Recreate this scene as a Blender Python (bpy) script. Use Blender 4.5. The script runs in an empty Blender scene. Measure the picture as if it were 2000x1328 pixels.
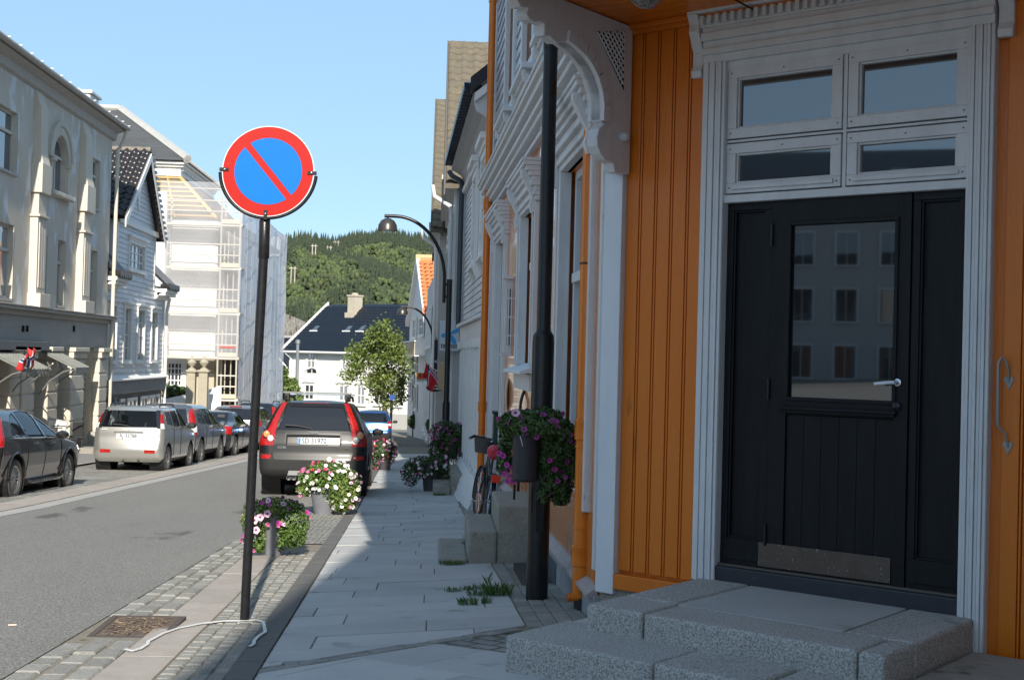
import bpy, bmesh, math, random
import numpy as np
from mathutils import Matrix, Vector
random.seed(7); rng = np.random.default_rng(7)
C = bpy.context.scene.collection
SC = bpy.context.scene

# ------------------------------------------------------------ camera, sky, sun
FOC, HC = 2500.0, 1.78
_ps, _th, _rh = math.atan(145/2500), math.atan(37/2500), math.asin(.026)
cf = Vector((math.sin(_ps)*math.cos(_th), math.cos(_ps)*math.cos(_th), math.sin(_th)))
_r0 = Vector((math.cos(_ps), -math.sin(_ps), 0)); _u0 = _r0.cross(cf)
cr = math.cos(_rh)*_r0 + math.sin(_rh)*_u0; cu = -math.sin(_rh)*_r0 + math.cos(_rh)*_u0
camd = bpy.data.cameras.new("camera"); cam = bpy.data.objects.new("camera", camd); C.objects.link(cam)
camd.sensor_width = 36; camd.lens = 36*FOC/2000; camd.clip_end = 4000; camd.clip_start = .05
cam.matrix_world = Matrix(((cr.x, cu.x, -cf.x, 0), (cr.y, cu.y, -cf.y, 0), (cr.z, cu.z, -cf.z, HC), (0, 0, 0, 1)))
SC.camera = cam
SUN_EL, SUN_AZ = 32.0, 174.7
W = bpy.data.worlds.new("World"); SC.world = W; W.use_nodes = True
_n = W.node_tree.nodes; _bg = _n['Background']
_sky = _n.new('ShaderNodeTexSky'); _sky.sky_type = 'NISHITA'; _sky.sun_disc = False
_sky.sun_elevation = math.radians(SUN_EL); _sky.sun_rotation = math.radians(SUN_AZ)
_sky.air_density = .45; _sky.dust_density = .3; _sky.ozone_density = 4.5
_gm = _n.new('ShaderNodeGamma'); _gm.inputs[1].default_value = .28            # evens out the whole sky dome
_hs = _n.new('ShaderNodeHueSaturation'); _hs.inputs['Saturation'].default_value = 1.6; _hs.inputs['Value'].default_value = 2.85
_tn = _n.new('ShaderNodeMixRGB'); _tn.blend_type = 'MULTIPLY'; _tn.inputs[0].default_value = 1; _tn.inputs[2].default_value = (.85, .95, .95, 1)
W.node_tree.links.new(_sky.outputs[0], _gm.inputs[0]); W.node_tree.links.new(_gm.outputs[0], _hs.inputs['Color']); W.node_tree.links.new(_hs.outputs[0], _tn.inputs[1])
W.node_tree.links.new(_tn.outputs[0], _bg.inputs[0]); _bg.inputs[1].default_value = .15
sl = bpy.data.lights.new("sun", 'SUN'); sl.energy = 4.4; sl.angle = math.radians(.53); sl.color = (1, .93, .82)
so = bpy.data.objects.new("sun", sl); C.objects.link(so)
_e = math.radians(SUN_EL); SL = Vector((-.0925*math.cos(_e), .9957*math.cos(_e), -math.sin(_e)))
so.rotation_euler = SL.to_track_quat('-Z', 'Y').to_euler(); so.location = (4, -30, 30)
SC.view_settings.view_transform = 'Standard'; SC.view_settings.look = 'None'
SC.view_settings.exposure = .72; SC.view_settings.gamma = 1; SC.view_settings.use_curve_mapping = False
try:
    SC.cycles.max_bounces = 6; SC.cycles.use_denoising = True
except Exception: pass

# ------------------------------------------------------------ measuring helpers
def ray(px, py):
    d = cf + cr*((px-1000)/FOC) - cu*((py-664)/FOC); return d/d.y
def at(px, py, Y):
    d = ray(px, py); return Vector((d.x*Y, Y, HC+d.z*Y))
def gy(y):
    return -.05*(y-8.4) if y < 18.5 else (-.505-.039*(y-18.5) if y < 58 else -2.05-.035*(y-58))
def gh(x, y): return gy(y) + .03*max(0, min(x+.95, 2.2))
class Plane:
    """a vertical facade: origin o, horizontal direction u, outward direction n"""
    def __init__(s, ox, oy, ux, uy, nx, ny):
        l = math.hypot(ux, uy); s.o = Vector((ox, oy, 0)); s.u = Vector((ux/l, uy/l, 0)); s.n = Vector((nx, ny, 0)).normalized()
        s.m = Matrix(((s.u.x, s.n.x, 0, ox), (s.u.y, s.n.y, 0, oy), (0, 0, 1, 0), (0, 0, 0, 1)))
    def uz(s, px, py, v=0):
        d = ray(px, py); o = s.o + s.n*v
        Y = (o.dot(s.n))/(d.x*s.n.x + s.n.y)
        p = Vector((d.x*Y, Y, HC+d.z*Y)); return (p-s.o).dot(s.u), p.z
    def U(s, px, py=697, v=0): return s.uz(px, py, v)[0]
    def Z(s, px, py, v=0): return s.uz(px, py, v)[1]
RF = Plane(1.11, 8.437, -.032, 1, -1, -.032)
DW = Plane(1.15, 8.4, .743, -.669, -.669, -.743)
LF = Plane(-10.3, 0, 0, 1, 1, 0)

# ------------------------------------------------------------ materials
def srgb(r, g, b):
    f = lambda c: (c/255/12.92) if c <= 10 else ((c/255+.055)/1.055)**2.4
    return (f(r), f(g), f(b))
MATS = {}
def mat(name, col, rough=.6, col2=None, ns=6.0, nd=.5, bump=0., bs=60., metal=0., spec=.5, stretch=(1, 1, 1), spots=None, emis=None, coat=0, trans=0, objvar=0., fleck=None):
    if name in MATS: return MATS[name]
    m = bpy.data.materials.new(name); m.use_nodes = True; t = m.node_tree; N = t.nodes; Lk = t.links
    b = N['Principled BSDF']; b.inputs['Base Color'].default_value = (*col, 1); b.inputs['Roughness'].default_value = rough
    b.inputs['Metallic'].default_value = metal; b.inputs['Specular IOR Level'].default_value = spec
    b.inputs['Coat Weight'].default_value = coat; b.inputs['Coat Roughness'].default_value = .04
    if trans: b.inputs['Transmission Weight'].default_value = trans
    tc = N.new('ShaderNodeTexCoord'); mp = N.new('ShaderNodeMapping'); mp.inputs['Scale'].default_value = stretch
    geo = N.new('ShaderNodeNewGeometry')
    Lk.new(geo.outputs['Position'], mp.inputs[0])
    cur = None
    if col2 is not None:
        n = N.new('ShaderNodeTexNoise'); n.inputs['Scale'].default_value = ns; n.inputs['Detail'].default_value = 8; n.inputs['Roughness'].default_value = .65
        Lk.new(mp.outputs[0], n.inputs['Vector'])
        r = N.new('ShaderNodeValToRGB'); r.color_ramp.elements[0].position = .5-nd*.45; r.color_ramp.elements[1].position = .5+nd*.45
        r.color_ramp.elements[0].color = (*col, 1); r.color_ramp.elements[1].color = (*col2, 1)
        Lk.new(n.outputs[0], r.inputs[0]); cur = r.outputs[0]
    if fleck:   # (scale, amount, colour) fine grains
        v = N.new('ShaderNodeTexNoise'); v.inputs['Scale'].default_value = fleck[0]; v.inputs['Detail'].default_value = 3; v.inputs['Roughness'].default_value = .8
        Lk.new(geo.outputs['Position'], v.inputs['Vector'])
        r = N.new('ShaderNodeMapRange'); r.inputs[1].default_value = .42; r.inputs[2].default_value = .62; r.inputs[3].default_value = 0; r.inputs[4].default_value = fleck[1]
        Lk.new(v.outputs[0], r.inputs[0])
        mx = N.new('ShaderNodeMixRGB'); Lk.new(r.outputs[0], mx.inputs[0]); mx.inputs[2].default_value = (*fleck[2], 1)
        if cur: Lk.new(cur, mx.inputs[1])
        else: mx.inputs[1].default_value = (*col, 1)
        cur = mx.outputs[0]
    if spots:   # (scale, threshold, colour) blotches
        v = N.new('ShaderNodeTexNoise'); v.inputs['Scale'].default_value = spots[0]; v.inputs['Detail'].default_value = 5
        Lk.new(mp.outputs[0], v.inputs['Vector'])
        r = N.new('ShaderNodeMapRange'); r.inputs[1].default_value = spots[1]; r.inputs[2].default_value = spots[1]+.06
        Lk.new(v.outputs[0], r.inputs[0])
        mx = N.new('ShaderNodeMixRGB'); Lk.new(r.outputs[0], mx.inputs[0]); mx.inputs[2].default_value = (*spots[2], 1)
        if cur: Lk.new(cur, mx.inputs[1])
        else: mx.inputs[1].default_value = (*col, 1)
        cur = mx.outputs[0]
    if objvar:
        oi = N.new('ShaderNodeObjectInfo'); mr = N.new('ShaderNodeMapRange'); mr.inputs[3].default_value = 1-objvar; mr.inputs[4].default_value = 1+objvar
        Lk.new(oi.outputs['Random'], mr.inputs[0])
        hs = N.new('ShaderNodeHueSaturation'); Lk.new(mr.outputs[0], hs.inputs['Value'])
        if cur: Lk.new(cur, hs.inputs['Color'])
        else: hs.inputs['Color'].default_value = (*col, 1)
        cur = hs.outputs[0]
    if cur: Lk.new(cur, b.inputs['Base Color'])
    if bump:
        n = N.new('ShaderNodeTexNoise'); n.inputs['Scale'].default_value = bs; n.inputs['Detail'].default_value = 6; n.inputs['Roughness'].default_value = .6
        Lk.new(mp.outputs[0], n.inputs['Vector'])
        bp = N.new('ShaderNodeBump'); bp.inputs['Strength'].default_value = min(1, bump); bp.inputs['Distance'].default_value = .01*max(1, bump)
        Lk.new(n.outputs[0], bp.inputs['Height']); Lk.new(bp.outputs[0], b.inputs['Normal'])
    if emis: b.inputs['Emission Color'].default_value = (*emis[:3], 1); b.inputs['Emission Strength'].default_value = emis[3]
    MATS[name] = m; return m
ORANGE = mat('orange_paint', (.60, .142, .004), .33, (.70, .185, .012), 6, .9, .5, 55, stretch=(1, 1, .18), spots=(9, .69, (.34, .085, .01)))
ORANGES = mat('orange_paint_sheen', (.58, .20, .05), .22, (.66, .26, .09), 5, .7, .2, 40, spec=.8, coat=.5, stretch=(1, 1, .25))  # paler orange on the street boards: grazing sky sheen put into the colour
ORANGED = mat('orange_paint_pipe', (.60, .15, .005), .25, (.70, .185, .008), 4, .6, .15, 60)
TRIM = mat('grey_trim_paint', (.56, .565, .57), .5, (.68, .685, .69), 8, .5, .35, 50, stretch=(1, 1, .3), spots=(22, .72, (.22, .21, .2)))
TRIML = mat('pale_grey_paint', (.60, .63, .67), .5, (.68, .71, .74), 5, .5, .3, 50, stretch=(1, 1, .3))
BLACKD = mat('black_door_paint', (.006, .007, .009), .42, (.013, .0145, .016), 10, .5, .4, 35, spec=.22, stretch=(1, 1, .2))
IRON = mat('black_steel_paint', (.008, .008, .009), .3, (.018, .018, .019), 30, .4, .12, 90, spec=.35)
GRANITE = mat('rough_granite', (.50, .49, .46), .85, (.66, .645, .61), 3, .8, 1.3, 110, fleck=(95, .85, (.14, .14, .135)), spots=(3.2, .68, (.24, .24, .235)))
CONCR = mat('old_concrete', (.24, .225, .19), .9, (.40, .375, .32), 5, .7, .9, 40, fleck=(90, .5, (.1, .1, .095)), spots=(2.5, .62, (.09, .09, .07)))
SLAB = mat('granite_slab', (.40, .40, .39), .75, (.52, .52, .505), 2.3, .7, .25, 120, fleck=(160, .35, (.28, .28, .28)), spots=(2.4, .63, (.30, .30, .285)), objvar=.10)
SLABD = mat('dark_stone_strip', (.10, .096, .09), .8, (.12, .115, .11), 6, .6, .4, 80, fleck=(140, .3, (.2, .19, .18)))
SETT = mat('grey_sett', (.22, .215, .195), .85, (.38, .37, .335), 14, .8, 1.2, 60, fleck=(110, .5, (.13, .125, .11)), spots=(30, .66, (.5, .47, .38)), objvar=.14)
PINK = mat('pink_granite', (.31, .272, .238), .8, (.42, .38, .34), 7, .6, .3, 90, fleck=(170, .4, (.2, .17, .15)), objvar=.06)
GROUT = mat('joint_sand', (.15, .135, .105), .95, (.27, .24, .19), 12, .7, .8, 60, spots=(7, .62, (.06, .08, .03)))
ASPH = mat('asphalt', (.10, .096, .088), .85, (.175, .168, .155), .8, .8, 1.5, 70, fleck=(60, .75, (.36, .345, .32)), spots=(1.3, .64, (.10, .095, .088)), stretch=(1, .35, 1))
ASPHD = mat('sidewalk_asphalt', (.19, .18, .175), .85, (.25, .24, .23), 1.5, .8, .4, 130, fleck=(190, .3, (.33, .32, .3)))
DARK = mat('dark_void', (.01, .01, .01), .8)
WHITE = mat('white_paint', (.72, .72, .70), .5, (.8, .8, .78), 3, .6, .2, 30)
GLASS = mat('window_glass', (.015, .018, .02), .02, spec=.5)
GLASS.node_tree.nodes['Principled BSDF'].inputs['IOR'].default_value = 2.5
FROST = mat('curtained_glass', (.35, .37, .38), .04, (.2, .22, .24), 3, .8, spec=1.0, stretch=(3, 3, .6))

# ------------------------------------------------------------ mesh builder
def link(o, parent=None, top=None):
    C.objects.link(o)
    if parent is not None: o.parent = parent
    return o
def tag(o, label=None, cat=None, group=None, kind=None):
    if label: o['label'] = label
    if cat: o['category'] = cat
    if group: o['group'] = group
    if kind: o['kind'] = kind
    return o
def empty(name, loc, label=None, cat=None, group=None):
    o = bpy.data.objects.new(name, None); o.location = loc; o.empty_display_size = .2; C.objects.link(o)
    return tag(o, label, cat, group)
LOCALS = set()
def setparent(o, p):
    if p is not None:
        o.parent = p
        t = p
        while t.parent is not None: t = t.parent
        if t.name in LOCALS: return
        o.matrix_parent_inverse = wm(p).inverted()
def wm(o):
    m = Matrix.Translation(o.location) @ o.rotation_euler.to_matrix().to_4x4() @ Matrix.Diagonal((*o.scale, 1))
    return (wm(o.parent) @ o.matrix_parent_inverse @ m) if o.parent else m
class MB:
    def __init__(s, m=None): s.v = []; s.f = []; s.m = m
    def add(s, vs, fs):
        b = len(s.v)
        if s.m is not None:
            vs = [s.m @ Vector(p) for p in vs]
            if s.m.determinant() < 0: fs = [tuple(reversed(f)) for f in fs]
        s.v += [tuple(p) for p in vs]; s.f += [tuple(i+b for i in f) for f in fs]; return s
    def box(s, x0, x1, y0, y1, z0, z1):
        if x0 > x1: x0, x1 = x1, x0
        if y0 > y1: y0, y1 = y1, y0
        if z0 > z1: z0, z1 = z1, z0
        return s.add([(x0, y0, z0), (x1, y0, z0), (x1, y1, z0), (x0, y1, z0), (x0, y0, z1), (x1, y0, z1), (x1, y1, z1), (x0, y1, z1)],
            [(0, 3, 2, 1), (4, 5, 6, 7), (0, 1, 5, 4), (1, 2, 6, 5), (2, 3, 7, 6), (3, 0, 4, 7)])
    def prism(s, pts, d0, d1, axis='z'):
        """polygon pts (2D, ccw) extruded; axis z: pts=(x,y); axis y: pts=(x,z); axis x: pts=(y,z)"""
        n = len(pts)
        A = sum(pts[i][0]*pts[(i+1) % n][1]-pts[(i+1) % n][0]*pts[i][1] for i in range(n))
        P = {'z': lambda a, b, c: (a, b, c), 'y': lambda a, b, c: (a, c, b), 'x': lambda a, b, c: (c, a, b)}[axis]
        if (A < 0) != (axis == 'y'): pts = pts[::-1]
        vs = [P(a, b, d0) for a, b in pts]+[P(a, b, d1) for a, b in pts]
        if d0 > d1: vs = vs[n:]+vs[:n]
        fs = [tuple(range(n-1, -1, -1)), tuple(range(n, 2*n))]+[(i, (i+1) % n, n+(i+1) % n, n+i) for i in range(n)]
        return s.add(vs, fs)
    def quad(s, *p): return s.add(list(p), [tuple(range(len(p)))])
    def tube(s, path, r, n=12, caps=True, r2=None):
        path = [Vector(p) for p in path]; k = len(path); vs = []; fs = []
        up = Vector((0, 0, 1)); prev = None
        for i, p in enumerate(path):
            d = (path[min(i+1, k-1)]-path[max(i-1, 0)]).normalized()
            if prev is None:
                a = d.cross(up) if abs(d.z) < .95 else d.cross(Vector((1, 0, 0)))
            else: a = prev - d*prev.dot(d)
            a.normalize(); prev = a; b = d.cross(a)
            rr = r[i] if isinstance(r, (list, tuple)) else (r if r2 is None else r+(r2-r)*i/(k-1))
            for j in range(n):
                t = 2*math.pi*j/n; vs.append(p+(a*math.cos(t)+b*math.sin(t))*rr)
        for i in range(k-1):
            for j in range(n): fs.append((i*n+j, i*n+(j+1) % n, (i+1)*n+(j+1) % n, (i+1)*n+j))
        if caps: fs += [tuple(range(n-1, -1, -1)), tuple((k-1)*n+j for j in range(n))]
        return s.add(vs, fs)
    def lathe(s, prof, n=24, c=(0, 0, 0), axis='z', caps=False):
        vs = []; fs = []; k = len(prof)
        for r, h in prof:
            for j in range(n):
                t = 2*math.pi*j/n; a, b = r*math.cos(t), r*math.sin(t)
                vs.append({'z': (c[0]+a, c[1]+b, c[2]+h), 'x': (c[0]+h, c[1]+a, c[2]+b), 'y': (c[0]+b, c[1]+h, c[2]+a)}[axis])
        for i in range(k-1):
            for j in range(n): fs.append((i*n+j, i*n+(j+1) % n, (i+1)*n+(j+1) % n, (i+1)*n+j))
        if caps: fs += [tuple(range(n-1, -1, -1)), tuple((k-1)*n+j for j in range(n))]
        return s.add(vs, fs)
    def frame(s, x0, x1, z0, z1, w, d0, d1, b=None):
        """rectangular picture frame in the x-z plane, thickness along y"""
        b = w if b is None else b
        s.box(x0, x1, d0, d1, z0, z0+b); s.box(x0, x1, d0, d1, z1-w, z1)
        s.box(x0, x0+w, d0, d1, z0+b, z1-w); s.box(x1-w, x1, d0, d1, z0+b, z1-w); return s
    def mesh(s, name, smooth=False, angle=None):
        me = bpy.data.meshes.new(name); me.from_pydata(s.v, [], s.f); me.update()
        if smooth: me.polygons.foreach_set('use_smooth', [True]*len(me.polygons))
        return me
    def build(s, name, m, parent=None, bevel=0, smooth=False, label=None, cat=None, group=None, kind=None, seg=2):
        me = s.mesh(name, smooth); me.materials.append(m)
        o = bpy.data.objects.new(name, me); C.objects.link(o)
        if bevel:
            md = o.modifiers.new('bevel', 'BEVEL'); md.width = bevel; md.segments = seg; md.limit_method = 'ANGLE'; md.angle_limit = .6
            md.harden_normals = False
        if smooth and angle_ok:
            md = o.modifiers.new('edges', 'EDGE_SPLIT'); md.split_angle = .7
        setparent(o, parent)
        return tag(o, label, cat, group, kind)
angle_ok = True
def npmesh(name, V, F, m, parent=None, smooth=False, kind=None, label=None, cat=None, group=None):
    """V (n,3), F (k,3|4) numpy"""
    me = bpy.data.meshes.new(name); n = len(V); k, c = F.shape
    me.vertices.add(n); me.vertices.foreach_set('co', np.ascontiguousarray(V, dtype=np.float32).ravel())
    me.loops.add(k*c); me.loops.foreach_set('vertex_index', np.ascontiguousarray(F, dtype=np.int32).ravel())
    me.polygons.add(k); me.polygons.foreach_set('loop_start', np.arange(0, k*c, c, dtype=np.int32))
    me.update(calc_edges=True); me.validate()
    if smooth: me.polygons.foreach_set('use_smooth', [True]*k)
    me.materials.append(m)
    o = bpy.data.objects.new(name, me); C.objects.link(o); setparent(o, parent)
    return tag(o, label, cat, group, kind)
def share(src, name, loc=None, parent=None, rot=None, scale=None, label=None):
    o = bpy.data.objects.new(name, src.data if hasattr(src, 'data') else src); C.objects.link(o)
    if loc is not None: o.location = loc
    if rot is not None: o.rotation_euler = rot
    if scale is not None: o.scale = scale
    setparent(o, parent)
    if label: o['label'] = label
    return o
def text(s, size, M, m, parent=None, name='lettering', ext=.002, bold=0., align='CENTER', sx=1., label=None):
    c = bpy.data.curves.new(name, 'FONT'); c.body = s; c.size = size; c.extrude = ext; c.align_x = align; c.align_y = 'CENTER'; c.offset = bold; c.resolution_u = 3
    t = bpy.data.objects.new('tmp', c); C.objects.link(t)
    me = bpy.data.meshes.new_from_object(t.evaluated_get(bpy.context.evaluated_depsgraph_get()))
    bpy.data.objects.remove(t); bpy.data.curves.remove(c)
    me.transform(M @ Matrix.Diagonal((sx, 1, 1, 1))); me.materials.clear(); me.materials.append(m); me.name = name
    o = bpy.data.objects.new(name, me); C.objects.link(o); setparent(o, parent)
    if label: o['label'] = label
    return o
def facing(origin, right, up=(0, 0, 1)):
    r = Vector(right).normalized(); u = Vector(up).normalized(); n = r.cross(u)
    return Matrix(((r.x, u.x, n.x, origin[0]), (r.y, u.y, n.y, origin[1]), (r.z, u.z, n.z, origin[2]), (0, 0, 0, 1)))
def clip(poly, a, b, c):
    """keep a*x+b*y>=c"""
    out = []
    for i in range(len(poly)):
        p, q = poly[i], poly[(i+1) % len(poly)]
        dp, dq = a*p[0]+b*p[1]-c, a*q[0]+b*q[1]-c
        if dp >= 0: out.append(p)
        if (dp >= 0) != (dq >= 0):
            t = dp/(dp-dq); out.append((p[0]+(q[0]-p[0])*t, p[1]+(q[1]-p[1])*t))
    return out
def area(p): return abs(sum(p[i][0]*p[(i+1) % len(p)][1]-p[(i+1) % len(p)][0]*p[i][1] for i in range(len(p))))/2
def inset(poly, d):
    A = sum(poly[i][0]*poly[(i+1) % len(poly)][1]-poly[(i+1) % len(poly)][0]*poly[i][1] for i in range(len(poly)))
    if A < 0: poly = poly[::-1]
    out = poly
    for i in range(len(poly)):
        p, q = poly[i], poly[(i+1) % len(poly)]; l = math.hypot(q[0]-p[0], q[1]-p[1])
        if l < 1e-5: continue
        a, b = -(q[1]-p[1])/l, (q[0]-p[0])/l
        out = clip(out, a, b, a*p[0]+b*p[1]+d)
        if len(out) < 3: return []
    return out
# ============================================================ GROUND
def SE(y): return -.91-.018*(y-6.9)            # street-side edge of the slabs
def strip(name, xl, xr, y0, y1, dz, m, step=1.5, hf=None, nx=1, kind='structure', parent=None):
    n = max(2, int((y1-y0)/step)+1); vs = []; fs = []
    for i in range(n):
        y = y0+(y1-y0)*i/(n-1)
        for k in range(nx+1):
            a, b = xl(y), xr(y); x = a+(b-a)*k/nx
            vs.append((x, y, (hf or gh)(x, y)+dz))
    for i in range(n-1):
        for k in range(nx):
            a = i*(nx+1)+k; fs.append((a, a+1, a+nx+2, a+nx+1))
    mb = MB(); mb.add(vs, fs); return mb.build(name, m, parent, kind=kind)
# the wide ground sheet, out to the horizon
gv = []; gf = []
ysg = [-80, -40, -20, 0, 8.4, 18.5, 30, 45, 58, 75, 95, 130, 250, 600, 1500, 3500]; xsg = [-1500, -300, -80, -30, -10, 0, 10, 30, 80, 300, 1500]
for y in ysg:
    for x in xsg: gv.append((x, y, (gy(max(y, -20)) if y < 95 else -3.5-.004*min(y-95, 600))-.10))
for i in range(len(ysg)-1):
    for k in range(len(xsg)-1):
        a = i*len(xsg)+k; gf.append((a, a+1, a+len(xsg)+1, a+len(xsg)))
gm = MB(); gm.add(gv, gf); gm.build('ground', mat('ground_dirt', (.12, .115, .1), .9, (.18, .17, .15), .3, .7, .4, 20), kind='structure')
XL = lambda y: -5.6+.034*(y-16)
strip('road', XL, lambda y: -2.17, -20, 75, 0.0, ASPH, nx=3)
strip('side_street', lambda y: -40, lambda y: 40, -30, -2, -.012, ASPH, step=7, nx=4)
strip('gutter', lambda y: XL(y)-.28, XL, 2, 75, .004, mat('pale_gutter_stone', (.3, .295, .28), .8, (.42, .41, .39), 5, .6, .4, 60))
bandp = strip('kerb_band', lambda y: XL(y)-.80, lambda y: XL(y)-.28, 2, 75, .004, GROUT)
for i in range(58):                                      # pink slabs of the far kerb band
    y = 14+i*1.02; mb = MB(); x0, x1 = XL(y)-.785, XL(y)-.295
    z0, z1 = gy(y), gy(y+1.0); mb.add([(x0, y, z0+.02), (x1, y, z0+.014), (x1+.034, y+1.0, z1+.014), (x0+.034, y+1.0, z1+.02), (x0, y, z0-.03), (x1, y, z0-.03), (x1+.034, y+1, z1-.03), (x0+.034, y+1, z1-.03)],
        [(0, 1, 2, 3), (0, 4, 5, 1), (1, 5, 6, 2), (3, 7, 4, 0), (2, 6, 7, 3)])
    mb.build('slab', PINK, bandp)
# parking bay of small setts on the far side (brick relief in the material: too far to tell apart)
def brickmat(name, c1, c2, mortar, sc, bw, rh, rough=.85, bump=.6, ms=.015, rot=0, offs=.5):
    m = bpy.data.materials.new(name); m.use_nodes = True; t = m.node_tree; N = t.nodes; L = t.links; b = N['Principled BSDF']
    g = N.new('ShaderNodeNewGeometry'); mp = N.new('ShaderNodeMapping'); L.new(g.outputs['Position'], mp.inputs[0]); mp.inputs['Rotation'].default_value[2] = rot
    nz = N.new('ShaderNodeTexNoise'); nz.inputs['Scale'].default_value = 3; L.new(g.outputs['Position'], nz.inputs['Vector'])
    av = N.new('ShaderNodeVectorMath'); av.operation = 'MULTIPLY_ADD'; L.new(nz.outputs['Color'], av.inputs[0]); av.inputs[1].default_value = (.08, .08, 0); L.new(mp.outputs[0], av.inputs[2])
    k = N.new('ShaderNodeTexBrick'); L.new(av.outputs[0], k.inputs['Vector']); k.inputs['Scale'].default_value = sc; k.inputs['Brick Width'].default_value = bw; k.inputs['Row Height'].default_value = rh
    k.inputs['Color1'].default_value = (*c1, 1); k.inputs['Color2'].default_value = (*c2, 1); k.inputs['Mortar'].default_value = (*mortar, 1); k.inputs['Mortar Size'].default_value = ms; k.offset = offs
    n2 = N.new('ShaderNodeTexNoise'); n2.inputs['Scale'].default_value = 1.1; n2.inputs['Detail'].default_value = 8; L.new(g.outputs['Position'], n2.inputs['Vector'])
    mr = N.new('ShaderNodeMapRange'); mr.inputs[1].default_value = .3; mr.inputs[2].default_value = .7; mr.inputs[3].default_value = .7; mr.inputs[4].default_value = 1.15; L.new(n2.outputs[0], mr.inputs[0])
    hs = N.new('ShaderNodeHueSaturation'); L.new(k.outputs[0], hs.inputs['Color']); L.new(mr.outputs[0], hs.inputs['Value']); L.new(hs.outputs[0], b.inputs['Base Color'])
    bp = N.new('ShaderNodeBump'); bp.inputs['Strength'].default_value = bump; bp.inputs['Distance'].default_value = .02; bp.invert = True; L.new(k.outputs['Fac'], bp.inputs['Height']); L.new(bp.outputs[0], b.inputs['Normal'])
    b.inputs['Roughness'].default_value = rough; MATS[name] = m; return m
SETTM = brickmat('sett_field', (.24, .235, .21), (.36, .35, .32), (.12, .115, .1), 1, .13, .11, ms=.012)
strip('parking_bay', lambda y: -8.15, lambda y: XL(y)-.80, 2, 75, .006, SETTM)
strip('far_kerb', lambda y: -8.28, lambda y: -8.15, 2, 75, .05, PINK)
strip('far_sidewalk', lambda y: -12, lambda y: -8.28, 2, 75, .045, ASPHD)
# near side: bands between the road and the slabs
gut = strip('gutter_bed', lambda y: -2.17, lambda y: SE(y)-.82, 2, 31, -.006, GROUT)
strip('sett_lane', lambda y: -2.17, lambda y: max(-2.17, SE(y)), 14, 75, .004, SETTM)
pbed = strip('kerb_bed', lambda y: SE(y)-.82, SE, 2, 14.6, -.006, GROUT, nx=2)
pav = strip('pavement', SE, lambda y: 1.15-.032*(y-8.4)+.15, 8.0, 75, -.012, GROUT, nx=3)
strip('pavement_bed', SE, lambda y: 6, -2, 8.0, -.004, brickmat('corner_setts', (.20, .20, .19), (.32, .32, .30), (.09, .085, .07), 1, .2, .12, ms=.012, rot=.8), nx=3)
def stone(name, poly, m, parent, top=.0, th=.05, jit=.004, bev=.004, g=.005, hf=gh):
    p = inset(poly, g)
    if len(p) < 3 or area(p) < .0012: return
    n = len(p); t = [random.uniform(-jit, jit) for _ in range(3)]
    cx = sum(a for a, _ in p)/n; cy = sum(b for _, b in p)/n
    q = inset(p, bev)
    if len(q) != n: q = p
    zz = lambda a, b: hf(a, b)+top+t[0]+t[1]*(a-cx)+t[2]*(b-cy)
    # align q start with p
    k = min(range(n), key=lambda i: (q[i][0]-p[0][0])**2+(q[i][1]-p[0][1])**2); q = q[k:]+q[:k]
    vs = [(a, b, zz(a, b)) for a, b in q]+[(a, b, zz(a, b)-bev*.8) for a, b in p]+[(a, b, zz(a, b)-th) for a, b in p]
    fs = [tuple(range(n))]
    for i in range(n):
        j = (i+1) % n; fs += [(n+i, n+j, j, i), (2*n+i, 2*n+j, n+j, n+i)]
    mb = MB(); mb.add(vs, fs); return mb.build(name, m, parent)
# gutter: three rows of long setts
for r in range(3):
    y = 5.4+random.random()*.2
    while y < 14.5:
        l = random.uniform(.2, .34)
        f = lambda yy, k: -2.17+(SE(yy)-.82+2.17)*k/3
        poly = [(f(y, r), y), (f(y, r+1), y), (f(y+l, r+1), y+l), (f(y+l, r), y+l)]
        if not (y < 8.66 and y+l > 7.98): stone('sett', poly, SETT, gut, .004, jit=.006, g=.008, bev=.012)
        y += l
y = 14.5
mbs = MB()
while y < 30:
    for r in range(3):
        f = lambda yy, k: -2.17+(SE(yy)-.82+2.17)*k/3
        mbs.box(f(y, r)+.01, f(y, r+1)-.01, y+.01, y+.26, gy(y+.13)-.05, gy(y+.13)+.006)
    y += .28
mbs.build('far_setts', SETT, gut, kind='stuff')
# pink slabs
y = 5.2
while y < 14.4:
    l = random.uniform(.85, 1.15); a = lambda yy: SE(yy)-.82; b = lambda yy: SE(yy)-.51
    stone('slab', [(a(y), y), (b(y), y), (b(y+l), y+l), (a(y+l), y+l)], PINK, pbed, .003, jit=.002, g=.003); y += l
# sett rows beside the dark strip
cnt = 0
for r in range(4):
    y = 5.4+random.random()*.1
    while y < 13.2:
        l = random.uniform(.09, .15); f = lambda yy, k: SE(yy)-.505+.355*k/4
        stone('sett', [(f(y, r), y), (f(y, r+1), y), (f(y+l, r+1), y+l), (f(y+l, r), y+l)], SETT, pbed, .002, jit=.004, g=.004, bev=.008); y += l; cnt += 1
# dark kerb stones
y = 5.2
while y < 60:
    l = .5 if y < 25 else 2.0
    stone('kerb_stone', [(SE(y)-.15, y), (SE(y), y), (SE(y+l), y+l), (SE(y+l)-.15, y+l)], SLABD, pbed, .006, jit=.0015, g=.003); y += l
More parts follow.
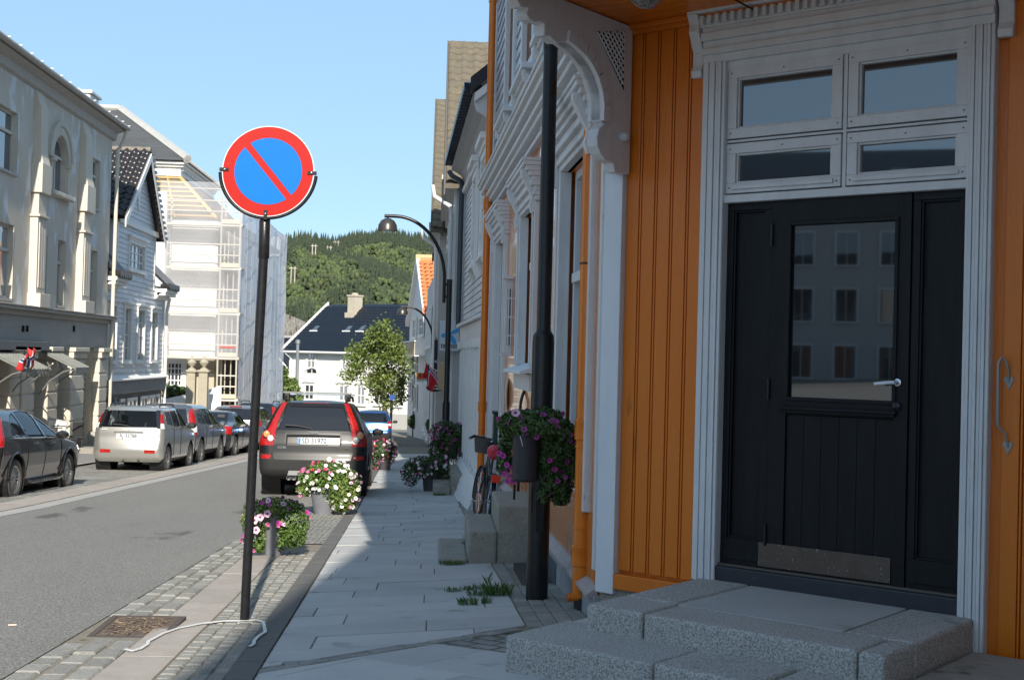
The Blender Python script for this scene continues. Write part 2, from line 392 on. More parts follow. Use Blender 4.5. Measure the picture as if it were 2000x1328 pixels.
# slabs of the pavement: courses across, long slabs
DYX = .22
LA = (-1.0, 6.83); LB = (.55, 8.15)                      # line where the corner paving starts
_l = math.hypot(LB[0]-LA[0], LB[1]-LA[1]); na, nb = -(LB[1]-LA[1])/_l, (LB[0]-LA[0])/_l; nc = na*LA[0]+nb*LA[1]
y = 6.2; row = 0
def EDGE(y): return .62-.018*(y-8.4)
while y < 42:
    h = random.choice([.36, .40, .44]) if y < 24 else .6
    x = -1.3-random.random()*.9
    while x < .9:
        l = random.uniform(.75, 1.5); x0, x1 = x, x+l
        poly = [(x0, y+DYX*x0), (x1, y+DYX*x1), (x1, y+h+DYX*x1), (x0, y+h+DYX*x0)]
        # clip to kerb edge, right edge, corner line
        poly = clip(poly, 1, .018, -.91+.018*6.9+.002)
        poly = clip(poly, -1, -.018, -(.62+.018*8.4))
        poly = clip(poly, na, nb, nc+.11)
        if len(poly) > 2 and area(poly) > .012: stone('paving_slab', poly, SLAB, pav, 0, jit=.003, g=.0035, bev=.004)
        x += l
    y += h; row += 1
# narrow sett line along the corner paving
tt = 0
while tt < 2.0:
    l = random.uniform(.1, .2); ux, uy = nb, -na
    p = lambda s, w: (LA[0]+ux*s+na*w, LA[1]+uy*s+nb*w)
    poly = [p(tt, 0), p(tt+l, 0), p(tt+l, .1), p(tt, .1)]
    stone('sett', poly, SETT, pav, .0, jit=.004, g=.004, bev=.006); tt += l
# corner paving, aligned with the door wall
du, dn = DW.u, DW.n
for i in range(-5, 6):
    for k in range(2, 12):
        a0, a1 = i*.78, (i+1)*.78; b0, b1 = k*.62, (k+1)*.62; off = .39*(k % 2)
        poly = [tuple((DW.o+du*(a+off)+dn*b)[:2]) for a, b in ((a0, b0), (a1, b0), (a1, b1), (a0, b1))]
        poly = clip(poly, -na, -nb, -nc); poly = clip(poly, 1, .018, -.91+.018*6.9+.002)
        poly = clip(poly, 0, 1, 3.5); poly = clip(poly, -1, 0, -5.5)
        if len(poly) > 2 and area(poly) > .02: stone('paving_slab', poly, SLAB, pav, 0, jit=.002, g=.004)
# setts along the wall
for r in range(5):
    y = 8.3
    while y < 21.5:
        l = random.uniform(.13, .22) if y < 12 else .5
        f = lambda yy, k: EDGE(yy)+.01+.11*k
        poly = [(f(y, r), y), (f(y, r+1), y), (f(y+l, r+1), y+l), (f(y+l, r), y+l)]
        poly = clip(poly, -1, -.032, -(1.14+.032*8.4))
        if not (10.3 < y < 11.65 and r >= 1): stone('sett', poly, SETT, pav, -.003, jit=.004, g=.005, bev=.006)
        y += l
# drain grate in the gutter, dark pit by the wall
dg = MB(); dg.frame(-2.08, -1.66, 7.98, 8.64, .03, 0, .01)
def gratebuild():
    e = empty('drain_grate', (-1.84, 8.32, gy(8.3)), 'rusty iron drain grate with leaf litter in the road gutter', 'drain grate')
    e.rotation_euler = (0, 0, 0)
    z = gy(8.3)+.006; m = mat('rusty_iron', (.06, .045, .038), .7, (.11, .08, .06), 20, .6, .4, 60)
    f = MB(); f.box(-2.1, -1.62, 7.99, 8.03, z-.03, z+.004); f.box(-2.1, -1.62, 8.61, 8.65, z-.03, z+.004); f.box(-2.1, -2.06, 8.03, 8.61, z-.03, z+.004); f.box(-1.66, -1.62, 8.03, 8.61, z-.03, z+.004)
    f.build('frame', m, e)
    for i in range(13): MB().box(-2.06, -1.66, 8.045+i*.044, 8.067+i*.044, z-.03, z+.001).build('bar', m, e)
    for i in range(3): MB().box(-1.99+i*.13-.008, -1.99+i*.13+.008, 8.03, 8.61, z-.032, z-.001).build('bar', m, e)
    MB().box(-2.06, -1.66, 8.03, 8.61, z-.12, z-.04).build('pit', DARK, e)
    n = 260; P = np.stack([rng.uniform(-2.04, -1.7, n), rng.uniform(8.06, 8.58, n), np.full(n, z+.003)], 1)
    V = []; F = []
    for p in P:
        a = rng.uniform(0, 6.28); s = rng.uniform(.004, .012); b = len(V)
        for q in range(4):
            t = a+q*1.57; V.append((p[0]+math.cos(t)*s*(1.7 if q % 2 else .7), p[1]+math.sin(t)*s*(1.7 if q % 2 else .7), p[2]+rng.uniform(0, .006)))
        F.append((b, b+1, b+2, b+3))
    npmesh('leaf_litter', np.array(V), np.array(F), mat('dry_leaves', (.22, .13, .07), .8, (.36, .27, .17), 60, .9), e, kind='stuff')
gratebuild()
pit = empty('foot_grating', (.9, 11, gh(.9, 11)), 'dark sunken metal foot grating in the pavement behind the black post', 'foot grating')
MB().box(.74, 1.03, 10.4, 11.6, gh(.9, 11)-.05, gh(.9, 11)+.012).build('pit_cover', mat('dark_grating', (.02, .016, .014), .7, (.05, .04, .03), 40, .5, .8, 90), pit)
# grass tufts in the joints
def tuft(x, y, n, r, h, name='grass_tuft', label=None):
    V = []; F = []
    z = gh(x, y)
    for _ in range(n):
        a = rng.uniform(0, 6.28); d = r*math.sqrt(rng.uniform(0, 1)); bx, by = x+math.cos(a)*d, y+math.sin(a)*d*.6
        hh = h*rng.uniform(.4, 1); la = rng.uniform(0, 6.28); lx, ly = math.cos(la)*hh*.5, math.sin(la)*hh*.5; w = .0022
        b = len(V); V += [(bx-w*math.sin(la), by+w*math.cos(la), z-.004), (bx+w*math.sin(la), by-w*math.cos(la), z-.004), (bx+lx*.4+w*.7, by+ly*.4, z+hh*.6), (bx+lx, by+ly, z+hh*.95)]
        F.append((b, b+1, b+2, b+3))
    return npmesh(name, np.array(V), np.array(F), GRASS, kind=None, label=label, cat='grass tuft')
GRASS = mat('grass_blades', (.05, .10, .02), .6, (.10, .18, .04), 30, .8)
for (px, py, n, r, h, lb) in [(885, 1155, 60, .07, .05, 'small grass tuft at the slab joint, leftmost of the tufts near the black post'), (912, 1180, 90, .08, .07, 'low spiky grass tuft nearest the camera beside the setts'), (915, 1152, 50, .05, .05, 'small round grass tuft between two slabs'),
        (935, 1163, 90, .1, .06, 'wide low grass tuft in the middle of the pavement tufts'), (938, 1150, 70, .08, .05, 'flat grass tuft furthest back among the pavement tufts'), (974, 1162, 160, .11, .12, 'largest and darkest grass tuft beside the pavement tufts'), (949, 1178, 60, .04, .07, 'thin upright grass tuft beside the largest tuft'), (953, 1140, 14, .02, .12, 'pale weed stalk standing behind the largest grass tuft')]:
    d = ray(px, py); Y = 8.0
    for _ in range(40): Y = (gh(d.x*Y, Y)-HC)/d.z
    tuft(d.x*Y, Y, n, r, h, label=lb)
V = []
# ============================================================ DOOR WALL (corner of the orange house)
house = empty('orange_house', (1.6, 12, 0), 'orange timber house with grey trim on the street corner, canopy over its door', 'house')
D = DW.m
Ud = lambda px: DW.U(px); Zd = lambda px, py: DW.Z(px, py)
ZS = 3.97                                    # canopy soffit
# wall core behind the boards
MB(D).box(-.03, .66, -.30, -.03, .1, ZS).box(2.4, 6.5, -.30, -.03, .1, ZS).box(.66, 2.4, -.3, -.03, 3.62, ZS).build('wall', ORANGE, house)
def board(u0, u1, z0, z1, w=.118):
    u = u0; i = 0
    while u < u1-.01:
        e = min(u+w, u1)
        MB(D).box(u+.004, e-.022, -.03, 0.0, z0, z1).build('board', ORANGE, house, bevel=.004)
        if e-u > .08: MB(D).box(e-.019, e-.006, -.03, -.006, z0, z1).build('bead', ORANGE, house, bevel=.004)
        u = e
uc0, uc1 = -.055, .085
fl = Ud(1383, ); fr = Ud(1932)
board(uc1+.0, Ud(1367), .42, ZS); board(fr+.07, fr+2.2, .17, ZS)
MB(D).box(-.055, .085, -.06, .05, Zd(1190, 1150)-.02, ZS-.06).build('corner_board', TRIML, house, bevel=.004)
# orange skirting board under the boards
MB(D).box(-.06, Ud(1372)+.02, -.03, .045, .30, .40).build('skirting', ORANGE, house, bevel=.006)
MB(D).box(fr+.02, fr+2.2, -.03, .05, .05, .16).build('skirting', ORANGE, house, bevel=.006)
MB(D).box(-.04, .75, -.3, .012, -.1, .30).box(2.45, 6, -.3, .012, -.1, .05).build('plinth', CONCR, house)
# door case: fluted pilasters, entablature with dentils
zt = Zd(1415, 395)                            # underside of transom bar
case = MB(D)
def pilaster(u0, u1, z0, z1, name='door_case'):
    n = 7; w = (u1-u0)/n; mb = MB(D); mb.box(u0, u1, -.1, .035, z0, z1)
    hh = [.010, .020, .014, .022, .013, .018, .008]
    for i in range(n): mb.box(u0+i*w+.0012, u0+(i+1)*w-.0012, .035, .035+hh[i], z0, z1-.0)
    mb.build('pilaster', TRIM, dcase, bevel=.003)
dcase = MB(D).box(.60, 2.52, -.28, -.11, .40, 3.60).build('door_case', TRIM, house)
uL0, uL1 = Ud(1367), Ud(1409); uR0, uR1 = Ud(1884), Ud(1936)
zTop = Zd(1415, 130)
# the case is hollow: replace core by frame
bpy.data.objects.remove(dcase)
dcase = MB(D).frame(uL0-.01, uR1+.01, .40, 3.55, .10, -.22, -.12).build('door_case', TRIM, house)
pilaster(uL0, uL1+.005, .44, zTop+.02); pilaster(uR0, uR1, .20, zTop+.02)
# architrave bands above the transoms
za = Zd(1415, 130)
arch = MB(D); z = zTop+.02
for h, d in ((.05, .05), (.04, .07), (.045, .055), (.05, .085), (.035, .065)):
    arch.box(uL0-.0, uR1+.0, -.1, d, z, z+h); z += h
arch.build('architrave', TRIM, dcase, bevel=.004)
zd0 = z; MB(D).box(uL0-.02, uR1+.02, -.1, .07, zd0, zd0+.085).build('dentil_bed', TRIM, dcase)
u = uL0
while u < uR1-.02:
    MB(D).box(u, u+.026, .07, .105, zd0+.012, zd0+.068).build('dentil', TRIM, dcase, bevel=.003); u += .054
corn = MB(D); z = zd0+.085
for h, d in ((.04, .12), (.05, .15), (.05, .19), (.03, .25), (.045, .27)):
    corn.box(uL0-.06-d*.2, uR1+.06+d*.2, -.1, d, z, z+h); z += h
corn.build('cornice', TRIM, dcase, bevel=.008)
# carved consoles each side
for ua, ub in ((uL0-.085, uL0-.012), (uR1+.012, uR1+.095)):
    prof = [(.0, zd0-.30), (.045, zd0-.30), (.05, zd0-.26), (.03, zd0-.22), (.03, zd0-.14), (.06, zd0-.08), (.09, zd0-.02), (.085, zd0+.03), (.12, zd0+.085), (0, zd0+.085)]
    MB(D).prism([(a, b) for a, b in prof], ua, ub, 'x').build('console', TRIM, dcase, bevel=.005)
MB(D).box(uL1-.01, uR0+.01, -.1, .012, zTop-.028, zTop+.03).build('head_board', TRIM, dcase)
# transom lights: 2 x 2
um = Ud(1640)
def transom(u0, u1, z0, z1, side):
    w = MB(D).frame(u0+.006, u1-.006, z0+.008, z1-.008, .062, -.06, .006).build('window', TRIM, dcase, bevel=.004)
    MB(D).frame(u0+.068, u1-.068, z0+.070, z1-.070, .012, -.05, -.01).build('bead', TRIM, w, bevel=.003)
    MB(D).box(u0+.078, u1-.078, -.042, -.036, z0+.078, z1-.078).build('pane', GLASS, w)
    s = MB(D)
    for a, b in ((u0+.03, z0+.04), (u1-.03, z0+.04), (u0+.03, z1-.04), (u1-.03, z1-.04), ((u0+u1)/2, z1-.04)): s.box(a-.004, a+.004, .006, .008, b-.004, b+.004)
    s.build('screw_head', IRON, w)
    if z0 < 3.0: MB(D).box(u0+.05, u1-.05, .006, .022, z0+.03, z0+.055).build('drip_bar', TRIM, w, bevel=.003)
z0t = Zd(1418, 388); z2t = zTop-.015; z1t = (z0t+z2t)/2
z1t = Zd(1418, 278)
transom(uL1+.0, um-.012, z1t+.008, z2t, 0); transom(um+.012, uR0, z1t+.008, z2t, 1)
transom(uL1+.0, um-.012, z0t+.02, z1t-.008, 0); transom(um+.012, uR0, z0t+.02, z1t-.008, 1)
MB(D).box(um-.011, um+.011, -.1, .0, z0t+.02, z2t).build('mullion', TRIM, dcase)
MB(D).box(uL1, uR0, -.1, -.002, z1t-.007, z1t+.007).build('transom_bar', TRIM, dcase)
MB(D).box(uL1, uR0, -.1, .02, z0t-.03, z0t+.018).build('transom_bar', TRIM, dcase, bevel=.004)
# door: narrow fixed panels left and right, leaf in the middle
dz0 = .555; dz1 = z0t-.032
uA, uB = Ud(1500, ), Ud(1772)
uD0, uD3 = uL1+.003, uR0-.003
def fixed(u0, u1, nm):
    p = MB(D).frame(u0, u1, dz0, dz1, .045, -.085, -.03, b=.16).build(nm, BLACKD, house, bevel=.003)
    MB(D).box(u0+.04, u1-.04, -.085, -.065, dz0+.15, dz1-.04).build('panel', BLACKD, p)
    MB(D).frame(u0+.045, u1-.045, dz0+.16, dz1-.045, .012, -.065, -.04).build('moulding', BLACKD, p, bevel=.003)
    MB(D).box(u0+.004, u1-.004, -.03, -.024, dz0+.03, dz0+.075).build('rail', BLACKD, p, bevel=.003)
fixed(uD0, uA-.005, 'side_panel'); fixed(uB+.005, uD3, 'side_panel')
door = MB(D)
gz0, gz1 = Zd(1530, 775), Zd(1530, 440); g0, g1 = Ud(1537), Ud(1742)
door.box(uA, g0-.012, -.075, -.02, dz0, dz1); door.box(g1+.012, uB, -.075, -.02, dz0, dz1)
door.box(g0-.012, g1+.012, -.075, -.02, gz1+.012, dz1); door.box(g0-.012, g1+.012, -.075, -.02, gz0-.10, gz0-.012)
door.box(g0-.012, g1+.012, -.075, -.045, dz0, gz0-.10)
leaf = door.build('door', BLACKD, house, bevel=.003)
MB(D).frame(g0-.02, g1+.02, gz0-.02, gz1+.02, .022, -.02, -.008).build('glazing_bead', BLACKD, leaf, bevel=.003)
MB(D).box(g0-.01, g1+.01, -.045, -.04, gz0-.01, gz1+.01).build('pane', GLASS, leaf)
MB(D).box(g0-.05, g1+.03, -.02, .012, gz0-.075, gz0-.055).box(g0-.04, g1+.02, -.02, .004, gz0-.09, gz0-.075).build('weather_bar', BLACKD, leaf, bevel=.004)
pw = (g1-g0+.02)/6
for i in range(6): MB(D).box(g0-.01+i*pw+.0012, g0-.01+(i+1)*pw-.0012, -.045, -.036, dz0+.1, gz0-.105).build('plank', BLACKD, leaf, bevel=.002)
KICK = mat('worn_kick_plate', (.07, .048, .034), .6, (.11, .08, .06), 12, .6, .3, 80, spots=(60, .66, (.4, .42, .4)))
MB(D).box(Ud(1487), Ud(1745), -.02, -.016, dz0+.012, dz0+.155).build('kick_plate', KICK, leaf)
for z in (gz1-.06, gz0+.04, dz0+.2): MB(D).lathe([(.009, 0), (.009, .13)], 10, (uA-.0, -.012, z-.06), caps=True).build('hinge', IRON, leaf, smooth=True)
STEEL = mat('brushed_steel', (.55, .56, .58), .25, metal=1.)
hu, hz = Ud(1752), Zd(1752, 747)
hd = MB(D); hd.lathe([(.022, 0), (.022, .008), (.012, .01), (.012, .045)], 16, (hu, -.018, hz), 'y', caps=True); hd.build('door_handle', STEEL, leaf, smooth=True)
MB(D).tube([(hu, .03, hz), (hu-.02, .035, hz), (hu-.115, .035, hz-.012)], .0105, 12).build('lever', mat('white_lever', (.7, .72, .75), .3), leaf, smooth=True)
MB(D).lathe([(.024, -.0), (.024, .012), (.015, .018), (.0, .02)], 16, (hu, -.018, hz-.135), 'y').build('lock_cylinder', IRON, leaf, smooth=True)
MB(D).box(uL0+.07, uR1-.03, -.12, .0, dz0-.012, dz0).build('sill', mat('worn_sill', (.1, .085, .07), .7), house)
MB(D).box(uL1-.05, uR0+.02, -.12, .03, .44, dz0-.014).build('threshold', mat('black_threshold', (.018, .02, .026), .5, (.03, .032, .04), 6, .7, .3, 30, spots=(45, .73, (.35, .36, .35))), house, bevel=.008)
MB(D).box(uL1, uR0, -.6, -.13, .42, 3.5).build('dark_hall', DARK, house)
# canopy: orange panelled soffit, fascia, upper storey above
cb = MB(D)
soff = MB(D).box(-.15, 6.5, -.03, 1.62, ZS+.03, ZS+.06).build('canopy', ORANGE, house)
for i in range(12): MB(D).box(-.14, 6.4, .03+i*.13, .03+i*.13+.122, ZS+.008, ZS+.03).build('soffit_board', ORANGE, soff, bevel=.004)
MB(D).box(-.14, 6.4, .0, .04, ZS-.05, ZS+.008).box(-.14, 6.4, .04, .075, ZS-.025, ZS+.008).build('soffit_moulding', ORANGE, soff, bevel=.006)
MB(D).box(-.17, 6.5, 1.62, 1.68, ZS-.05, ZS+.2).build('fascia', TRIM, soff, bevel=.005)
MB(D).box(-.15, 6.5, -.0, 1.6, ZS+.07, 9.6).build('upper_storey', mat('pale_siding', (.5, .5, .52), .5), house)
# cage lamp on the soffit
lu, lv = DW.uz(1262, 0, .75)[0], .75
lp = empty('bulkhead_lamp', D @ Vector((lu, lv, ZS)), 'unlit round caged glass lamp hanging under the canopy soffit', 'lamp')
lz = ZS+.008
MB(D).lathe([(.0, -.12), (.04, -.115), (.075, -.09), (.09, -.05), (.095, 0)], 20, (lu, lv, lz)).build('glass_bowl', mat('lamp_glass', (.25, .24, .22), .15), lp, smooth=True)
cage = MB(D)
for k in range(8):
    t = k*math.pi/4; pth = [(lu+math.cos(t)*r*1.06, lv+math.sin(t)*r*1.06, lz+h) for r, h in ((.095, 0), (.098, -.05), (.08, -.095), (.045, -.125), (0, -.13))]
    cage.tube(pth, .003, 6)
for r, h in ((.1, -.03), (.088, -.085), (.05, -.123)):
    cage.tube([(lu+math.cos(a*.3142)*r, lv+math.sin(a*.3142)*r, lz+h) for a in range(21)], .003, 6)
cage.build('wire_cage', mat('grey_wire', (.3, .3, .3), .4), lp)
MB(D).tube([(lu+.1, lv-.1, ZS-.0), (lu+.3, .3, ZS+.0), (lu+.33, .05, ZS-.03)], .006, 8).build('cable', IRON, lp)
# big carved bracket at the left end, standing out from the wall
BU0, BU1 = .02, .15
def arc(cx, cz, r, a0, a1, n=10): return [(cx+r*math.cos(math.radians(a0+(a1-a0)*i/n)), cz+r*math.sin(math.radians(a0+(a1-a0)*i/n))) for i in range(n+1)]
_po = D @ Vector((.12, 0, 0))
BPl = Plane(_po.x, _po.y, DW.n.x, DW.n.y, -DW.u.x, -DW.u.y)
zb0 = BPl.Z(1215, 338)
_pix = [(1200, 337), (1196, 318), (1180, 312), (1172, 300), (1166, 285), (1165, 268), (1169, 252), (1178, 243), (1172, 236), (1173, 205), (1170, 180), (1162, 152), (1150, 128), (1138, 111), (1119, 93), (1104, 82), (1098, 84), (1087, 84), (1079, 78), (1072, 71), (1062, 70), (1062, 47), (1054, 43), (1043, 44), (1033, 38), (1027, 28), (1031, 16), (1016, 14), (1010, 2)]
bp = [(.03, zb0)]+[tuple(BPl.uz(a, b)) for a, b in _pix]
bp = [(a, min(b, ZS-.004)) for a, b in bp]
bp += [(bp[-1][0], ZS), (.03, ZS)]
sc_ = 1.
br = MB(D).prism(bp, BU0+.025, BU1-.025, 'x').build('canopy_bracket', TRIM, house, bevel=.006)
# raised band following the curve, and lattice
curve = bp[9:17]
bnd = MB(D)
for (a, b), (c, d) in zip(curve[:-1], curve[1:]):
    nx, nz = -(d-b), (c-a); l = math.hypot(nx, nz)
    if l < 1e-4: continue
    nx, nz = nx/l*.075, nz/l*.075
    bnd.add([(BU0, a, b), (BU0, c, d), (BU0, c+nx*.9, d+nz), (BU0, a+nx*.9, b+nz), (BU1, a, b), (BU1, c, d), (BU1, c+nx*.9, d+nz), (BU1, a+nx*.9, b+nz)], [(3, 2, 1, 0), (4, 5, 6, 7), (0, 1, 5, 4), (2, 3, 7, 6), (0, 4, 7, 3), (1, 2, 6, 5)])
bnd.build('moulding', TRIM, br)
tri = [BPl.uz(1163, 62), BPl.uz(1217, 62), BPl.uz(1217, 178)]
rdark = MB(D).prism([tuple(p) for p in tri], BU1-.0262, BU1-.0235, 'x').build('recess', DARK, br)  # thin black plate on the solid bracket, shade of a hollow painted in
(ax_, az_), (bx_, bz_), (cx_, cz_) = tri
def intri(a, b):
    s1 = [(tri[(i+1) % 3][0]-tri[i][0])*(b-tri[i][1])-(tri[(i+1) % 3][1]-tri[i][1])*(a-tri[i][0]) for i in range(3)]
    return all(q > 0 for q in s1) or all(q < 0 for q in s1)
for k in range(-14, 16):
    for sg in (1, -1):
        pts = [(a, az_+.045*k+sg*(a-ax_)*.9) for a in np.linspace(min(ax_, bx_), max(ax_, bx_), 80)]
        pts = [p for p in pts if intri(*p)]
        if len(pts) > 4: MB(D).tube([(BU1-.018, pts[0][0], pts[0][1]), (BU1-.018, pts[-1][0], pts[-1][1])], .007, 4).build('lattice_strip', TRIM, br)
MB(D).lathe([(.0, .055), (.024, .048), (.033, .03), (.028, 0)], 16, (BU1-.026, BPl.uz(1213, 268)[0], BPl.uz(1213, 268)[1]), 'x').build('knob', TRIM, br, smooth=True)
# forged door pull on the right-hand wall
pl = empty('forged_handle', D @ Vector((Ud(1965), .05, 1.4)), 'forged iron door pull with heart shaped ends on the orange wall right of the door', 'handle')
FORGE = mat('forged_iron', (.30, .29, .27), .45, metal=.35)
hx = Ud(1972); zt_, zb_ = DW.Z(1972, 745, .02), DW.Z(1970, 872, .02)
for zz in (zt_, zb_):
    heart = [(hx-.028, zz+.01), (hx-.02, zz+.028), (hx, zz+.018), (hx+.02, zz+.028), (hx+.028, zz+.01), (hx+.012, zz-.02), (hx, zz-.048), (hx-.012, zz-.02)]
    MB(D).prism(heart, .0, .006, 'y').build('heart_plate', FORGE, pl, bevel=.001)
    MB(D).lathe([(.007, .006), (.005, .011), (0, .012)], 10, (hx, 0, zz), 'y').build('rivet', FORGE, pl, smooth=True)
x2 = hx-.045
MB(D).tube([(hx, .008, zt_+.01), (hx, .02, zt_+.06), (hx-.008, .03, zt_+.11), (hx-.028, .035, zt_+.13), (x2, .038, zt_+.10), (x2, .04, zt_), (x2+.002, .04, zb_+.12), (x2+.008, .035, zb_+.10), (hx-.006, .025, zb_+.07), (hx, .012, zb_+.03), (hx, .008, zb_)], [.005, .006, .007, .008, .009, .009, .009, .007, .006, .005, .005], 10).build('bar', FORGE, pl, smooth=True)
# granite door steps
steps = empty('granite_steps', D @ Vector((1.6, .6, .14)), 'rough granite door steps in front of the black door', 'steps')
def gblock(u0, u1, v0, v1, z0, z1, m=GRANITE, nm='step_stone', bev=.02):
    return MB(D).box(u0, u1, v0, v1, z0, z1).build(nm, m, steps, bevel=bev, seg=3)
us0, us1 = .72, 2.42
gblock(us0, us0+.36, .88, 1.25, .2, .453); gblock(us0+.375, 2.28, .88, 1.255, .2, .452, ); gblock(2.29, us1, .88, 1.26, .2, .45)
gblock(us0, us0+.34, .02, .87, .2, .455); gblock(2.05, us1, .02, .87, .2, .45)
MB(D).box(us0+.35, 2.04, .02, .87, .2, .449).build('step_slab', SLAB, steps, bevel=.004)
MB(D).box(us0+.02, us1-.02, .0, 1.2, .0, .43).build('mortar_bed', CONCR, steps)
gblock(.50, 1.42, 1.1, 1.68, .02, .315); gblock(1.435, 1.98, 1.1, 1.69, .02, .322); gblock(1.99, 2.75, 1.1, 1.69, .02, .31)
gblock(2.45, 3.9, .15, 1.09, -.02, .30, CONCR); gblock(2.76, 3.9, 1.1, 1.68, .0, .3)
gblock(.50, .70, .35, 1.09, .02, .30, SLAB, bev=.01)
# ============================================================ RIGHT-HAND ROW
def win(M, u0, u1, z0, z1, parent, fm, gm, v=.06, cas=.09, nx=1, nz=1, sill=True, hood=0, bar=.035, panes=False, rec=.03, bev=0):
    """window: casing round the opening, sash bars, panes behind"""
    mb = MB(M).frame(u0-cas, u1+cas, z0-cas*.6, z1+cas, cas, v-.03, v+.03) if cas else MB(M)
    if sill: mb.box(u0-cas-.04, u1+cas+.04, v-.02, v+.08, z0-cas*.6-.04, z0-cas*.6)
    if hood: mb.box(u0-cas-.03, u1+cas+.03, v-.02, v+.06, z1+cas, z1+cas+hood*.5); mb.box(u0-cas-.07, u1+cas+.07, v-.02, v+.12, z1+cas+hood*.5, z1+cas+hood)
    w = mb.build('window', fm, parent, bevel=bev) if mb.v else empty('window', (0, 0, 0))
    s = MB(M).frame(u0, u1, z0, z1, bar, v-rec, v-rec+.03)
    for i in range(1, nx): x = u0+(u1-u0)*i/nx; s.box(x-bar*.4, x+bar*.4, v-rec+.001, v-rec+.028, z0+bar, z1-bar)
    for k in range(1, nz): z = z0+(z1-z0)*k/nz; s.box(u0+bar, u1-bar, v-rec+.002, v-rec+.026, z-bar*.4, z+bar*.4)
    s.build('sash', fm, w)
    if panes:
        for i in range(nx):
            for k in range(nz):
                MB(M).box(u0+(u1-u0)*i/nx+.01, u0+(u1-u0)*(i+1)/nx-.01, v-rec-.012, v-rec-.006+.0, z0+(z1-z0)*k/nz+.01, z0+(z1-z0)*(k+1)/nz-.01).build('pane', gm, w)
    else: MB(M).box(u0+.005, u1-.005, v-rec-.012, v-rec-.004, z0+.005, z1-.005).build('pane', gm, w)
    return w
R = RF.m
Ur = lambda px, py=697: RF.U(px, py)
SIDING = mat('pale_grey_siding', (.40, .41, .45), .35, (.50, .51, .55), 3, .6, .15, 40)
BROWNJ = mat('brown_joint', (.16, .08, .04), .8)
UE = 10.6                                     # far end of this house along its street face
def boxes_with_hole(M, u0, u1, v0, v1, z0, z1, holes):
    """wall with rectangular openings (holes sorted by u)"""
    mb = MB(M); u = u0
    for (a, b, c, d) in holes:
        mb.box(u, a, v0, v1, z0, z1); mb.box(a, b, v0, v1, z0, c); mb.box(a, b, v0, v1, d, z1); u = b
    mb.box(u, u1, v0, v1, z0, z1); return mb
wins = [(.62, 2.35, .72, 3.36), (4.35, 5.85, 1.72, 3.36), (7.85, 9.4, -.1, 3.36)]
boxes_with_hole(R, .02, UE, -.25, -.012, -.9, 4.0, wins).build('wall', ORANGE, house)
u = .08
while u < UE-.05:                              # narrow vertical boards
    w = .105
    inw = [h for h in wins if u+w > h[0]-.0 and u < h[1]]
    if u < 12:
        if inw: 
            h = inw[0]; MB(R).box(u+.004, u+w-.02, -.012, .006, .28, h[2]).build('board', ORANGES, house)
        else: MB(R).box(u+.004, u+w-.02, -.012, .006, .28, 3.95).build('board', ORANGES, house)
    u += w
MB(R).box(-.01, .07, -.06, .045, .40, 3.86).build('corner_board', TRIM, house, bevel=.004)
MB(R).box(UE-.55, UE, -.05, .05, .0, 4.0).build('corner_board', TRIML, house, bevel=.004)
# plinth and sloping water board
MB(R).box(0, UE, -.2, .03, -1.1, .22).build('plinth', mat('grey_plinth', (.2, .22, .24), .8, (.32, .34, .36), 4, .7, .5, 30), house)
MB(R).prism([(.0, .275), (.075, .225), (.075, .205), (.0, .2)], .07, UE, 'x').build('water_board', mat('worn_pinkish_board', (.3, .26, .25), .8, (.44, .4, .39), 9, .8, .5, 40), house)
for a in (2.0, 5.0): 
    MB(R).box(a, a+.5, .03, .036, -.12, .12).build('vent_grate', mat('blue_grey_slats', (.06, .08, .1), .6), house)
# windows with tall moulded casings
def bigwin(u0, u1, z0, z1, sill=True):
    c = MB(R)
    c.box(u0-.22, u0, -.05, .05, z0, z1); c.box(u1, u1+.22, -.05, .05, z0, z1)
    c.box(u0-.16, u0-.1, .05, .065, z0, z1); c.box(u1+.1, u1+.16, .05, .065, z0, z1)
    z = z1
    for h, d in ((.05, .05), (.045, .075), (.05, .06), (.05, .10), (.045, .085), (.05, .12), (.05, .15), (.045, .18), (.035, .195)):
        c.box(u0-.24-d*.25, u1+.24+d*.25, -.05, d, z, z+h); z += h
    w = c.build('window', TRIM, house, bevel=.008)
    for uu in (u0-.2, u1+.1):
        MB(R).prism([(.05, z1-.12), (.08, z1-.12), (.10, z1-.04), (.08, z1+.04), (.13, z1+.14), (.19, z1+.26), (.19, z1+.31), (.05, z1+.31)], uu, uu+.1, 'x').build('console', TRIM, w, bevel=.004)
    f = MB(R).frame(u0, u1, z0, z1, .07, -.16, -.08)
    zt = z0+(z1-z0)*.66; um_ = (u0+u1)/2
    f.box(u0+.07, u1-.07, -.16, -.06, zt-.04, zt+.04); f.box(um_-.035, um_+.035, -.155, -.085, z0+.07, zt-.04)
    f.build('sash', TRIML, w, bevel=.004)
    MB(R).box(u0+.06, u1-.06, -.135, -.125, z0+.06, z1-.06).build('pane', GLASS, w)
    MB(R).box(u0+.08, u1-.08, -.24, -.22, z0+.06, z0+(z1-z0)*.62).build('curtain', mat('lace_curtain', (.6, .6, .62), .9, (.75, .75, .76), 20, .5, .8, 30), w)
    MB(R).box(u0+.02, u1-.02, -.6, -.4, z0, z1).build('dark_room', DARK, w)
    if sill:
        MB(R).prism([(-.05, z0+.02), (.17, z0-.06), (.17, z0-.09), (-.05, z0-.06)], u0-.3, u1+.3, 'x').build('sill', TRIML, w, bevel=.005)
        MB(R).box(u0-.2, u1+.2, -.0, .06, z0-.26, z0-.09).build('apron', TRIM, w, bevel=.004)
    return w
bigwin(.62+.1, 2.35-.1, .72, 3.36, sill=False); bigwin(4.35+.1, 5.85-.1, 1.72, 3.36); bigwin(7.95, 9.3, -.1, 3.36, sill=False)
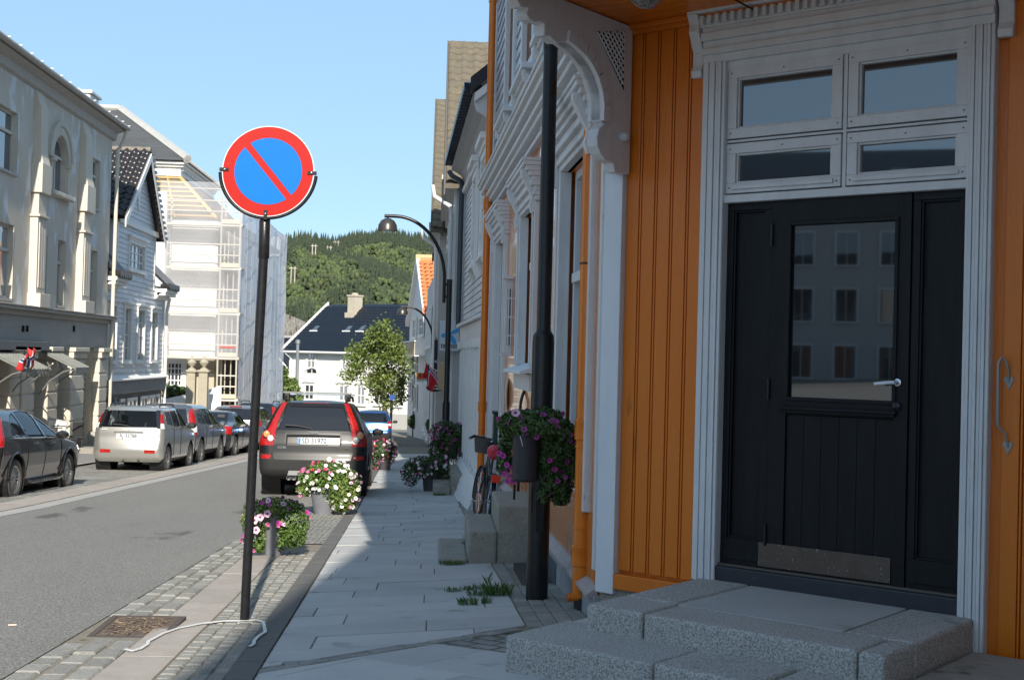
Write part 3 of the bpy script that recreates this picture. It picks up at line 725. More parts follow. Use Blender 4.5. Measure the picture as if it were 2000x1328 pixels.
# string course
sc1 = MB(R); z = 3.94
for h, d in ((.05, .06), (.05, .03), (.06, .11), (.05, .15), (.05, .12), (.07, .19), (.05, .23), (.03, .25)):
    sc1.box(-.0, UE, -.1, d, z, z+h); z += h
sc1.build('string_course', TRIM, house, bevel=.008)
MB(R).box(0, UE, -.15, -.006, 4.3, 9.6).build('upper_wall', BROWNJ, house)
# upper windows between clapboards
ups = [(2.65, 3.75), (4.95, 6.05), (7.3, 8.4)]
z = 4.36; i = 0
while z < 8.2:
    segs = [(0., UE)]
    if z > 4.72:
        segs = []; u = 0.
        for a, b in ups: segs.append((u, a-.14)); u = b+.14
        segs.append((u, UE))
    for a, b in segs:
        if b-a > .02: MB(R).prism([(-.012, z+.146), (.004, z+.146), (.022, z+.004), (-.012, z+.004)], a, b, 'x').build('clapboard', SIDING, house)
    z += .15; i += 1
for a, b in ups:
    w = MB(R).frame(a-.13, b+.13, 4.86, 6.75, .13, -.1, .055).build('window', TRIM, house, bevel=.006)
    MB(R).frame(a, b, 4.94, 6.62, .055, -.08, -.03).box((a+b)/2-.03, (a+b)/2+.03, -.08, -.01, 4.96, 6.6).box(a+.05, b-.05, -.075, -.035, 5.9, 5.95).build('sash', TRIML, w)
    MB(R).box(a, b, -.095, -.085, 4.94, 6.62).build('pane', GLASS, w)
    MB(R).box(a-.2, b+.2, -.0, .17, 4.80, 4.86).build('sill', TRIM, w, bevel=.008)
    MB(R).box(a-.13, b+.13, 0, .09, 4.62, 4.80).box(a-.13, b+.13, .09, .12, 4.75, 4.80).build('apron', TRIM, w, bevel=.005)
    for uu in (a-.13, b+.03):
        MB(R).prism([(.0, 4.45), (.03, 4.45), (.05, 4.52), (.09, 4.57), (.1, 4.66), (.15, 4.72), (.15, 4.80), (0, 4.80)], uu, uu+.1, 'x').build('console', TRIM, w, bevel=.005)
    MB(R).box(a-.18, b+.18, 0, .2, 6.75, 7.0).build('hood', TRIM, w, bevel=.01)
MB(R).box(UE-.22, UE+.0, -.02, .04, 4.42, 9.6).build('corner_board', TRIM, house, bevel=.005)
MB(R).prism([(.55, 9.5), (.55, 9.7), (-4, 13.2), (-4, 9.5)], -.4, UE+.3, 'x').build('roof', mat('dark_roof', (.03, .03, .035), .6), house)
MB().box(1.3, 12, 9.5, 20, -1, 9.3).build('rear_block', SIDING, house)
# carved grille cabinet / shutter standing out from the wall
Yc = 15.35
a0 = at(985, 640, Yc); a1 = at(1011, 640, Yc)
sh = empty('carved_panel', (a0.x, Yc, 1.6), 'narrow grey carved wooden panel with lattice opening standing out from the orange wall', 'panel')
zb, zt = at(990, 690, Yc).z, at(990, 545, Yc).z
MB().box(a0.x, a1.x+.04, Yc, Yc+.06, zb, zt).build('board', TRIM, sh, bevel=.004)
MB().box(a0.x-.03, a1.x+.05, Yc-.05, Yc+.1, zt, zt+.04).box(a0.x-.05, a1.x+.05, Yc-.07, Yc+.1, zb-.03, zb).build('cap', TRIM, sh, bevel=.004)
MB().box(a0.x+.03, a1.x-.01, Yc-.012, Yc-.002, zb+.1, zt-.12).build('recess', mat('shadow_grey', (.12, .12, .125), .8), sh)  # dark plate on the board front, opening's shade put into the colour
for i in range(4): 
    x = a0.x+.035+i*.035
    MB().box(x, x+.016, Yc-.025, Yc-.012, zb+.1, zt-.12).build('slat', TRIML, sh)
for i in range(3): 
    z = zb+.1+(zt-.22-zb)*(i+.5)/3
    MB().box(a0.x+.03, a1.x-.01, Yc-.03, Yc-.025, z-.01, z+.01).build('slat', TRIML, sh)
# round cream disc, letter box
dc = at(993, 770, 15.6)
disc = MB().lathe([(.0, -.012), (.19, -.012), (.2, 0), (.19, .012), (0, .012)], 32, (0, 0, 0), 'x').build('round_plaque', mat('cream_board', (.55, .5, .38), .6, (.65, .6, .48), 8), None, bevel=0)
disc.location = (dc.x, dc.y, dc.z); disc.rotation_euler = (0, 0, math.radians(-12)); tag(disc, 'round cream wooden plaque mounted on the orange wall beside the flower basket', 'plaque')
lb = at(974, 805, 16.6); z1 = at(974, 803, 16.6).z
bxo = empty('letter_box', (lb.x, 16.6, z1-.3), 'dark green letter box on the pale corner board of the orange house', 'letter box')
GREEN = mat('dark_green_enamel', (.012, .04, .03), .35)
MB().box(lb.x-.07, lb.x+.1, 16.5, 16.75, z1-.42, z1-.03).build('body', GREEN, bxo, bevel=.01)
MB().box(lb.x-.09, lb.x+.1, 16.47, 16.78, z1-.03, z1).build('lid', GREEN, bxo, bevel=.008)
# downpipes
def downpipe(name, P, r, z0, z1, joints, label, m=ORANGED, shoe=True):
    e = empty(name, (P[0], P[1], z0), label, 'downpipe')
    MB().lathe([(r, z0+.02), (r, z1)], 20, (P[0], P[1], 0), caps=True).build('pipe', m, e, smooth=True)
    for z in joints: MB().lathe([(r, z-.07), (r*1.16, z-.065), (r*1.18, z-.02), (r*1.16, z+.05), (r*1.22, z+.06), (r*1.2, z+.075), (r, z+.08)], 20, (P[0], P[1], 0)).build('collar', m, e, smooth=True)
    return e
pr = (RF.m @ Vector((.62, .13, 0)))
p1 = at(1130, 1150, 9.12)
pb = gr_ = None
px1 = at(1127, 1190, 9.0)
Yp = 9.05; xb = at(1134, 1180, Yp); 
d1 = downpipe('orange_downpipe', (xb.x, Yp), .064, gh(xb.x, Yp)+.06, 4.05, [at(1130, 1085, Yp).z, at(1140, 840, Yp).z], 'thick glossy orange downpipe nearest the door, with clean-out cap at its foot')
rust = mat('rusty_band', (.12, .05, .02), .8)
for py in (515, 872, 1030): 
    z = at(1140, py, Yp).z; MB().lathe([(.066, -.008), (.069, -.006), (.069, .006), (.066, .008)], 20, (xb.x, Yp, z)).build('clamp', rust if py == 515 else ORANGED, d1, smooth=True)
    MB().box(xb.x+.05, RF.m.to_3x3().col[0].x*0+1.11, Yp-.006, Yp+.006, z-.005, z+.005).build('clamp_arm', rust, d1)
zc = at(1118, 1165, Yp).z
MB().lathe([(.0, -.1), (.034, -.1), (.034, -.085), (.028, -.08), (.028, .0)], 16, (xb.x, Yp-.02, zc), 'x').build('cleanout_cap', ORANGED, d1, smooth=True)
MB().lathe([(.05, gh(xb.x, Yp)-.03), (.05, gh(xb.x, Yp)+.1)], 16, (xb.x, Yp, 0), caps=True).build('cast_socket', mat('cast_iron', (.02, .018, .018), .7), d1)
Y2 = 18.5; xb2 = Vector((1.11-.032*(Y2-8.437)-.12, Y2, 0))
d2 = downpipe('orange_downpipe', (xb2.x-.0, Y2), .052, gh(xb2.x, Y2), 8.6, [at(948, 795, Y2).z, at(956, 400, Y2).z, 7.0], 'long orange downpipe at the far end of the orange house, above the bicycle')
for py in (570, 840, 180): 
    z = at(955, py, Y2).z; MB().lathe([(.054, -.01), (.058, -.008), (.058, .008), (.054, .01)], 16, (xb2.x, Y2, z)).build('clamp', ORANGED, d2)
MB(R).box(-.0, .04, .1, .14, 3.0, 3.2)
# ---------------- white shop house with the wide cove
h2 = empty('white_shop_house', (1.2, 23, gy(23)), 'white timber shop house with wide coved grey eaves next to the orange house', 'house')
WSID = mat('white_siding', (.52, .53, .55), .45, (.62, .63, .64), 3, .6, .15, 40)
a, b = UE+.02, 18.5
MB(R).box(a, b, -6, -.02, -2, 5.3).build('wall', WSID, h2)
z = 2.55
while z < 5.15:
    if z < 3.4: MB(R).prism([(-.02, z+.115), (-.004, z+.115), (.01, z+.004), (-.02, z+.004)], a, b, 'x').build('clapboard', WSID, h2)
    else:
        for s0, s1 in ((a, a+.7), (a+1.9, a+3.0), (a+4.2, b)): MB(R).prism([(-.02, z+.115), (-.004, z+.115), (.01, z+.004), (-.02, z+.004)], s0, s1, 'x').build('clapboard', WSID, h2)
    z += .12
for s0 in (a+.8, a+3.1):
    w = win(R, s0, s0+1.0, 3.45, 4.95, h2, WHITE, GLASS, cas=.12, nx=2, nz=2, hood=.2)
    for k, zz in ((0, 3.7), (1, 4.3), (2, 4.8)):
        MB(R).box(s0-.02, s0+.0, .05, .075, zz, zz+.1).build('hinge', IRON, w)
        MB(R).box(s0+1.0, s0+1.02, .05, .075, zz, zz+.1).build('hinge', IRON, w)
    MB(R).prism([(0, 3.15), (.04, 3.15), (.08, 3.22), (.12, 3.34), (0, 3.34)], s0-.15, s0-.03, 'x').build('console', WHITE, w)
    MB(R).prism([(0, 3.15), (.04, 3.15), (.08, 3.22), (.12, 3.34), (0, 3.34)], s0+1.03, s0+1.15, 'x').build('console', WHITE, w)
fa = MB(R); fa.box(a, b, -.02, .06, 2.1, 2.4).box(a, b, -.02, .14, 2.4, 2.47); fa.build('shop_fascia', WSID, h2, bevel=.01)
for i in range(11):
    MB(R).lathe([(.0, -.16), (.035, -.15), (.055, -.1), (.05, -.04), (.06, 0)], 10, (a+.4+i*.7, .08, 2.1)).build('pendant', WHITE, h2, smooth=True)
for i in range(9):
    uu = a+.15+i*.82; MB(R).box(uu, uu+.16, -.02, .08, -.2, 2.1).box(uu+.04, uu+.12, .08, .10, .0, 1.9).build('pilaster', WHITE, h2, bevel=.006)
    if i < 7: MB(R).box(uu+.2, uu+.78, -.005, .01, .25, 1.95).build('shop_window', GLASS, h2); MB(R).box(uu+.16, uu+.82, .0, .04, 1.3, 1.36).build('glazing_bar', WHITE, h2)
for i in range(6):
    v0 = .12+i*.045; z0 = -.12-i*.12
    MB(R).prism([(v0, z0), (v0+.06, z0-.12), (v0+.04, z0-.125), (v0-.02, z0)], a+.05, b-.3, 'x').build('skirt_board', WHITE, h2)
MB(R).prism([(0, -.1), (.11, -.12), (.36, -.86), (.36, -1.2), (0, -1.2)], a+.05, b-.3, 'x').build('skirt', WSID, h2)
MB(R).box(a, b, -.0, .05, -1.4, -.1).build('plinth', CONCR, h2)
# coved eaves
cv = MB(R); pts = [(0., 5.28), (.05, 5.30), (.06, 5.36), (.02, 5.40), (.05, 5.5), (.12, 5.62), (.24, 5.70), (.32, 5.73), (.32, 5.8), (0, 5.8)]
cv.prism(pts, a+.25, 18.6, 'x'); cv.build('cove', mat('grey_cove_paint', (.30, .31, .32), .6, (.38, .39, .4), 2, .7, .2, 30), h2)
cm = MB(R).prism([(0, 5.2), (.07, 5.22), (.10, 5.28), (.08, 5.33), (0, 5.36)], a, 18.6, 'x').build('moulding', WSID, h2)
TILEB = mat('black_glazed_tile', (.012, .014, .02), .25, (.03, .032, .04), 10, .5)
rf = MB(R).prism([(.36, 5.8), (.36, 5.86), (-4, 9.5), (-4, 9.1)], a+.2, 18.7, 'x').build('roof', TILEB, h2)
uu = a+.22
while uu < 18.6:
    MB(R).lathe([(.0, -.12), (.06, -.12), (.075, .14), (.0, .14)], 8, (uu, .33, 5.86), 'y').build('eave_tile', TILEB, rf); uu += .26
MB(R).prism([(.38, 5.75), (.38, 5.98), (-4, 9.7), (-4, 9.45)], a+.08, a+.2, 'x').build('verge_board', TILEB, rf)
MB(R).prism([(.31, 5.62), (.31, 5.75), (-4, 9.45), (-4, 9.2)], a+.1, a+.2, 'x').build('barge_board', WHITE, h2)
MB(R).prism([(.27, 5.5), (.31, 5.62), (-4, 9.2), (-4, 0), (.0, 0), (.0, 5.35)], a+.16, a+.25, 'x').build('end_wall', WSID, h2)
MB(R).tube([(18.75, .36, 5.72), (18.7, .30, 5.62), (18.55, .12, 5.5), (18.5, .10, 5.4), (18.5, .10, 2.4)], .055, 10).build('downpipe', mat('dark_grey_pipe', (.05, .055, .065), .4), h2, smooth=True)
# ---------------- two gabled houses with concrete tile roofs
TILEG = mat('lichened_concrete_tile', (.085, .073, .055), .9, (.17, .145, .105), 5, .8, .5, 30, spots=(8, .64, (.24, .19, .06)))
def gable_house(name, label, y0, y1, zr, ze, wallm, tilem, tile=True, xin=8., ov=.25, vergem=None, xoff=0., tw=.30, th=.34, rowx=14):
    h = empty(name, (0, (y0+y1)/2, gy(y0)), label, 'house')
    fx = lambda y: 1.11-.032*(y-8.437)+xoff
    ym = (y0+y1)/2; X0 = fx(ym)
    mb = MB()
    mb.prism([(y0, -4), (y1, -4), (y1, ze), (ym, zr-.12), (y0, ze)], X0+.02, X0+xin, 'x'); mb.build('wall', wallm, h)
    # roof slabs
    for yy, s in ((y0-.3, 1), (y1+.3, -1)):
        zz = ze-.3*(zr-ze)/(ym-y0)
        r = MB(); r.prism([(yy, zz), (ym, zr), (ym, zr+.14), (yy, zz+.14)], X0-ov, X0+xin, 'x'); ro = r.build('roof', tilem, h)
        if s == 1 and tile:
            L = math.hypot(ym-yy, zr-zz); n = int(L/th); 
            # one pantile, shared
            tm = MB(); prof = [(0, 0), (.06, .035), (.12, .035), (.18, 0), (.24, -.012), (.30, 0)]
            k = len(prof); vs = []
            for q in (0, 1):
                for (a_, b_) in prof: vs.append((a_*tw/.3, q*th*1.04, b_+(.025 if q == 0 else 0)))
            for (a_, b_) in prof: vs.append((a_*tw/.3, 0, b_-.01))
            fs = [(i, i+1, k+i+1, k+i) for i in range(k-1)]+[(2*k+i, 2*k+i+1, i+1, i) for i in range(k-1)]
            tm.add(vs, fs); me = tm.mesh('tile', True); me.materials.append(tilem)
            ang = math.atan2(zr-zz, ym-yy)
            for i in range(n):
                for j in range(rowx):
                    t = (i+.02)*th
                    o = share(me, 'tile', (X0-ov+.02+j*tw, yy+math.cos(ang)*t-math.sin(ang)*.14, zz+math.sin(ang)*t+.145+.01), ro, (ang, 0, 0))
            for j in range(int(xin/.4)): MB().lathe([(.0, 0), (.11, 0), (.12, .38), (0, .38)], 8, (X0-ov+j*.38, ym, zr+.08), 'x').build('ridge_tile', tilem, ro)
    v = vergem or wallm
    for yy in (y0-.3, y1+.3):
        zz = ze-.3*(zr-ze)/(ym-y0)
        MB().prism([(yy, zz-.14), (ym, zr-.12), (ym, zr+.2), (yy, zz+.18)], X0-ov-.03, X0-ov+.0, 'x').build('barge_board', v, h)
    return h, X0
GREYW = mat('grey_facade', (.36, .37, .38), .6, (.45, .46, .46), 2, .6, .2, 20)
CREAMW = mat('cream_facade', (.40, .39, .36), .6, (.5, .49, .46), 2, .6, .2, 20)
h3, X3 = gable_house('gabled_house', 'tall gabled house with lichened concrete roof tiles, nearer of two alike', 28.4, 37.6, 9.75, 5.75, GREYW, TILEG, rowx=6, vergem=mat('dark_verge', (.1, .1, .1), .7))
h4, X4 = gable_house('gabled_house', 'tall gabled house with mossy roof tiles, farther of two alike, by the arched lamp', 38.6, 49.4, 10.45, 5.75, CREAMW, TILEG, rowx=4, vergem=mat('dark_verge', (.1, .1, .1), .7))
for (hh, XX, y0, y1) in ((h3, X3, 28.6, 37.4), (h4, X4, 38.8, 49.2)):
    Mh = Matrix(((0, -1, 0, XX+.02), (1, 0, 0, 0), (0, 0, 1, 0), (0, 0, 0, 1)))
    for i in range(3):
        u = y0+.9+i*2.9
        for z in (2.9, 5.6):
            if z > 5 and i != 1: continue
            w = win(Mh, u, u+1.1, z, z+1.6, hh, WHITE, GLASS, cas=.12, nx=2, nz=2, hood=.25)
            MB(Mh).prism([(0, z+1.9), (.12, z+1.9), (.16, z+2.05), (0, z+2.2)], u-.2, u+1.3, 'x').build('carved_hood', TRIM, w, bevel=.02)
    for i in range(5): MB(Mh).box(y0+i*2.1, y0+i*2.1+.25, 0, .06, -2.5, 5.6).build('pilaster', WHITE, hh, bevel=.01)
    MB(Mh).box(y0, y1, -.0, .12, 2.1, 2.4).build('string_course', WHITE, hh, bevel=.02)
    MB(Mh).box(y0, y1, 0, .22, 5.55, 5.75).box(y0, y1, 0, .35, 5.75, 5.85).build('eaves_cornice', CREAMW, hh)
    MB(Mh).tube([(y0-.1, .55, 5.6), (y0-.1, .5, 5.35), (y0-.05, .15, 5.15), (y0-.05, .12, 5.0), (y0-.05, .12, -1)], .05, 8).build('downpipe', WHITE if hh is h4 else TRIM, hh, smooth=True)
Mh = Matrix(((0, -1, 0, X3+.02), (1, 0, 0, 0), (0, 0, 1, 0), (0, 0, 0, 1)))
TAN = mat('tan_planks', (.36, .25, .15), .7, (.45, .33, .2), 12, .6, .3, 30, stretch=(1, 1, .2))
for i in range(14): MB(Mh).box(30.6+i*.3, 30.6+i*.3+.28, .02, .07, -1.3, 1.6).build('plank', TAN, h3)
MB(Mh).box(30.5, 34.9, .07, .3, 1.0, 1.65).build('awning', TAN, h3)
# low link building
lk = empty('low_facade_house', (-.1, 55, gy(55)), 'pale grey flat-fronted house before the orange tiled roof', 'house')
MB(R).box(41.0, 51.5, -8, 0, -5, 4.9).build('wall', mat('blue_grey_facade', (.42, .44, .46), .6), lk)
for i in range(3): win(R, 42+i*3, 43.2+i*3, 2.2, 3.7, lk, WHITE, GLASS, cas=.12, nx=2, nz=2); win(R, 42+i*3, 43.2+i*3, -1.4, .6, lk, WHITE, GLASS, cas=.12, nx=2)
# ============================================================ LEFT-HAND ROW
L = LF.m
Ul = lambda px, py=640: LF.U(px, py)
STUC = mat('worn_grey_stucco', (.46, .42, .355), .85, (.60, .555, .48), 1.6, .8, .5, 25, spots=(2.0, .56, (.62, .63, .64)), stretch=(1, 1, .5))
CREAM = mat('cream_stucco', (.54, .49, .40), .8, (.64, .59, .50), 2.5, .7, .3, 25)
STUCD = mat('grey_lower_band', (.34, .325, .30), .85, (.42, .405, .375), 2, .7, .3, 25)
GUT = mat('weathered_gutter', (.33, .31, .27), .6, (.45, .43, .4), 6)
st = empty('stucco_building', (-10.3, 33, gy(33)), 'three-storey grey and cream stucco building with flaking facade and arched window', 'building')
Y0, Y1 = 16.0, Ul(208)
zg = LF.Z(222, 243); ztop = zg-.1
zc1 = LF.Z(205, 618)               # band between floors
# piers lit on their sides stand proud of the wall; windows are recessed
wz = lambda px, py: LF.Z(px, py)
yw = {k: Ul(v) for k, v in dict(a0=-34, a1=22, p1a=52, p1b=70, ar0=87, ar1=122, p2a=144, p2b=160, r0=166, r1=186, n1a=76, n1b=87, n2a=109, n2b=123, e0=-150, p0a=-95, p0b=-68, q0=-185).items()}
zu0, zu1 = wz(10, 332), wz(10, 208)
zr0, zr1 = wz(176, 403), wz(176, 305)
zm0, zm1 = wz(176, 605), wz(176, 487)
holes_u = [(yw['e0'], yw['e0']+1.3), (yw['a0'], yw['a1']), (yw['ar0']+.1, yw['ar1']-.1), (yw['r0'], yw['r1'])]
holes_m = [(yw['e0'], yw['e0']+1.3), (yw['a0'], yw['a1']), (yw['n1a'], yw['n1b']), (yw['n2a'], yw['n2b']), (yw['r0']-.1, yw['r1']+.0)]
zs = (zm1+zu0)/2+.2
boxes_with_hole(L, Y0, Y1, -.4, 0, zs, ztop, [(a, b, min(zr0, zu0), zu1) for a, b in holes_u]).build('wall', STUC, st)
boxes_with_hole(L, Y0, Y1, -.4, 0, zc1, zs, [(a, b, zm0, zm1) for a, b in holes_m]).build('wall', STUC, st)
MB(L).box(Y0, Y1, -9, -.9, -2, ztop).build('core', STUC, st)
revm = CREAM
SASH = mat('cream_sash', (.55, .52, .46), .6)
def lwin(a, b, z0, z1, arch=False, nz=.66, g=FROST):
    w = MB(L).box(a, b, -.03, .05, z0-.06, z0).build('window', GUT, st)
    MB(L).box(b-.02, b+.02, -.38, -.0, z0, z1).build('reveal', revm, w); MB(L).box(a-.02, a+.0, -.38, -.0, z0, z1).build('reveal', revm, w)
    s = MB(L).frame(a, b, z0, z1, .07, -.17, -.11); zt = z0+(z1-z0)*nz
    s.box(a+.07, b-.07, -.17, -.09, zt-.035, zt+.035)
    if b-a > 1: s.box((a+b)/2-.03, (a+b)/2+.03, -.17, -.10, z0+.07, zt-.035)
    s.build('sash', SASH, w)
    MB(L).box(a+.05, b-.05, -.155, -.145, z0+.05, z1-.05).build('pane', g, w)
    MB(L).box(a, b, -.38, -.3, z0, z1).build('backing', DARK, w)
    return w
GL2 = mat('sky_glass', (.05, .07, .09), .02)
GL2.node_tree.nodes['Principled BSDF'].inputs['IOR'].default_value = 3.2
FROST.node_tree.nodes['Principled BSDF'].inputs['IOR'].default_value = 2.2
for a, b in holes_u: 
    w = lwin(a, b, min(zr0, zu0)+.0, zu1, g=GL2)
for a, b in holes_m: lwin(a, b, zm0, zm1, g=FROST)
# arched surround of the middle window
za = wz(104, 262)
ay0, ay1 = yw['ar0'], yw['ar1']; ra = (ay1-ay0)/2; cy_ = (ay0+ay1)/2
ring = MB(L)
for i in range(12):
    t0, t1 = math.pi*i/12, math.pi*(i+1)/12
    for (r0, r1, d) in ((ra-.12, ra+.12, .07), (ra+.12, ra+.26, .11)):
        q = [(cy_+math.cos(t)*r, zu1-.62+math.sin(t)*r*1.0) for t, r in ((t0, r0), (t0, r1), (t1, r1), (t1, r0))]
        ring.prism(q, -.05, d, 'y')
ring.build('arch', STUC, st)
sp = MB(L)                                   # spandrels fill the corners behind the arch
for sgn in (0, 1):
    pts = [(cy_+math.cos(math.pi*i/16+(math.pi/2 if sgn else 0))*ra*.82, zu1-.62+math.sin(math.pi*i/16+(math.pi/2 if sgn else 0))*ra*.82) for i in range(9)]
    corner = (cy_+(ra*.98 if not sgn else -ra*.98), zu1+.02)
    pts = pts+[(cy_, zu1+.02), corner] if not sgn else pts+[corner, (cy_, zu1+.02)][::1]
    for i in range(8): sp.prism([pts[i], pts[i+1], corner], -.25, -.02, 'y')
    sp.prism([(cy_, zu1+.02), corner, (cy_, zu1-.62+ra*.82)], -.25, -.02, 'y')
sp.build('spandrel', STUC, st)
for a in (ay0-.02, ay1-.10): MB(L).box(a, a+.10, 0, .07, min(zr0, zu0), zu1-.62).box(a-.04, a+.18, 0, .15, zu1-.72, zu1-.6).build('jamb', CREAM, st)
MB(L).box(ay0-.25, ay1+.25, 0, .2, min(zr0, zu0)-.14, min(zr0, zu0)-.02).build('sill', STUC, st, bevel=.02)
# tall piers with fluted lower part and slender tops
def pier(a, b):
    zc = zs-.1
    MB(L).box(a, b, 0, .2, zc1, zc-.3).box(a-.05, b+.05, 0, .26, zc-.36, zc-.3).build('pier', CREAM, st, bevel=.01)
    for k in range(3): MB(L).box(a+.09+k*(b-a-.18)/3+.02, a+.09+(k+1)*(b-a-.18)/3-.02, .2, .22, zc1+.5, zc-.5).build('flute', CREAM, st)
    MB(L).box(a+.05, b-.05, 0, .19, zc-.3, zc+.25).box(a-.02, b+.02, 0, .28, zc+.25, zc+1.0).build('pier', CREAM, st, bevel=.01)
    MB(L).prism([(0, zc+1.0), (.26, zc+1.0), (.19, zc+1.3), (.17, zc+2.4), (.0, zc+2.9)], a+.08, b-.06, 'x').build('pier_top', CREAM, st)
    MB(L).box(a-.05, b+.05, 0, .33, zc1, zc1+.35).build('pier_base', CREAM, st, bevel=.01)
pier(yw['p1a'], yw['p1b']); pier(yw['p2a'], yw['p2b']); pier(yw['p0a'], yw['p0b'])
# band and signboard zone above the shops
zb1 = wz(205, 680)
MB(L).box(Y0, Y1, -.3, .04, zb1, zc1-.2).build('fascia_band', STUCD, st)
cn = MB(L).box(Y0, Y1+.1, -.3, .12, zc1-.22, zc1-.1).box(Y0, Y1+.15, -.3, .26, zc1-.1, zc1-.02).box(Y0, Y1+.15, -.3, .30, zc1-.02, zc1+.02).build('cornice', GUT, st, bevel=.01)
for px in (40, 48, 140): 
    y = Ul(px); MB(L).box(y-.02, y+.02, .04, .10, wz(px, 648), wz(px, 636)).build('hook', IRON, st)
# shop floor: banded piers, brick part, dark glazing
zgd = -2.0
yq = [Ul(p) for p in (-60, -38, 14, 28, 42, 66, 92, 112, 128, 156, 182, 199)]
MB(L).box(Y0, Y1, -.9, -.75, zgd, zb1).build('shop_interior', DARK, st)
BRICK = mat('sand_brick', (.38, .32, .23), .85, (.48, .41, .3), 5, .8, .4, 30)
def banded(a, b, d=.12, back=-.5):
    MB(L).box(a+.02, b-.02, back, d-.03, zgd, zb1).build('pier_core', CREAM, st)
    z = zb1-.35; k = 0
    while z > gy((a+b)/2)-.2:
        MB(L).box(a, b, back+.02, d, z-.40, z).build('stone_block', CREAM, st, bevel=.025, seg=1); z -= .43; k += 1
    MB(L).box(a-.06, b+.06, back, d+.12, zb1-.12, zb1-.0).box(a-.03, b+.03, back, d+.06, zb1-.3, zb1-.12).build('capital', CREAM, st, bevel=.015)
banded(yq[0], yq[1]); banded(yq[2]-.0, yq[3]+.2); banded(Ul(38), Ul(62)); banded(Ul(88), Ul(108)); banded(Ul(128), Ul(154), .2); banded(Ul(184), Ul(199), .2)
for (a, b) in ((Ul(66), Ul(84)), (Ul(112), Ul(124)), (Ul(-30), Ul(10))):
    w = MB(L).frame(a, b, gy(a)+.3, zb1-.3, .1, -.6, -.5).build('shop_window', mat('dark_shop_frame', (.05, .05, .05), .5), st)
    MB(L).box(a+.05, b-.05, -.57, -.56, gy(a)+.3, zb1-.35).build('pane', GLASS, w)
# brick field with a narrow door
ba, bb = Ul(154), Ul(184); zz = zgd
da, db = Ul(156), Ul(166)
MB(L).box(ba, bb, -.3, -.012, zgd, zb1).build('wall', mat('mortar', (.3, .26, .2), .9), st)
bm = MB(); 
z = gy(38)+.0; r = 0; bml = []
while z < zb1-.1:
    u = ba+(.0 if r % 2 else -.12)
    while u < bb:
        a, b = max(u, ba), min(u+.235, bb)
        if b-a > .04 and not (a < db and z < LF.Z(162, 722)+.0): MB(L).box(a, b-.012, -.012, .004, z, z+.068).build('brick', BRICK, st)
        u += .245
    z += .08; r += 1
    if r > 60: break
dd = MB(L).box(da, db, -.02, .02, gy(36), wz(160, 722)).build('door', mat('dark_brown_door', (.035, .028, .022), .5), st)
MB(L).box(da+.1, db-.1, .02, .03, wz(160, 757), wz(160, 726)).build('pane', FROST, dd)
MB(L).box(bb-.3, Y1, -.2, .26, zgd, wz(190, 840)).build('plinth', STUCD, st)
# awning canopies and sign beam
MET = mat('ornate_tin', (.17, .18, .17), .5, (.27, .28, .26), 14, .6, .4, 50, metal=.4)
def canopy(a, b, label, z1):
    e = empty('tin_canopy', L @ Vector(((a+b)/2, .3, z1)), label, 'canopy', None)
    MB(L).prism([(.05, z1), (.05, z1+.05), (.95, z1-.38), (.95, z1-.43)], a, b, 'x').build('roof_sheet', MET, e)
    n = 9
    for i in range(n+1): u = a+(b-a)*i/n; MB(L).prism([(.05, z1+.05), (.05, z1+.075), (.96, z1-.355), (.96, z1-.38)], u-.015, u+.015, 'x').build('rib', MET, e)
    for i in range(n): u = a+(b-a)*(i+.5)/n; MB(L).prism([(u-.07, z1-.42), (u+.07, z1-.42), (u+.05, z1-.5), (u, z1-.56), (u-.05, z1-.5)], .94, .955, 'y').build('scallop', MET, e)
    for u in (a+.1, b-.1): MB(L).tube([(u, .0, z1-1.1), (u, .25, z1-.75), (u, .6, z1-.5), (u, .92, z1-.4)], .02, 6).build('strut', MET, e); MB(L).tube([(u, .1, z1-.1), (u, .3, z1-.45), (u, .05, z1-.6)], .014, 6).build('scroll', MET, e)
    return e
canopy(Ul(76, 690), Ul(104, 690), 'ornate tin canopy over the shop opening right of the flag', wz(88, 688))
canopy(Ul(-32, 690), Ul(20, 690), 'ornate tin canopy over the shop opening at the left picture edge', wz(10, 688))
MB(L).box(Y0, Ul(80), .04, .24, wz(60, 684), wz(60, 667)).build('sign_beam', mat('grey_beam', (.13, .135, .14), .5), st, bevel=.01)
# roof, gutter
MB(L).prism([(.34, ztop+.02), (-5, ztop+3.4), (-10, ztop+.02)], Y0, Y1+.1, 'x').build('roof', mat('black_slate', (.03, .03, .033), .5, (.05, .05, .055), 10), st)
uu = Y0
while uu < Y1: MB(L).box(uu+.0, uu+.28, .22, .40, ztop+.03, ztop+.09).build('eave_tile', TILEB, st, bevel=.02, seg=1); uu += .33
MB(L).prism([(0, ztop-.45), (.1, ztop-.4), (.14, ztop-.2), (.36, ztop-.12), (.36, ztop+.02), (0, ztop+.02)], Y0, Y1+.12, 'x').build('eaves_cornice', GUT, st)
MB(L).tube([(Y0, .45, ztop-.03), (Y1+.15, .45, ztop-.03)], .075, 10).build('gutter', GUT, st, smooth=True)
uu = Y0+.5
while uu < Y1: MB(L).box(uu, uu+.03, .34, .54, ztop+.03, ztop+.05).build('gutter_bracket', WHITE, st); uu += .8
DP = mat('cream_downpipe', (.62, .57, .47), .5)
MB(L).tube([(Y1-.05, .45, ztop-.1), (Y1-.0, .35, ztop-.45), (Y1-.05, .2, ztop-.75), (Y1-.05, .17, wz(207, 810)), ], .06, 10).build('downpipe', DP, st, smooth=True)
MB(L).tube([(Y1-.05, .17, wz(207, 810)), (Y1+.1, .25, wz(207, 818)), (Y1+.12, .25, wz(207, 870))], .07, 10).build('downpipe_shoe', TRIM, st, smooth=True)
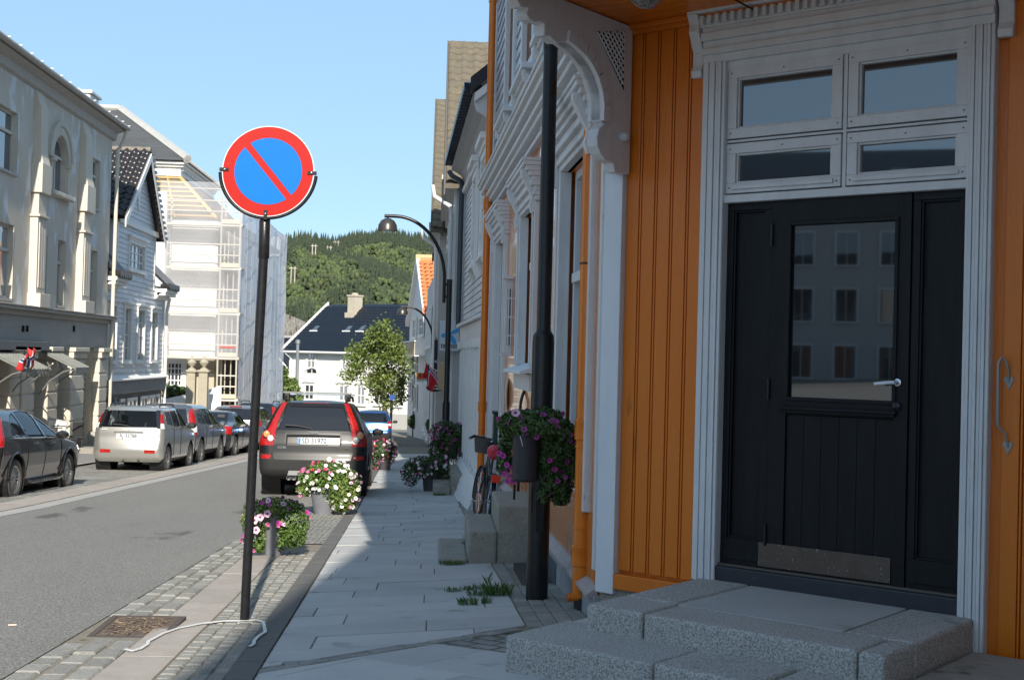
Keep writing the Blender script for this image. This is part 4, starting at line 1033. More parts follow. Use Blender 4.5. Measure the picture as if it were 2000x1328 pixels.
dm = empty('roof_vent', L @ Vector((Ul(160, 200), -.9, ztop+.6)), 'small white roof vent housing on the stucco building roof edge', 'roof vent')
va = LF.U(150, 190, -.9); zv1 = LF.Z(165, 168, -.5)-.1
MB(L).box(va, va+1.0, -1.5, -.5, ztop+.2, zv1).build('housing', WHITE, dm, bevel=.02)
MB(L).box(va-.08, va+1.08, -1.6, -.42, zv1, zv1+.1).build('cap', WHITE, dm, bevel=.02)
MB(L).box(va+.2, va+.42, -.5, -.49, zv1-.5, zv1-.12).build('louvre', mat('louvre_grey', (.15, .16, .18), .5), dm); MB(L).box(va+.56, va+.8, -.5, -.49, zv1-.5, zv1-.12).build('louvre', mat('louvre_grey', (.15, .16, .18), .5), dm)
# ---------------- white clapboard house with steep wall gable
LX = -10.45
LW = Plane(LX, 0, 0, 1, 1, 0); Lw = LW.m
Uw = lambda px, py=640: LW.U(px, py)
wh = empty('white_gabled_house', (-10.4, 44, gy(44)), 'white clapboard house with steep street gable and black pantiles, left of the scaffolding', 'house')
WP = mat('white_clapboard', (.60, .61, .62), .5, (.70, .70, .70), 3, .6, .15, 40)
WPL = mat('white_trim', (.72, .71, .67), .5, (.8, .79, .75), 3, .6)
wa, wb = Uw(202), Uw(320)
ge = [Uw(228, 480), Uw(304, 480)]; apx = Uw(277, 330)
zE = LW.Z(228, 425); zA = LW.Z(277, 305); zev = LW.Z(320, 572)
zsk = LW.Z(300, 735)
wy = [(Uw(p0, 650), Uw(p1, 650)) for p0, p1 in ((214, 226), (242, 255), (268, 281), (295, 306))]
wz0, wz1 = LW.Z(248, 705), LW.Z(248, 602)
gw = (Uw(252, 500), Uw(282, 500)); gz0_, gz1_ = LW.Z(266, 528), LW.Z(266, 478)
boxes_with_hole(Lw, wa, wb, -.3, -.03, zsk, zev+.2, [(a, b, wz0, wz1) for a, b in wy]).build('wall', WP, wh)
boxes_with_hole(Lw, ge[0], ge[1], -.3, -.03, zev+.2, zE, [(gw[0], gw[1], gz0_, gz1_)]).build('wall', WP, wh)
MB(Lw).prism([(ge[0], zE), (ge[1], zE), (apx, zA)], -.3, -.03, 'y').build('wall', WP, wh)
MB(Lw).box(wa, wb, -9, -.8, -3, zev+.1).box(ge[0]+.1, ge[1]-.1, -6, -.8, zev, zE).build('core', WP, wh)
nb_ = 0
z = zsk+.02
while z < zA-.2:
    h = .165
    if z < zev: lo, hi = wa+.1, wb-.12; holes = wy if (z+h > wz0-.06 and z < wz1+.1) else []
    elif z < zE: lo, hi = ge[0]+.12, ge[1]-.12; holes = [gw] if (z+h > gz0_-.08 and z < gz1_+.12) else []
    else:
        t = (z-zE)/(zA-zE); lo, hi = ge[0]+(apx-ge[0])*t+.05, ge[1]+(apx-ge[1])*t-.05; holes = []
    u = lo
    for a, b in holes+[(hi, hi)]:
        e_ = a-(.09 if holes and (a, b) != (hi, hi) else 0)
        if e_-u > .05: MB(Lw).prism([(-.03, z+h), (-.018, z+h), (.004, z+.006), (-.03, z+.006)], u, e_, 'x').build('clapboard', WP, wh)
        u = b+.09
    z += h
for a, b in wy: win(Lw, a, b, wz0, wz1, wh, WPL, FROST, v=.01, cas=.09, nx=2, nz=4, hood=.12, rec=.1, bar=.04)
win(Lw, gw[0], gw[1], gz0_, gz1_, wh, WPL, FROST, v=.01, cas=.1, nx=4, nz=3, hood=.16, rec=.08, bar=.05)
MB(Lw).box(ge[0], ge[0]+.14, -.1, .02, zev, zE).build('corner_board', WPL, wh); MB(Lw).box(ge[1]-.14, ge[1], -.1, .02, zev, zE).build('corner_board', WPL, wh); MB(Lw).box(wb-.14, wb, -.1, .02, zsk, zev).build('corner_board', WPL, wh)
MB(Lw).box(ge[0]-.05, ge[1]+.15, -.1, .10, zE-.12, zE+.06).build('band', WPL, wh, bevel=.01)
oz = LW.Z(271, 380)
MB(Lw).prism([(Uw(271, 380)-.22, oz), (Uw(271, 380), oz-.62), (Uw(271, 380)+.22, oz), (Uw(271, 380), oz+.62)], .0, .03, 'y').build('lozenge', WPL, wh)
# gable roof: two steep planes, pantiles on the side facing the street's near end
TILEW = mat('black_pantile', (.010, .011, .014), .3, (.035, .03, .03), 3, .7, .2, 40)
def slope(name, pA, pB, pC, pD, m, parent, th=.1):
    n = (Vector(pB)-Vector(pA)).cross(Vector(pD)-Vector(pA)).normalized()*th
    P = [Vector(p) for p in (pA, pB, pC, pD)]; mb = MB(); mb.add(P+[p+n for p in P], [(3, 2, 1, 0), (4, 5, 6, 7), (0, 1, 5, 4), (1, 2, 6, 5), (2, 3, 7, 6), (3, 0, 4, 7)]); return mb.build(name, m, parent)
xf = LX+.3; xb_ = LX-4.8
g0p = (xf, ge[0]-.25, zE-.05); g0r = (xf, apx, zA+.12)
slope('roof', (xb_, ge[0]-.25, zE-.05), (xf, ge[0]-.25, zE-.05), (xf, apx, zA+.12), (xb_, apx, zA+.12), TILEW, wh)
slope('roof', (xf, ge[1]+.25, zE-.25), (xb_, ge[1]+.25, zE-.25), (xb_, apx, zA+.12), (xf, apx, zA+.12), TILEW, wh)
def pantile(tw, th):
    tm = MB(); prof = [(0, 0), (.2, .05), (.4, .055), (.6, .01), (.8, -.02), (1, 0)]; k = len(prof); vs = []
    for q in (0, 1):
        for (a_, b_) in prof: vs.append((a_*tw, q*th*1.05, b_*1.2+(.03 if q == 0 else 0)))
    for (a_, b_) in prof: vs.append((a_*tw, 0, b_*1.2-.01))
    tm.add(vs, [(i, i+1, k+i+1, k+i) for i in range(k-1)]+[(2*k+i, 2*k+i+1, i+1, i) for i in range(k-1)]); return tm.mesh('tile', True)
tm_ = pantile(.30, .33); tm_.materials.append(TILEW)
ang = math.atan2(zA+.17-zE, apx-ge[0]+.25); Ls = math.hypot(zA+.17-zE, apx-ge[0]+.25); n = int(Ls/.33)
for i in range(n):
    for j in range(12):
        o = share(tm_, 'tile', (xf-.30-j*.30, ge[0]-.25+math.cos(ang)*i*.33-math.sin(ang)*.11, zE-.05+math.sin(ang)*i*.33+math.cos(ang)*.11), wh, (ang+random.uniform(-.02, .02), 0, random.uniform(-.01, .01)))
for j in range(12): MB().lathe([(0, 0), (.11, 0), (.13, .36), (0, .36)], 10, (xf-.36-j*.34, apx, zA+.2), 'x').build('ridge_tile', mat('mortared_ridge', (.3, .26, .2), .8, (.1, .09, .08), 9, .8), wh)
for (ya, za_, sg) in ((ge[0]-.25, zE-.1, 0), (ge[1]+.25, zE-.3, 1)):
    MB().prism([(ya, za_-.2), (apx, zA-.16), (apx, zA+.1), (ya, za_+.06)], xf-.0, xf+.04, 'x').build('barge_board', WPL, wh)
for i in range(16):
    t = i/16; y = ge[1]+.25+(apx-ge[1]-.25)*t; z = zE-.25+(zA+.12-zE+.25)*t; MB().box(xf-.1, xf+.07, y-.18, y+.12, z+.08, z+.18).build('verge_tile', TILEW, wh)
# eaves each side of the gable, lower main roof
for a, b in ((wa-.3, ge[0]-.02), (ge[1]+.02, wb+.15)):
    MB(Lw).prism([(0, zev-.3), (.08, zev-.28), (.2, zev-.1), (.45, zev-.02), (.45, zev+.08), (0, zev+.08)], a, b, 'x').build('eaves_cornice', WPL, wh)
    uu = a
    while uu < b-.1: MB(Lw).box(uu, uu+.09, .1, .4, zev-.16, zev-.05).build('dentil', WPL, wh); uu += .2
    MB(Lw).prism([(.5, zev+.08), (.5, zev+.2), (-4.5, zev+5), (-4.5, zev+4.8)], a-.0, b, 'x').build('roof', TILEW, wh)
    uu = a
    while uu < b-.2: MB(Lw).lathe([(0, -.3), (.1, -.3), (.12, .05), (0, .05)], 8, (uu+.12, .5, zev+.17), 'y').build('eave_tile', TILEW, wh); uu += .27
MB(Lw).tube([(wb-.05, .2, zev-.2), (wb-.02, .1, zev-.7), (wb-.02, .1, LW.Z(318, 800))], .06, 10).build('downpipe', WPL, wh, smooth=True)
# shop floor with grey fascia
MB(Lw).prism([(-.0, zsk+.12), (.2, zsk-.02), (.2, zsk-.06), (0, zsk-.02)], wa, wb, 'x').build('water_board', WPL, wh)
GS = mat('grey_shop_slate', (.17, .17, .17), .7, (.25, .25, .25), 4, .6, .3, 30)
MB(Lw).box(wa, wb, -.3, -.02, -3, zsk).build('shop_wall', GS, wh)
MB(Lw).box(wa, wb, -.02, .14, zsk-.5, zsk-.06).build('shop_fascia', GS, wh, bevel=.02)
for p0, p1, nx in ((232, 238, 1), (246, 262, 2), (272, 284, 2), (288, 306, 3)):
    win(Lw, Uw(p0, 800), Uw(p1, 800), -2.2, zsk-.75, wh, WPL, GLASS, cas=.08, nx=nx, sill=False)
gd = MB(Lw).box(Uw(205, 800), Uw(228, 800), -.02, .05, -2.4, zsk-.75).build('garage_door', mat('pale_door', (.45, .46, .48), .5), wh)
for px in (209, 222): y = Uw(px, 800); z = LW.Z(px, 790); MB(Lw).prism([(y-.12, z), (y, z-.35), (y+.12, z), (y, z+.35)], .05, .06, 'y').build('lozenge', mat('grey_lozenge', (.15, .17, .2), .5), gd)
# ---------------- building under renovation
rb = empty('renovated_building', (-14, 69, gy(69)), 'tall white building under renovation with bare roof battens and a grey slate hip roof', 'building')
NEARW = mat('fresh_white_boards', (.74, .72, .67), .6, (.8, .78, .74), 2)
xr = -10.55; yn, yf_ = 61.5, 76.0; xl = -26.0
zt3 = at(400, 430, yn).z; zbb = at(400, 697, yn).z
MB().box(xl, xr, yn, yf_, zbb, zt3).build('wall', NEARW, rb)
MB().box(xl, xr, yn+.02, yf_, -5, zbb).build('ground_floor_wall', mat('beige_render', (.45, .39, .29), .8), rb)
zz = zbb+.1
while zz < zt3-.6: MB().box(xl, xr-.1, yn-.03, yn-.0, zz, zz+.235).build('clapboard', NEARW, rb); zz += .25
for py in (440, 530, 607): z = at(400, py, yn).z; MB().box(xl, xr+.1, yn-.12, yn-.03, z-.1, z+.12).build('string_course', WPL, rb)
win(Matrix(((1, 0, 0, 0), (0, -1, 0, yn), (0, 0, 1, 0), (0, 0, 0, 1))), at(327, 730, yn).x, at(356, 730, yn).x, at(340, 754, yn).z, at(340, 708, yn).z, rb, WPL, mat('dark_pane', (.05, .05, .055), .1), cas=.2, nx=4, nz=4, bar=.06, panes=True)
# mansard: rafters and battens seen from outside, brick coloured felt on the street side
xb0, xb1 = xr-.1, -12.9; ybn0, ybn1 = yn+.1, 64.0
zm = at(345, 347, 64).z; zbt = at(345, 317, 64).z
BAT = mat('new_batten', (.50, .33, .13), .7); FELT = mat('dark_roof_felt', (.09, .07, .05), .8, (.2, .15, .1), 3, .7)
slope('roof', (xl, ybn0, zt3), (xb0, ybn0, zt3), (xb1, ybn1, zm), (xl, ybn1, zm), FELT, rb)
slope('roof', (xb0, ybn0, zt3), (xb0, yf_, zt3), (xb1, yf_-2.5, zm), (xb1, ybn1, zm), mat('red_brown_felt', (.18, .1, .07), .8, (.1, .09, .09), 3, .8, .4, 10), rb)
def lerp(a, b, t): return a+(b-a)*t
for i in range(9):
    t = (i+.5)/9; y, z = lerp(ybn0, ybn1, t), lerp(zt3, zm, t); x = lerp(xb0, xb1, t)
    MB().box(xl, x, y-.16, y-.1, z+.04, z+.12).build('batten', BAT, rb)
for i in range(10):
    xx = xb1-.6-i*1.05; MB().tube([(xx+.9, ybn0-.16, zt3+.08), (xx, ybn1-.16, zm+.02)], .05, 4).build('rafter', BAT, rb)
MB().tube([(xb0, ybn0-.12, zt3+.1), (xb1, ybn1-.12, zm+.0)], .11, 4).build('rafter', BAT, rb)
MB().box(xl, xb1, ybn1, 73.5, zm-.05, zbt).build('attic_band', WPL, rb)
MB().box(xl, xb1+.15, ybn1-.15, 73.65, zbt-.25, zbt-.12).box(xl, xb1+.3, ybn1-.3, 73.8, zbt-.12, zbt).build('attic_cornice', WPL, rb)
for i in range(22): MB().box(xb1+.0, xb1+.12, ybn1+.1+i*.43, ybn1+.3+i*.43, zbt-.42, zbt-.25).build('dentil', WPL, rb)
SLATE = mat('grey_slate', (.035, .038, .04), .95, (.08, .086, .09), 1.2, .7, .3, 12, stretch=(.5, 1, 3), fleck=(14, .5, (.1, .105, .11)))
ym_ = 68.8; pr_ = at(235, 217, ym_); xe = xb1+.4; ze_ = zbt
mb = MB(); mb.add([(xl-4, ybn1-.4, ze_), (xe, ybn1-.4, ze_), (pr_.x, ym_, pr_.z), (xl-4, ym_, pr_.z), (xe, 73.9, ze_), (xl-4, 73.9, ze_)], [(0, 1, 2, 3), (1, 4, 2), (4, 5, 3, 2), (0, 5, 4, 1)])
mb.build('slate_roof', SLATE, rb)
E1, E2 = Vector((xe, ybn1-.4, ze_)), Vector((pr_.x, ym_, pr_.z))
nr = 26
sl_me = None
for i in range(nr):
    t = i/nr; a = Vector((xl, lerp(ybn1-.4, ym_, t), lerp(ze_, pr_.z, t))); b = E1.lerp(E2, t); nn = .05
    MB().add([(a.x, a.y-.06, a.z+.03), (b.x, b.y-.06, b.z+.03), (b.x, b.y-.06, b.z+.065), (a.x, a.y-.06, a.z+.065), (a.x, a.y+.2, a.z+.22), (b.x-.1, b.y+.2, b.z+.22)], [(0, 1, 2, 3), (3, 2, 5, 4)]).build('slate_course', SLATE, rb)
ZN = mat('zinc_flashing', (.36, .35, .33), .5, (.45, .44, .41), 4)
MB().tube([E1+Vector((0, -.05, .1)), E2+Vector((0, -.05, .1))], .22, 6).build('hip_flashing', ZN, rb)
MB().tube([(xe, 73.9, ze_+.05), E2+Vector((0, 0, .1))], .12, 6).build('hip_flashing', ZN, rb)
MB().tube([(xl-4, ym_, pr_.z+.1), E2+Vector((0, 0, .1))], .22, 6).build('ridge_flashing', ZN, rb)
# scaffolding: standards, ledgers, decks
sf = empty('scaffolding', (-9.8, 61, gy(61)), 'steel scaffolding with plank decks around the white building', 'scaffolding')
TUB = mat('galvanised_tube', (.50, .45, .37), .4, (.6, .56, .5), 12, .5, metal=.3)
PLK = mat('scaffold_plank', (.5, .42, .3), .8, (.6, .52, .4), 8)
ys_ = 60.2; xA = at(428, 600, ys_).x; xB = at(465, 600, ys_).x; xL_ = at(320, 600, ys_).x
levels = [at(440, p, ys_).z for p in (437, 522, 610, 697, 778)]
zTopS = at(440, 385, ys_).z; zBot = gy(60)-.05
for x in (xL_, xA, xB):
    for y in (ys_, 61.3): MB().tube([(x, y, zBot if x != xL_ else levels[3]), (x, y, zTopS)], .045, 8).build('standard', TUB, sf, smooth=True)
for x in (lerp(xA, xB, .35), lerp(xA, xB, .65)):
    MB().tube([(x, ys_+.3, zBot), (x, ys_+.3, levels[0])], .03, 6).build('standard', TUB, sf, smooth=True)
for z in levels:
    MB().box(xL_ if z != levels[4] else xA, xB+.1, ys_+.05, 61.2, z-.07, z).build('deck', PLK, sf)
    MB().tube([(xL_ if z != levels[4] else xA, ys_, z-.1), (xB+.1, ys_, z-.1)], .045, 8).build('ledger', TUB, sf, smooth=True)
    for dz in (.55, 1.05):
        if z == levels[0] or True: MB().tube([(xL_ if z != levels[4] else xA, ys_, z+dz), (xB, ys_, z+dz)], .032, 8).build('guard_rail', TUB, sf, smooth=True)
    MB().box(xA, xB, ys_-.02, ys_+.02, z, z+.2).build('toe_board', PLK, sf)
for z in (levels[0]+1.6, levels[0]+1.05): MB().tube([(xL_, ys_, z), (xB+.2, ys_, z), ], .03, 8).build('guard_rail', TUB, sf, smooth=True)
for yy in np.arange(63.5, 77, 2.4):
    MB().tube([(xB, yy, zBot-.6), (xB, yy, levels[0]+.9)], .045, 8).build('standard', TUB, sf, smooth=True)
for z in levels: MB().tube([(xB, ys_, z+1.0), (xB, 77, z+1.0)], .032, 8).build('guard_rail', TUB, sf, smooth=True); MB().box(xB-1.1, xB, 61.3, 77, z-.06, z).build('deck', PLK, sf)
MB().tube([(xA+.1, ys_-.06, levels[3]+.45), (xB-.1, ys_-.06, levels[3]+.45)], .04, 8).build('red_rail', mat('red_tape', (.7, .06, .04), .5), sf)
# debris netting: translucent sheets
def netmat(name, col, tr):
    m = bpy.data.materials.new(name); m.use_nodes = True; t = m.node_tree; N = t.nodes; Lk = t.links; b = N['Principled BSDF']
    b.inputs['Base Color'].default_value = (*col, 1); b.inputs['Roughness'].default_value = .6
    tp = N.new('ShaderNodeBsdfTransparent'); mx = N.new('ShaderNodeMixShader'); g = N.new('ShaderNodeNewGeometry'); mp = N.new('ShaderNodeMapping'); mp.inputs['Scale'].default_value = (.4, .8, .25)
    n = N.new('ShaderNodeTexNoise'); n.inputs['Scale'].default_value = 1.2; n.inputs['Detail'].default_value = 6; Lk.new(g.outputs['Position'], mp.inputs[0]); Lk.new(mp.outputs[0], n.inputs['Vector'])
    r = N.new('ShaderNodeMapRange'); r.inputs[1].default_value = .3; r.inputs[2].default_value = .7; r.inputs[3].default_value = tr-.12; r.inputs[4].default_value = tr+.12; Lk.new(n.outputs[0], r.inputs[0]); Lk.new(r.outputs[0], mx.inputs[0])
    Lk.new(b.outputs[0], mx.inputs[1]); Lk.new(tp.outputs[0], mx.inputs[2]); Lk.new(mx.outputs[0], N['Material Output'].inputs[0]); return m
NET = netmat('debris_netting', (.74, .74, .77), .13); NET2 = netmat('fine_netting', (.6, .6, .62), .68)
def sheet(name, x0, y0, x1, y1, z0, z1, m, amp=.05, nx=40, nz=24, seed=0):
    V = []; F = []; rr = np.random.default_rng(seed); ph = rr.uniform(0, 6, 6)
    dx, dy = x1-x0, y1-y0; l = math.hypot(dx, dy); nxn, nyn = dy/l, -dx/l
    for k in range(nz+1):
        for i in range(nx+1):
            s = i/nx; t = k/nz
            d = amp*(math.sin(s*l*.9+ph[0]+t*2)+.3*math.sin(s*l*2.9+t*5+ph[1])+.5*math.sin(t*14+s*5+ph[2]))
            V.append((x0+dx*s+nxn*d, y0+dy*s+nyn*d, z0+(z1-z0)*t))
    for k in range(nz):
        for i in range(nx): a = k*(nx+1)+i; F.append((a, a+1, a+nx+2, a+nx+1))
    return npmesh('netting', np.array(V), np.array(F), m, sf, smooth=True)
sheet('netting', xB+.12, ys_, xB+.12, 77.2, zBot-.4, levels[0]+1.0, NET, .05, 60, 24, 1)
sheet('netting', xL_-.3, ys_-.1, xB+.1, ys_-.1, levels[3]-.1, levels[0]+1.9, NET2, .02, 20, 10, 2)  # front net carried on across the tower, added there to lighten dark openings
sheet('netting', xL_-.9, ys_+.0, xL_, ys_-.08, levels[3]-.1, at(320, 375, ys_).z, NET, .04, 10, 14, 3)
sheet('netting', xB-.2, 77.2, xB-3, 77.2, zBot-.4, levels[0]+1.0, NET, .05, 10, 10, 4)
for i in range(9): z = zBot+.6+i*1.25; MB().tube([(xB+.2, ys_, z), (xB+.2, 77.2, z-.15)], .009, 4).build('net_cord', TUB, sf)
for i in range(11): y = 61.2+i*1.55; MB().tube([(xB+.2, y, zBot), (xB+.2, y, levels[0]+.9)], .006, 4).build('net_cord', TUB, sf)
# gate piers with urns, fence, hedge
URN = mat('weathered_sandstone', (.30, .27, .2), .9, (.4, .36, .28), 6, .7, .5, 20)
for k, (px, lab) in enumerate(((373, 'sandstone gate pier topped by an urn, left one of the pair'), (397, 'sandstone gate pier topped by an urn, right one of the pair'))):
    Yg = 56.5; p = at(px, 770, Yg); e = empty('gate_pier', (p.x, Yg, gy(Yg)), lab, 'gate pier', 'gate piers by the scaffolding')
    zt = at(px, 727, Yg).z
    MB().box(p.x-.19, p.x+.19, Yg-.19, Yg+.19, gy(Yg)-.2, zt).build('shaft', URN, e, bevel=.02)
    MB().box(p.x-.26, p.x+.26, Yg-.26, Yg+.26, zt, zt+.1).build('cap', URN, e, bevel=.03)
    MB().lathe([(.19, .1), (.15, .16), (.07, .2), (.08, .26), (.19, .36), (.21, .44), (.14, .5), (.06, .57), (.035, .70), (.0, .73)], 14, (p.x, Yg, zt)).build('urn', URN, e, smooth=True)
fp = [at(p, 780, 57.5) for p in (316, 372)]
fe = empty('plank_fence', (fp[0].x, 57.5, gy(57)), 'white sloping plank fence in front of the hedge', 'fence')
for i in range(16):
    x = lerp(fp[0].x, fp[1].x, i/16); z1 = lerp(at(318, 780, 57.5).z, at(370, 768, 57.5).z, i/16); MB().box(x, x+.075, 57.48, 57.52, gy(57)-.2, z1).build('plank', WP, fe)
fq = [at(p, 780, 58.5) for p in (407, 432)]
fe2 = empty('plank_fence', (fq[0].x, 58.5, gy(58)), 'white plank fence right of the gate piers under the scaffolding', 'fence')
for i in range(8):
    x = lerp(fq[0].x, fq[1].x, i/8); MB().box(x, x+.07, 58.48, 58.52, gy(58)-.2, lerp(at(407, 760, 58.5).z, at(432, 752, 58.5).z, i/8)).build('plank', WP, fe2)
# ============================================================ HILL AND FAR HOUSES
HY = 820.
def hz(px, py, Y): return at(px, py, Y).z
# ridge line of the hill as seen, continued smoothly to both sides
rid = [(-1500, 20), (-700, 60), (-260, 72), (-200, 74)]
for px, py in ((540, 480), (600, 466), (655, 480), (700, 470), (750, 466), (800, 470), (840, 478), (870, 497), (900, 505)):
    p = at(px, py+9, HY+60); rid.append((p.x, p.z))
rid += [(60, 62), (140, 40), (400, 55), (900, 30), (1500, 15)]
rx = np.array([a for a, _ in rid]); rz = np.array([b for _, b in rid])
def hillz(x, y):
    t = np.clip((y-520)/(HY+60-520), 0, 1); r = np.interp(x, rx, rz)
    base = -7.0
    s = t**1.15
    bumps = 5*np.sin(x*.035+1)*np.sin(y*.021)+3*np.sin(x*.09+y*.05)+1.5*np.sin(x*.21-y*.13)
    z = base+(r-base)*s+bumps*np.sin(np.pi*np.clip(t, 0, 1))*.9
    back = np.clip((y-(HY+60))/500, 0, 1); return z*(1-back)+(-10)*back
xs = np.concatenate([np.arange(-1500, -200, 60), np.arange(-200, 120, 5), np.arange(120, 1501, 60)]); ys = np.concatenate([np.arange(500, 900, 8), np.arange(900, 1500, 60)])
X, Y = np.meshgrid(xs, ys); Z = hillz(X, Y); V = np.stack([X.ravel(), Y.ravel(), Z.ravel()], 1)
nx_, ny_ = len(xs), len(ys); I = np.arange(nx_*ny_).reshape(ny_, nx_)
F = np.stack([I[:-1, :-1].ravel(), I[:-1, 1:].ravel(), I[1:, 1:].ravel(), I[1:, :-1].ravel()], 1)
HILL = mat('hill_undergrowth', (.035, .05, .015), .9, (.14, .13, .06), .06, .5, .5, .3, spots=(.035, .63, (.26, .24, .2)))
npmesh('hill', V, F, HILL, smooth=True, kind='structure')
# rock face low on the left of the hill
def blob(n_lat=5, n_lon=7, seed=0):
    r = np.random.default_rng(seed); V = [(0, 0, 1)]; 
    for i in range(1, n_lat):
        for j in range(n_lon):
            t = math.pi*i/n_lat; p = 2*math.pi*(j+.5*(i % 2))/n_lon; s = r.uniform(.72, 1.15); V.append((math.sin(t)*math.cos(p)*s, math.sin(t)*math.sin(p)*s, math.cos(t)*s))
    V.append((0, 0, -1)); F = []
    for j in range(n_lon): F.append((0, 1+j, 1+(j+1) % n_lon))
    for i in range(n_lat-2):
        for j in range(n_lon):
            a = 1+i*n_lon+j; b = 1+i*n_lon+(j+1) % n_lon; F += [(a, a+n_lon, b), (b, a+n_lon, b+n_lon)]
    k = len(V)-1
    for j in range(n_lon): F.append((k, 1+(n_lat-2)*n_lon+(j+1) % n_lon, 1+(n_lat-2)*n_lon+j))
    return np.array(V), np.array(F)
def conifer(seed):
    r = np.random.default_rng(seed); V = []; F = []; n = 9; b0 = 0
    for k in range(4):
        z0 = .12+k*.2; z1 = z0+.36; R = .24*(1-k*.21); b = len(V); V.append((0, 0, z1))
        for j in range(n): t = 2*math.pi*j/n+k; s = R*r.uniform(.55, 1.2); V.append((math.cos(t)*s, math.sin(t)*s, z0+r.uniform(-.04, .04)))
        for j in range(n): F.append((b, b+1+j, b+1+(j+1) % n))
    return np.array(V), np.array(F)
def broad(seed):
    r = np.random.default_rng(seed); Vs = []; Fs = []; b = 0
    for k in range(5):
        v, f = blob(3, 6, seed*11+k); c = np.array([r.uniform(-.25, .25), r.uniform(-.25, .25), r.uniform(.3, .8)]); v = v*np.array([.26, .26, .24])*r.uniform(.7, 1.15)+c
        Vs.append(v); Fs.append(f+b); b += len(v)
    return np.concatenate(Vs), np.concatenate(Fs)
protos = {'c': [conifer(i) for i in range(4)], 'b': [broad(i) for i in range(5)]}
acc = {k: ([], [], [0]) for k in ('pine', 'green', 'bright')}
r_ = np.random.default_rng(3)
n = 0
cand = []
for _ in range(13500):
    y = 530+360*r_.uniform(0, 1)**.9; x = r_.uniform(-135, 42)+(y-820)*-.02
    cand.append((x, y))
for i in range(1000): cand.append((r_.uniform(-140, 45), HY+60+r_.uniform(-18, 10)))
for x, y in cand:
    z = float(hillz(x, y)); t = (y-520)/360
    pn = math.sin(x*.05+3)*math.cos(y*.03)+.5*math.sin(x*.13+y*.07)
    pxx = 855+2500*x/y
    # rock patch and bare ground low left
    if pxx < 640 and t < .34+.06*math.sin(x*.4): continue
    if pn > 1.05 and r_.uniform() < .7: continue
    if y > 845: kind = 'pine' if (pxx > 640 or r_.uniform() < .4) else 'green'
    else: kind = 'pine' if pn < -.35 and r_.uniform() < .8 else ('bright' if r_.uniform() < .28+.3*(pn > .5) else 'green')
    if kind == 'pine': v, f = protos['c'][r_.integers(4)]; s = np.array([5.2, 5.2, 9.5])*r_.uniform(.6, 1.3)
    else: v, f = protos['b'][r_.integers(5)]; s = np.array([6.2, 6.2, 6.6])*r_.uniform(.5, 1.25)
    a = r_.uniform(0, 6.28); R = np.array([[math.cos(a), -math.sin(a), 0], [math.sin(a), math.cos(a), 0], [0, 0, 1]])
    P, Q, b = acc[kind]; P.append((v*s)@R.T+np.array([x, y, z-1])); Q.append(f+b[0]); b[0] += len(v)
FM = {'pine': mat('pine_foliage', (.018, .030, .016), .85, (.038, .055, .025), .25, .8), 'green': mat('hill_foliage', (.026, .042, .017), .85, (.064, .082, .032), .09, .8), 'bright': mat('birch_foliage', (.05, .08, .02), .85, (.09, .115, .04), .12, .8)}
for k, nm in (('pine', 'conifer_wood'), ('green', 'mixed_wood'), ('bright', 'birch_wood')):
    P, Q, b = acc[k]; npmesh(nm, np.concatenate(P), np.concatenate(Q), FM[k], kind='stuff', label={'pine': 'dark conifers crowding the ridge and slopes of the hill', 'green': 'mixed green woodland covering the hillside', 'bright': 'bright green birch crowns scattered over the hillside'}[k], cat='wood')
# rock cutting with a road rail below it
ROCK = mat('grey_rock', (.10, .095, .09), .9, (.26, .25, .23), .15, .8, 1.5, 1.2, stretch=(1, 1, 2))
rv, rfc = [], []
pp = [(at(px, 697, 560).x) for px in (520, 640)]
nxr, nzr = 40, 16
for k in range(nzr+1):
    for i in range(nxr+1):
        x = pp[0]+(pp[1]-pp[0])*i/nxr; top = 22-9*(i/nxr)**1.5; z = -6+top*k/nzr*1.2
        rv.append((x, 556+k*1.2+3*math.sin(i*1.7+k*.9)+2*math.sin(i*.6)*math.cos(k*1.3), z))
for k in range(nzr):
    for i in range(nxr): a = k*(nxr+1)+i; rfc.append((a, a+1, a+nxr+2, a+nxr+1))
npmesh('rock_face', np.array(rv), np.array(rfc), ROCK, kind='structure')
rd = empty('viaduct', (-60, 500, 0), 'low grey road viaduct with rail at the foot of the rock face', 'viaduct')
a, b = at(530, 660, 480), at(640, 652, 480)
MB().box(a.x, b.x, 478, 484, a.z-1.2, a.z).build('deck', mat('viaduct_concrete', (.2, .2, .19), .8), rd)
MB().box(a.x, b.x, 477.8, 478, a.z, a.z+1.0).build('parapet', mat('viaduct_rail', (.28, .28, .27), .7), rd)
for i in range(5): MB().box(a.x+i*5, a.x+i*5+1, 479, 483, -9, a.z-1.2).build('pier', mat('viaduct_concrete', (.2, .2, .19), .8), rd)
